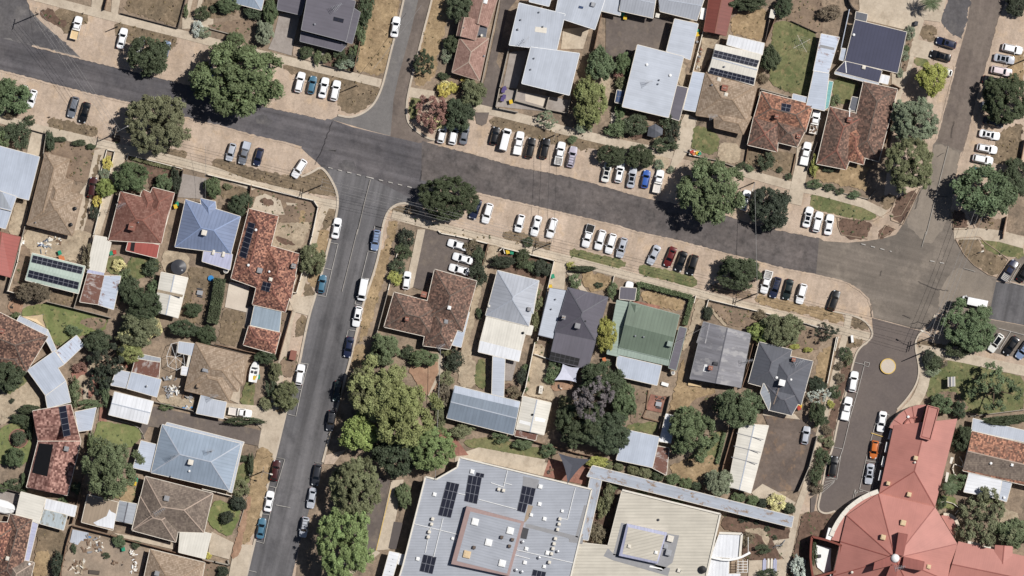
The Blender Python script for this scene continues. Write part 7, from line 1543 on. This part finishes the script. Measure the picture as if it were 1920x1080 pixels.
wire("pale service line from the brown house down to the school", P(826, 652, 5), P(816, 900, 5), .5, (0,), 'wire', .055); wire("wires from the car park corner up the northeast street", T10, P(1850, 360, 8), .8, (-1, 0, 1), 'wire', .03); wire("service line to the steel blue house over its driveway", T4+Vector((20, -3, -2)), P(385, 372, 4), .4, (0,)); wire("pale line across the top of the north side street", P(790, 10, 6), P(700, 130, 6), .4, (0,), 'wire', .035)
wire("line from the green house roof to the dirt drive neighbour", P(1262, 645, 4.5), P(1330, 608, 4.5), .3, (0,), 'wire', .03)
# wheelie bins
def bin_proto(lid):
    root = empty('wheelie_bin', (0, 0, 0)); m = MB(); b = [(-.24, -.28), (.24, -.28), (.24, .28), (-.24, .28)]; t = [(-.29, -.35), (.29, -.35), (.29, .35), (-.29, .35)]
    for i in range(4): j = (i+1) % 4; m.poly([(*b[i], .05), (*b[j], .05), (*t[j], .95), (*t[i], .95)])
    m.poly([(*q, .05) for q in reversed(b)]); m.tube([(-.27, .36, .97), (.27, .36, .97)], .03, 6); m.build('bin_body', 'bin_body', root)
    m = MB(); m.poly([(-.31, -.38, .96), (.31, -.38, .96), (.31, .36, 1.04), (-.31, .36, 1.04)]); m.prism([(-.31, -.38), (.31, -.38), (.31, .36), (-.31, .36)], .94, .99); m.build('lid', lid, root)
    for sx in (-1, 1): m = MB(); m.tube([(sx*.2, .3, .1), (sx*.26, .3, .1)], .1, 8); m.build('wheel', 'rubber', root)
    register(root); return root
BP = {c: bin_proto(c) for c in ('yellow', 'green', 'red', 'purple', 'orange')}
for t, x, y, c, w in [(3, 133, 130, 'green', "at the grey warehouse wall"), (3, 155, 157, 'yellow', "beside a green one at the grey warehouse wall"), (3, 812, 282, 'green', "right of the L-shaped flats"), (3, 803, 308, 'yellow', "right of the L-shaped flats"), (2, 895, 795, 'purple', "topmost in the flats' bin courtyard"), (2, 882, 815, 'purple', "second in the flats' bin courtyard"), (2, 890, 870, 'purple', "third in the flats' bin courtyard"), (2, 875, 892, 'purple', "fourth in the flats' bin courtyard"), (2, 950, 915, 'yellow', "alone in the flats' bin courtyard"), (10, 1592, 800, 'green', "between the red tiled and steel blue houses"), (10, 1580, 826, 'yellow', "between the red tiled and steel blue houses"), (22, 922, 202, 'yellow', "behind the two-tone house's white fence"), (22, 960, 206, 'green', "behind the two-tone house's white fence"), (22, 1328, 422, 'green', "on the charcoal house's fence"), (22, 1306, 516, 'yellow', "at the charcoal house carport"), (31, 470, 305, 'yellow', "beside the boat"), (31, 500, 295, 'green', "beside the boat"), (40, 1226, 213, 'green', "beside the grey brown house"), (40, 1212, 246, 'yellow', "beside the grey brown house"), (20, 1000, 215, 'green', "behind the red tiled house"), (20, 1032, 205, 'red', "behind the red tiled house"), (20, 545, 255, 'orange', "above the mint solar shed"), (20, 565, 262, 'orange', "right of another above the mint solar shed"), (20, 538, 210, 'green', "above the mint solar shed"), (40, 1110, 838, 'green', "in the junk strewn yard"), (33, 1720, 575, 'red', "behind the dark hipped house"), (33, 1730, 555, 'yellow', "behind the dark hipped house"), (32, 1790, 140, 'orange', "left of the green house's back verandah")]:
    o = copy_tree(BP[c]); p = P(*px(t, x, y), 1); o.location = (p.x, p.y, .02); o.rotation_euler = (0, 0, -.25+(x % 7)*.1); o.scale = (1.25, 1.25, 1.1); tag(o, f"{c}-lidded wheelie bin {w}", 'bin', 'wheelie bins')
for c in BP: retire(BP[c])
def simple(name, label, cat, parts, t, x, y):
    p = P(*px(t, x, y)); r = empty(name, (p.x, p.y, 0)); r['_abs'] = 1; tag(r, label, cat)
    for n, m, mats in parts(p): m.build(n, mats, r)
    return r
def sail(label, t, s, zs, mat, name='shade_sail'):
    q = [P(*px(t, *a), z) for a, z in zip(zip(nums(s)[::2], nums(s)[1::2]), zs)]; c = sum(q, Vector())/len(q); c.z -= .5; n = len(q); rows = 7; m = MB()
    def pt(i, u, v):                     # fan of curved-edge triangles from the sagging middle
        a, b = q[i], q[(i+1) % n]; e = a.lerp(b, u); k = 4*u*(1-u)*.16; e = e.lerp(c, k); return c.lerp(e, v)
    for i in range(n):
        for a in range(8):
            for r_ in range(rows):
                f = [pt(i, a/8, r_/rows), pt(i, (a+1)/8, r_/rows), pt(i, (a+1)/8, (r_+1)/rows), pt(i, a/8, (r_+1)/rows)]
                if r_ == 0: f = [f[0], f[2], f[3]]
                m.poly(f)
    root = thing(name, label, 'shade sail', (c.x, c.y, 0)); m.build('sail', mat, root)
    for v in q: k = MB(); k.tube([(v.x, v.y, 0), (v.x, v.y, v.z+.1)], .07, 6); k.build('post', 'steel', root)
sail("dark grey triangular shade sail over the brick paved school yard", 42, "1380,-25 1660,30 1462,245", (4.2, 4.2, 4.8), 'sail_dark'); sail("pale lavender four-cornered shade sail behind the charcoal house", 32, "1418,180 1565,212 1540,345 1345,325", (3, 2.7, 2.4, 2.4), 'sail_pale'); sail("tan triangular shade sail on the bright green back lawn", 20, "190,782 385,765 412,885", (2.8, 2.8, 2.6), 'sail_tan')
def cyl_parts(specs):
    def f(p):
        out = []
        for n, dx, dy, z, r, h, mat in specs: m = MB(); m.cyl((p.x+dx, p.y+dy, z), r, h, 28); out.append((n, m, mat))
        return out
    return f
def tank(p):
    m = MB(); m.cyl((p.x, p.y, 0), 1.72, 2.3, 32); a = [('tank_wall', m, 'tank_grey')]; m = MB(); m.cyl((p.x, p.y, 2.3), 1.74, .35, 32, 0, .25); a.append(('tank_roof', m, 'tank_grey')); m = MB(); m.cyl((p.x+.8, p.y-.7, 2.36), .22, .16, 12); a.append(('hatch', m, 'steel')); return a
plain('tank_grey', (62, 63, 68), .35)
simple('water_tank', "large round dark rain tank above the white gable shed", 'tank', tank, 20, 1612, 340)
simple('play_ball', "blue round tub lid on the lawn beside the tall hedge", 'tub', cyl_parts([('tub', 0, 0, 0, .62, .6, 'blue'), ('rim', 0, 0, .6, .66, .06, 'blue')]), 21, 75, 440)
simple('water_tank', "small white round rain tank at the steel blue house corner", 'tank', cyl_parts([('tank', 0, 0, 0, .62, 1.5, 'offwhite'), ('lid', 0, 0, 1.5, .45, .08, 'grey')]), 21, 213, 372)
simple('water_tank', "white round tank beside the green house's dirt drive", 'tank', cyl_parts([('tank', 0, 0, 0, .48, 1.6, 'offwhite'), ('lid', 0, 0, 1.6, .3, .08, 'grey')]), 33, 585, 260)
def boat(cover):
    def f(p):
        L, w = (5.2, 1.05) if not cover else (7.2, 1.5); ang = math.radians(-10) if not cover else math.radians(-104); ca, sa = math.cos(ang), math.sin(ang)
        def X(x, y, z): return (p.x+x*ca-y*sa, p.y+x*sa+y*ca, z)
        st = [(-L/2, .86), (-L/4, 1), (L*.1, .98), (L*.28, .72), (L*.42, .34), (L/2, .04)]; m = MB(); R_ = []
        for y, k in st: R_.append([X(-w*k*.5, y, .45), X(-w*k, y, 1.15), X(-w*k*.86, y, 1.18 if not cover else 1.45), X(0, y, 1.0 if (not cover and y < L*.2) else (1.3 if not cover else 1.9)), X(w*k*.86, y, 1.18 if not cover else 1.45), X(w*k, y, 1.15), X(w*k*.5, y, .45)])
        for i in range(5):
            for j in range(6): m.poly([R_[i][j], R_[i][j+1], R_[i+1][j+1], R_[i+1][j]])
            m.poly([R_[i][6], R_[i][0], R_[i+1][0], R_[i+1][6]])
        m.poly(R_[0]); a = [('hull' if not cover else 'cover', m, 'white')]
        if not cover:
            m = MB(); q = [X(-.7, .75, 1.2), X(.7, .75, 1.2), X(.55, .5, 1.65), X(-.55, .5, 1.65)]; m.poly(q); a.append(('windscreen', m, 'glass'))
            for sx in (-.42, .42): m = MB(); c = X(sx, -.3, 1.25); m.box(c, (.5, .55, .35), ang); a.append(('seat', m, 'darkgrey'))
            m = MB(); c = X(0, -L/2-.25, 1.2); m.box(c, (.4, .45, .6), ang); a.append(('outboard_motor', m, 'black'))
        m = MB(); m.bar(X(-.5, -L/2, .3), X(0, L/2+1.0, .35), .1, .1); m.bar(X(.5, -L/2, .3), X(0, L/2+1.0, .35), .1, .1)
        for sx in (-1, 1): m.tube([X(sx*.85, -.6, .32), X(sx*1.05, -.6, .32)], .3, 12)
        a.append(('trailer', m, 'grey')); return a
    return f
simple('boat', "white open motor boat on a trailer beside the tan faceted house", 'boat', boat(0), 31, 468, 240); simple('boat', "covered white boat on a trailer at the left edge", 'boat', boat(1), 40, 30, 455)
def trailer(load):
    def f(p):
        m = MB(); m.box((p.x, p.y, .6), (2.4, 1.35, .12), -.2); a = [('bed', m, 'offwhite')]; m = MB()
        for dx, dy, sx, sy in ((0, .66, 2.4, .06), (0, -.66, 2.4, .06), (1.17, 0, .06, 1.26), (-1.17, 0, .06, 1.26)): m.box((p.x+dx*math.cos(-.2)-dy*math.sin(-.2), p.y+dx*math.sin(-.2)+dy*math.cos(-.2), .86), (sx, sy, .4), -.2)
        a.append(('side', m, 'offwhite'))
        for s_ in (-1, 1): m = MB(); m.tube([(p.x, p.y+s_*.74, .32), (p.x, p.y+s_*.92, .32)], .32, 12); a.append(('wheel', m, 'rubber'))
        m = MB(); m.bar((p.x-1.1, p.y, .5), (p.x-2.3, p.y+.4, .5), .1, .1); a.append(('drawbar', m, 'grey'))
        return a
    return f
simple('trailer', "small white trailer heaped with coloured toys on the driveway edge", 'trailer', trailer(1), 13, 780, 345)
for dx, dy, c, n in ((755, 335, 'red', 'red'), (800, 345, 'yellow', 'yellow'), (822, 352, 'green', 'green'), (775, 352, 'orange', 'orange')): simple('toy_crate', f"{n} plastic crate in the coloured toy trailer", 'crate', lambda p, c=c: [(lambda m: (m.box((p.x, p.y, .98), (.75, .6, .55), .3), ('crate', m, c))[1])(MB()), (lambda m: (m.box((p.x, p.y, 1.28), (.8, .65, .06), .3), ('lid', m, c))[1])(MB())], 13, dx, dy)
simple('trailer', "white box trailer parked on the gravel yard", 'trailer', lambda p: [(lambda m: (m.box((p.x, p.y, .95), (.85, 1.8, .9), -.15), ('box_body', m, 'offwhite'))[1])(MB()), (lambda m: ([m.box((p.x+.02, p.y-.1+.35*k, 1.43), (.18, .14, .06), -.15) for k in (-1, 0, 1)], ('roof_hatch', m, 'darkgrey'))[1])(MB()), (lambda m: (m.tube([(p.x-.6, p.y, .3), (p.x+.6, p.y, .3)], .3, 12), ('wheel', m, 'rubber'))[1])(MB())], 32, 1220, 410)
def boxthing(w, d, h, mat, mat2='grey', rz=-.2):
    def f(p):
        m = MB(); m.box((p.x, p.y, h/2), (w, d, h), rz); a = [('body', m, mat)]; m = MB(); m.box((p.x, p.y, h+.04), (w*1.08, d*1.08, .08), rz); a.append(('lid', m, mat2)); return a
    return f
simple('utility_cabinet', "pinkish utility cabinet on the south street footpath", 'cabinet', boxthing(1.3, 2.0, 1.4, 'ridge_red', 'ridge_red'), 31, 815, 100); simple('sign_board', "pale box sign on the corner grass by the car park", 'sign', boxthing(.5, 1.5, 1.1, 'offwhite', 'white', .1), 24, 372, 985); simple('small_shed', "small white box tank by the dark tree at the top", 'tank', boxthing(1.1, 1.8, 1.8, 'white', 'offwhite'), 3, 1478, 128); simple('caravan_cover', "white annexe box beside the dark red gable shed", 'shed', boxthing(1.3, 2.4, 2.0, 'met_pale', 'white'), 3, 858, 128); simple('bathtub', "white oval bathtub on the brick terrace edge", 'bathtub', boxthing(1.5, .7, .5, 'white', 'white', -.3), 33, 512, 362); simple('letterbox_stand', "dark grey utility box on the navy house corner", 'cabinet', boxthing(.7, .9, 1.2, 'darkgrey', 'darkgrey'), 4, 948, 212)
simple('timber_stack', "pale stack of cut boards below the grey corrugated house", 'timber stack', boxthing(2.8, .5, .5, 'board', 'board', -.12), 33, 780, 368); simple('woodpile', "dark heap of firewood in the junk strewn yard", 'woodpile', boxthing(2.2, .8, .6, 'timber', 'fence_dark', -.1), 40, 850, 1045)
def shelter(p):
    m = MB(); 
    q = [Vector((p.x+a, p.y+b, 2.3)) for a, b in ((-.75, -1.15), (.75, -1.05), (.72, 1.15), (-.78, 1.05))]; r0, r1 = (q[0]+q[1])/2+Vector((0, 0, .35)), (q[2]+q[3])/2+Vector((0, 0, .35))
    m.poly([q[1], q[2], r1, r0]); m.poly([q[3], q[0], r0, r1]); a = [('roof', m, 'grey')]; m = MB(); m.bar(r0, r1, .2, .06); m.bar(q[3], q[0], .18, .06); m.bar(q[1], q[2], .18, .06); a.append(('ridge_cap', m, 'offwhite'))
    for v in q: m = MB(); m.tube([(v.x*.95+p.x*.05, v.y*.95+p.y*.05, 0), (v.x*.95+p.x*.05, v.y*.95+p.y*.05, 2.3)], .06, 6); a.append(('post', m, 'steel'))
    return a
simple('picnic_shelter', "small pale roofed picnic shelter in the park by the roundabout", 'shelter', shelter, 34, 1262, 338)
def table(p):
    m = MB(); m.box((p.x, p.y, .74), (1.3, 1.0, .06), -.2); a = [('tabletop', m, 'steel')]
    for dx, dy in ((-.5, -.35), (.5, -.35), (.5, .35), (-.5, .35)): m = MB(); m.tube([(p.x+dx, p.y+dy, 0), (p.x+dx, p.y+dy, .74)], .04, 6); a.append(('leg', m, 'steel'))
    for s_ in (-1, 1): m = MB(); m.box((p.x, p.y+s_*.85, .45), (1.2, .3, .06), -.2); m.box((p.x, p.y+s_*.85, .2), (.1, .2, .4), -.2); a.append(('bench', m, 'darkgrey'))
    return a
simple('outdoor_table', "dark outdoor table with benches on the small brick terrace", 'table', table, 33, 455, 540); simple('outdoor_table', "garden table on the dry back lawn beside the tall hedge", 'table', table, 20, 1800, 570)
def hoist(p):
    m = MB(); m.tube([(p.x, p.y, 0), (p.x, p.y, 2.1)], .06, 8); a = [('mast', m, 'steel')]
    for k in range(4): u = math.radians(28+90*k); m = MB(); m.bar((p.x, p.y, 2.0), (p.x+2.2*math.cos(u), p.y+2.2*math.sin(u), 2.25), .05, .04); a.append(('arm', m, 'offwhite'))
    m = MB()
    for r_ in (.9, 1.5, 2.1):
        for k in range(4): u, v = math.radians(28+90*k), math.radians(118+90*k); m.bar((p.x+r_*math.cos(u), p.y+r_*math.sin(u), 2.1), (p.x+r_*math.cos(v), p.y+r_*math.sin(v), 2.1), .015, .015)
    a.append(('clothes_wire', m, 'steel')); return a
simple('clothes_hoist', "rotary clothes hoist with four pale arms on the fenced lawn", 'clothesline', hoist, 3, 1742, 395)
def aviary(p):
    m = MB(); c = P(*px(30, 1580, 120), 2.4); q = [P(*px(30, x, y), 2.3) for x, y in ((1540, 0), (1600, -15), (1650, 85), (1665, 190), (1590, 235), (1510, 200), (1500, 110))]
    for a, b in zip(q, q[1:]+q[:1]): m.bar(a, b, .06, .06)
    for a in q: m.bar(a, c, .05, .05)
    r = [('frame', m, 'white')]
    for a in q: m = MB(); m.tube([(a.x, a.y, 0), (a.x, a.y, 2.3)], .05, 6); r.append(('post', m, 'white'))
    return r
simple('aviary_frame', "white ring-shaped wire frame beside the tan faceted house", 'frame', aviary, 30, 1580, 120)
def hexhut(p):
    m = MB(); q = [P(*px(13, x, y), 2.1) for x, y in ((365, 110), (425, 82), (495, 125), (490, 180), (420, 208), (352, 190))]; c = P(*px(13, 425, 140), 3.0); w = MB()
    for a, b in zip(q, q[1:]+q[:1]): m.poly([b, a, c]) if (a-c).cross(b-c).z < 0 else m.poly([a, b, c]); w.poly([(a.x, a.y, 0), (b.x, b.y, 0), b, a])
    return [('roof', m, 'met_dark'), ('wall', w, 'wall_cream')]
simple('garden_hut', "grey hexagonal garden hut among dark shrubs", 'hut', hexhut, 13, 425, 145)
def junk(label, t, x, y, w, d, cols, n=16, name='junk_pile'):
    r = random.Random(int(x+y)); p = P(*px(t, x, y)); m = MB()
    for i in range(n): m.box((p.x+r.uniform(-w, w), p.y+r.uniform(-d, d), r.uniform(.1, .6)), (r.uniform(.15, 1.1), r.uniform(.1, .5), r.uniform(.06, .4)), r.uniform(0, 3.1), r.randrange(len(cols)))
    tag(m.build(name, cols), label, 'junk')
junk("heap of blue and white panels and timber in the yard above the mint shed", 20, 400, 155, 1.2, 1.6, ['panel_blue', 'offwhite', 'met_steel', 'white'], 18); junk("brown scrap heap beside the blue and white panels", 20, 495, 105, 1.4, 1.0, ['timber', 'offwhite', 'fence_dark'], 16); junk("tangle of white pipes and scrap in the junk pen", 30, 1555, 430, 1.7, 1.2, ['white', 'offwhite', 'grey', 'steel'], 40); junk("scrap strips at the east end of the junk pen", 30, 1690, 480, 1.2, 1.0, ['timber', 'offwhite', 'grey'], 16); junk("pale stones scattered over the bottom junk strewn yard", 40, 700, 990, 1.8, 1.5, ['offwhite', 'gravel', 'timber'], 44, 'scattered_stones'); junk("bits of rubbish in the upper junk strewn yard", 40, 830, 800, 2.4, 1.7, ['offwhite', 'timber', 'grey'], 40); junk("right side rubbish by the junk yard's tan house", 40, 1210, 950, .9, 2.4, ['offwhite', 'white', 'timber'], 34); junk("old timbers on the ground by the round green shrub", 40, 1050, 960, 1.4, .6, ['timber', 'fence_dark'], 9, 'timber_offcuts')
junk("items lined along the white picket fence", 3, 820, 480, .5, 3.4, ['offwhite', 'timber', 'grey', 'brick_red'], 22); junk("plants and pots by the tan house side gate", 33, 480, 490, 1.0, .5, ['brick_red', 'fence_dark', 'timber'], 8, 'pot_cluster'); junk("blue pool pieces below the white lean-to by the pen", 30, 1700, 570, 1.3, .3, ['blue', 'met_pale', 'white'], 6); junk("white boxes and tubs left of the junk yard fence", 20, 205, 110, .4, .8, ['white', 'offwhite'], 8)
junk("small cages on the paved left edge yard", 20, 120, 700, .6, .5, ['fence_dark', 'black'], 4, 'plant_pots'); junk("clutter behind the low grey metal roofs", 30, 1140, 170, 1.2, .9, ['brick_red', 'timber', 'offwhite', 'grey'], 14); junk("clutter on the narrow patio west of the tan faceted house", 30, 1530, 315, 1.6, .5, ['grey', 'offwhite', 'steel'], 10); junk("poolside sheet scraps by the bottom left fence", 40, 790, 720, .5, .4, ['blue', 'grey'], 4)
junk("garden furniture by the pale sail shade", 32, 1400, 390, .6, .3, ['timber', 'darkgrey', 'offwhite'], 5); junk("chairs on the lower dark sail's brick yard", 42, 1300, 120, .5, 1.0, ['fence_dark', 'timber'], 8, 'stacked_chairs')
def flatsheet(p):
    m = MB(); m.prism(pts(40, "655,660 798,690 780,765 730,760 700,800 630,775"), .25, .33); b = MB()
    for x, y in ((680, 690), (770, 710), (690, 770)): v = P(*px(40, x, y)); b.box((v.x, v.y, .12), (.3, .3, .24))
    return [('sheet', m, 'met_pale'), ('block', b, 'timber')]
simple('roofing_sheets', "pale blue sheets lying on blocks in the bottom left yard corner", 'sheets', flatsheet, 40, 710, 725)
def slats(p):
    m = MB()
    for i in range(12): a = pts(40, f"{598+i*8},{362+i*2} {590+i*8},{432+i*1.5}", .5); m.bar(a[0], a[1], .12, .08)
    b = MB(); q = pts(40, "590,375 690,390 680,425 588,420", .42); b.bar(q[0], q[1], .1, .08); b.bar(q[3], q[2], .1, .08); return [('slat', m, 'timber'), ('bearer', b, 'fence_dark')]
simple('slatted_deck', "grey slatted timber deck by the pool heater house", 'deck', slats, 40, 640, 395)
def bench_frames(p):
    out = []
    for x in (1410, 1445, 1475, 1505):
        m = MB(); a = pts(43, f"{x},935 {x-4},1052", .45); m.bar(a[0], a[1], .8 if x in (1410, 1505) else .45, .06)
        m.bar((a[0].x, a[0].y, 0), (a[0].x, a[0].y+.3, 0), .4, .44); m.bar((a[1].x, a[1].y, 0), (a[1].x, a[1].y-.3, 0), .4, .44)
        out.append(('bench', m, 'met_lav' if x in (1410, 1505) else 'offwhite'))
    return out
simple('bench_set', "row of striped benches on the school paving", 'benches', bench_frames, 43, 1460, 995)
def play(p):
    m = MB(); m.tube([(p.x-1.4, p.y-.6, .2), (p.x-.6, p.y, 1.0), (p.x+.6, p.y+.1, 1.0), (p.x+1.4, p.y+1.2, .3)], .12, 8); a = [('beam', m, 'steel')]
    for dx in (-.5, .1, .6): m = MB(); m.tube([(p.x+dx, p.y, 0), (p.x+dx, p.y, 1.0)], .1, 6); m.tube([(p.x+dx-.4, p.y-.7, .9), (p.x+dx+.4, p.y+.7, .9)], .05, 6); a.append(('leg', m, 'darkgrey'))
    return a
simple('garden_sculpture', "dark metal sculpture in the school garden", 'sculpture', play, 43, 1535, 805)
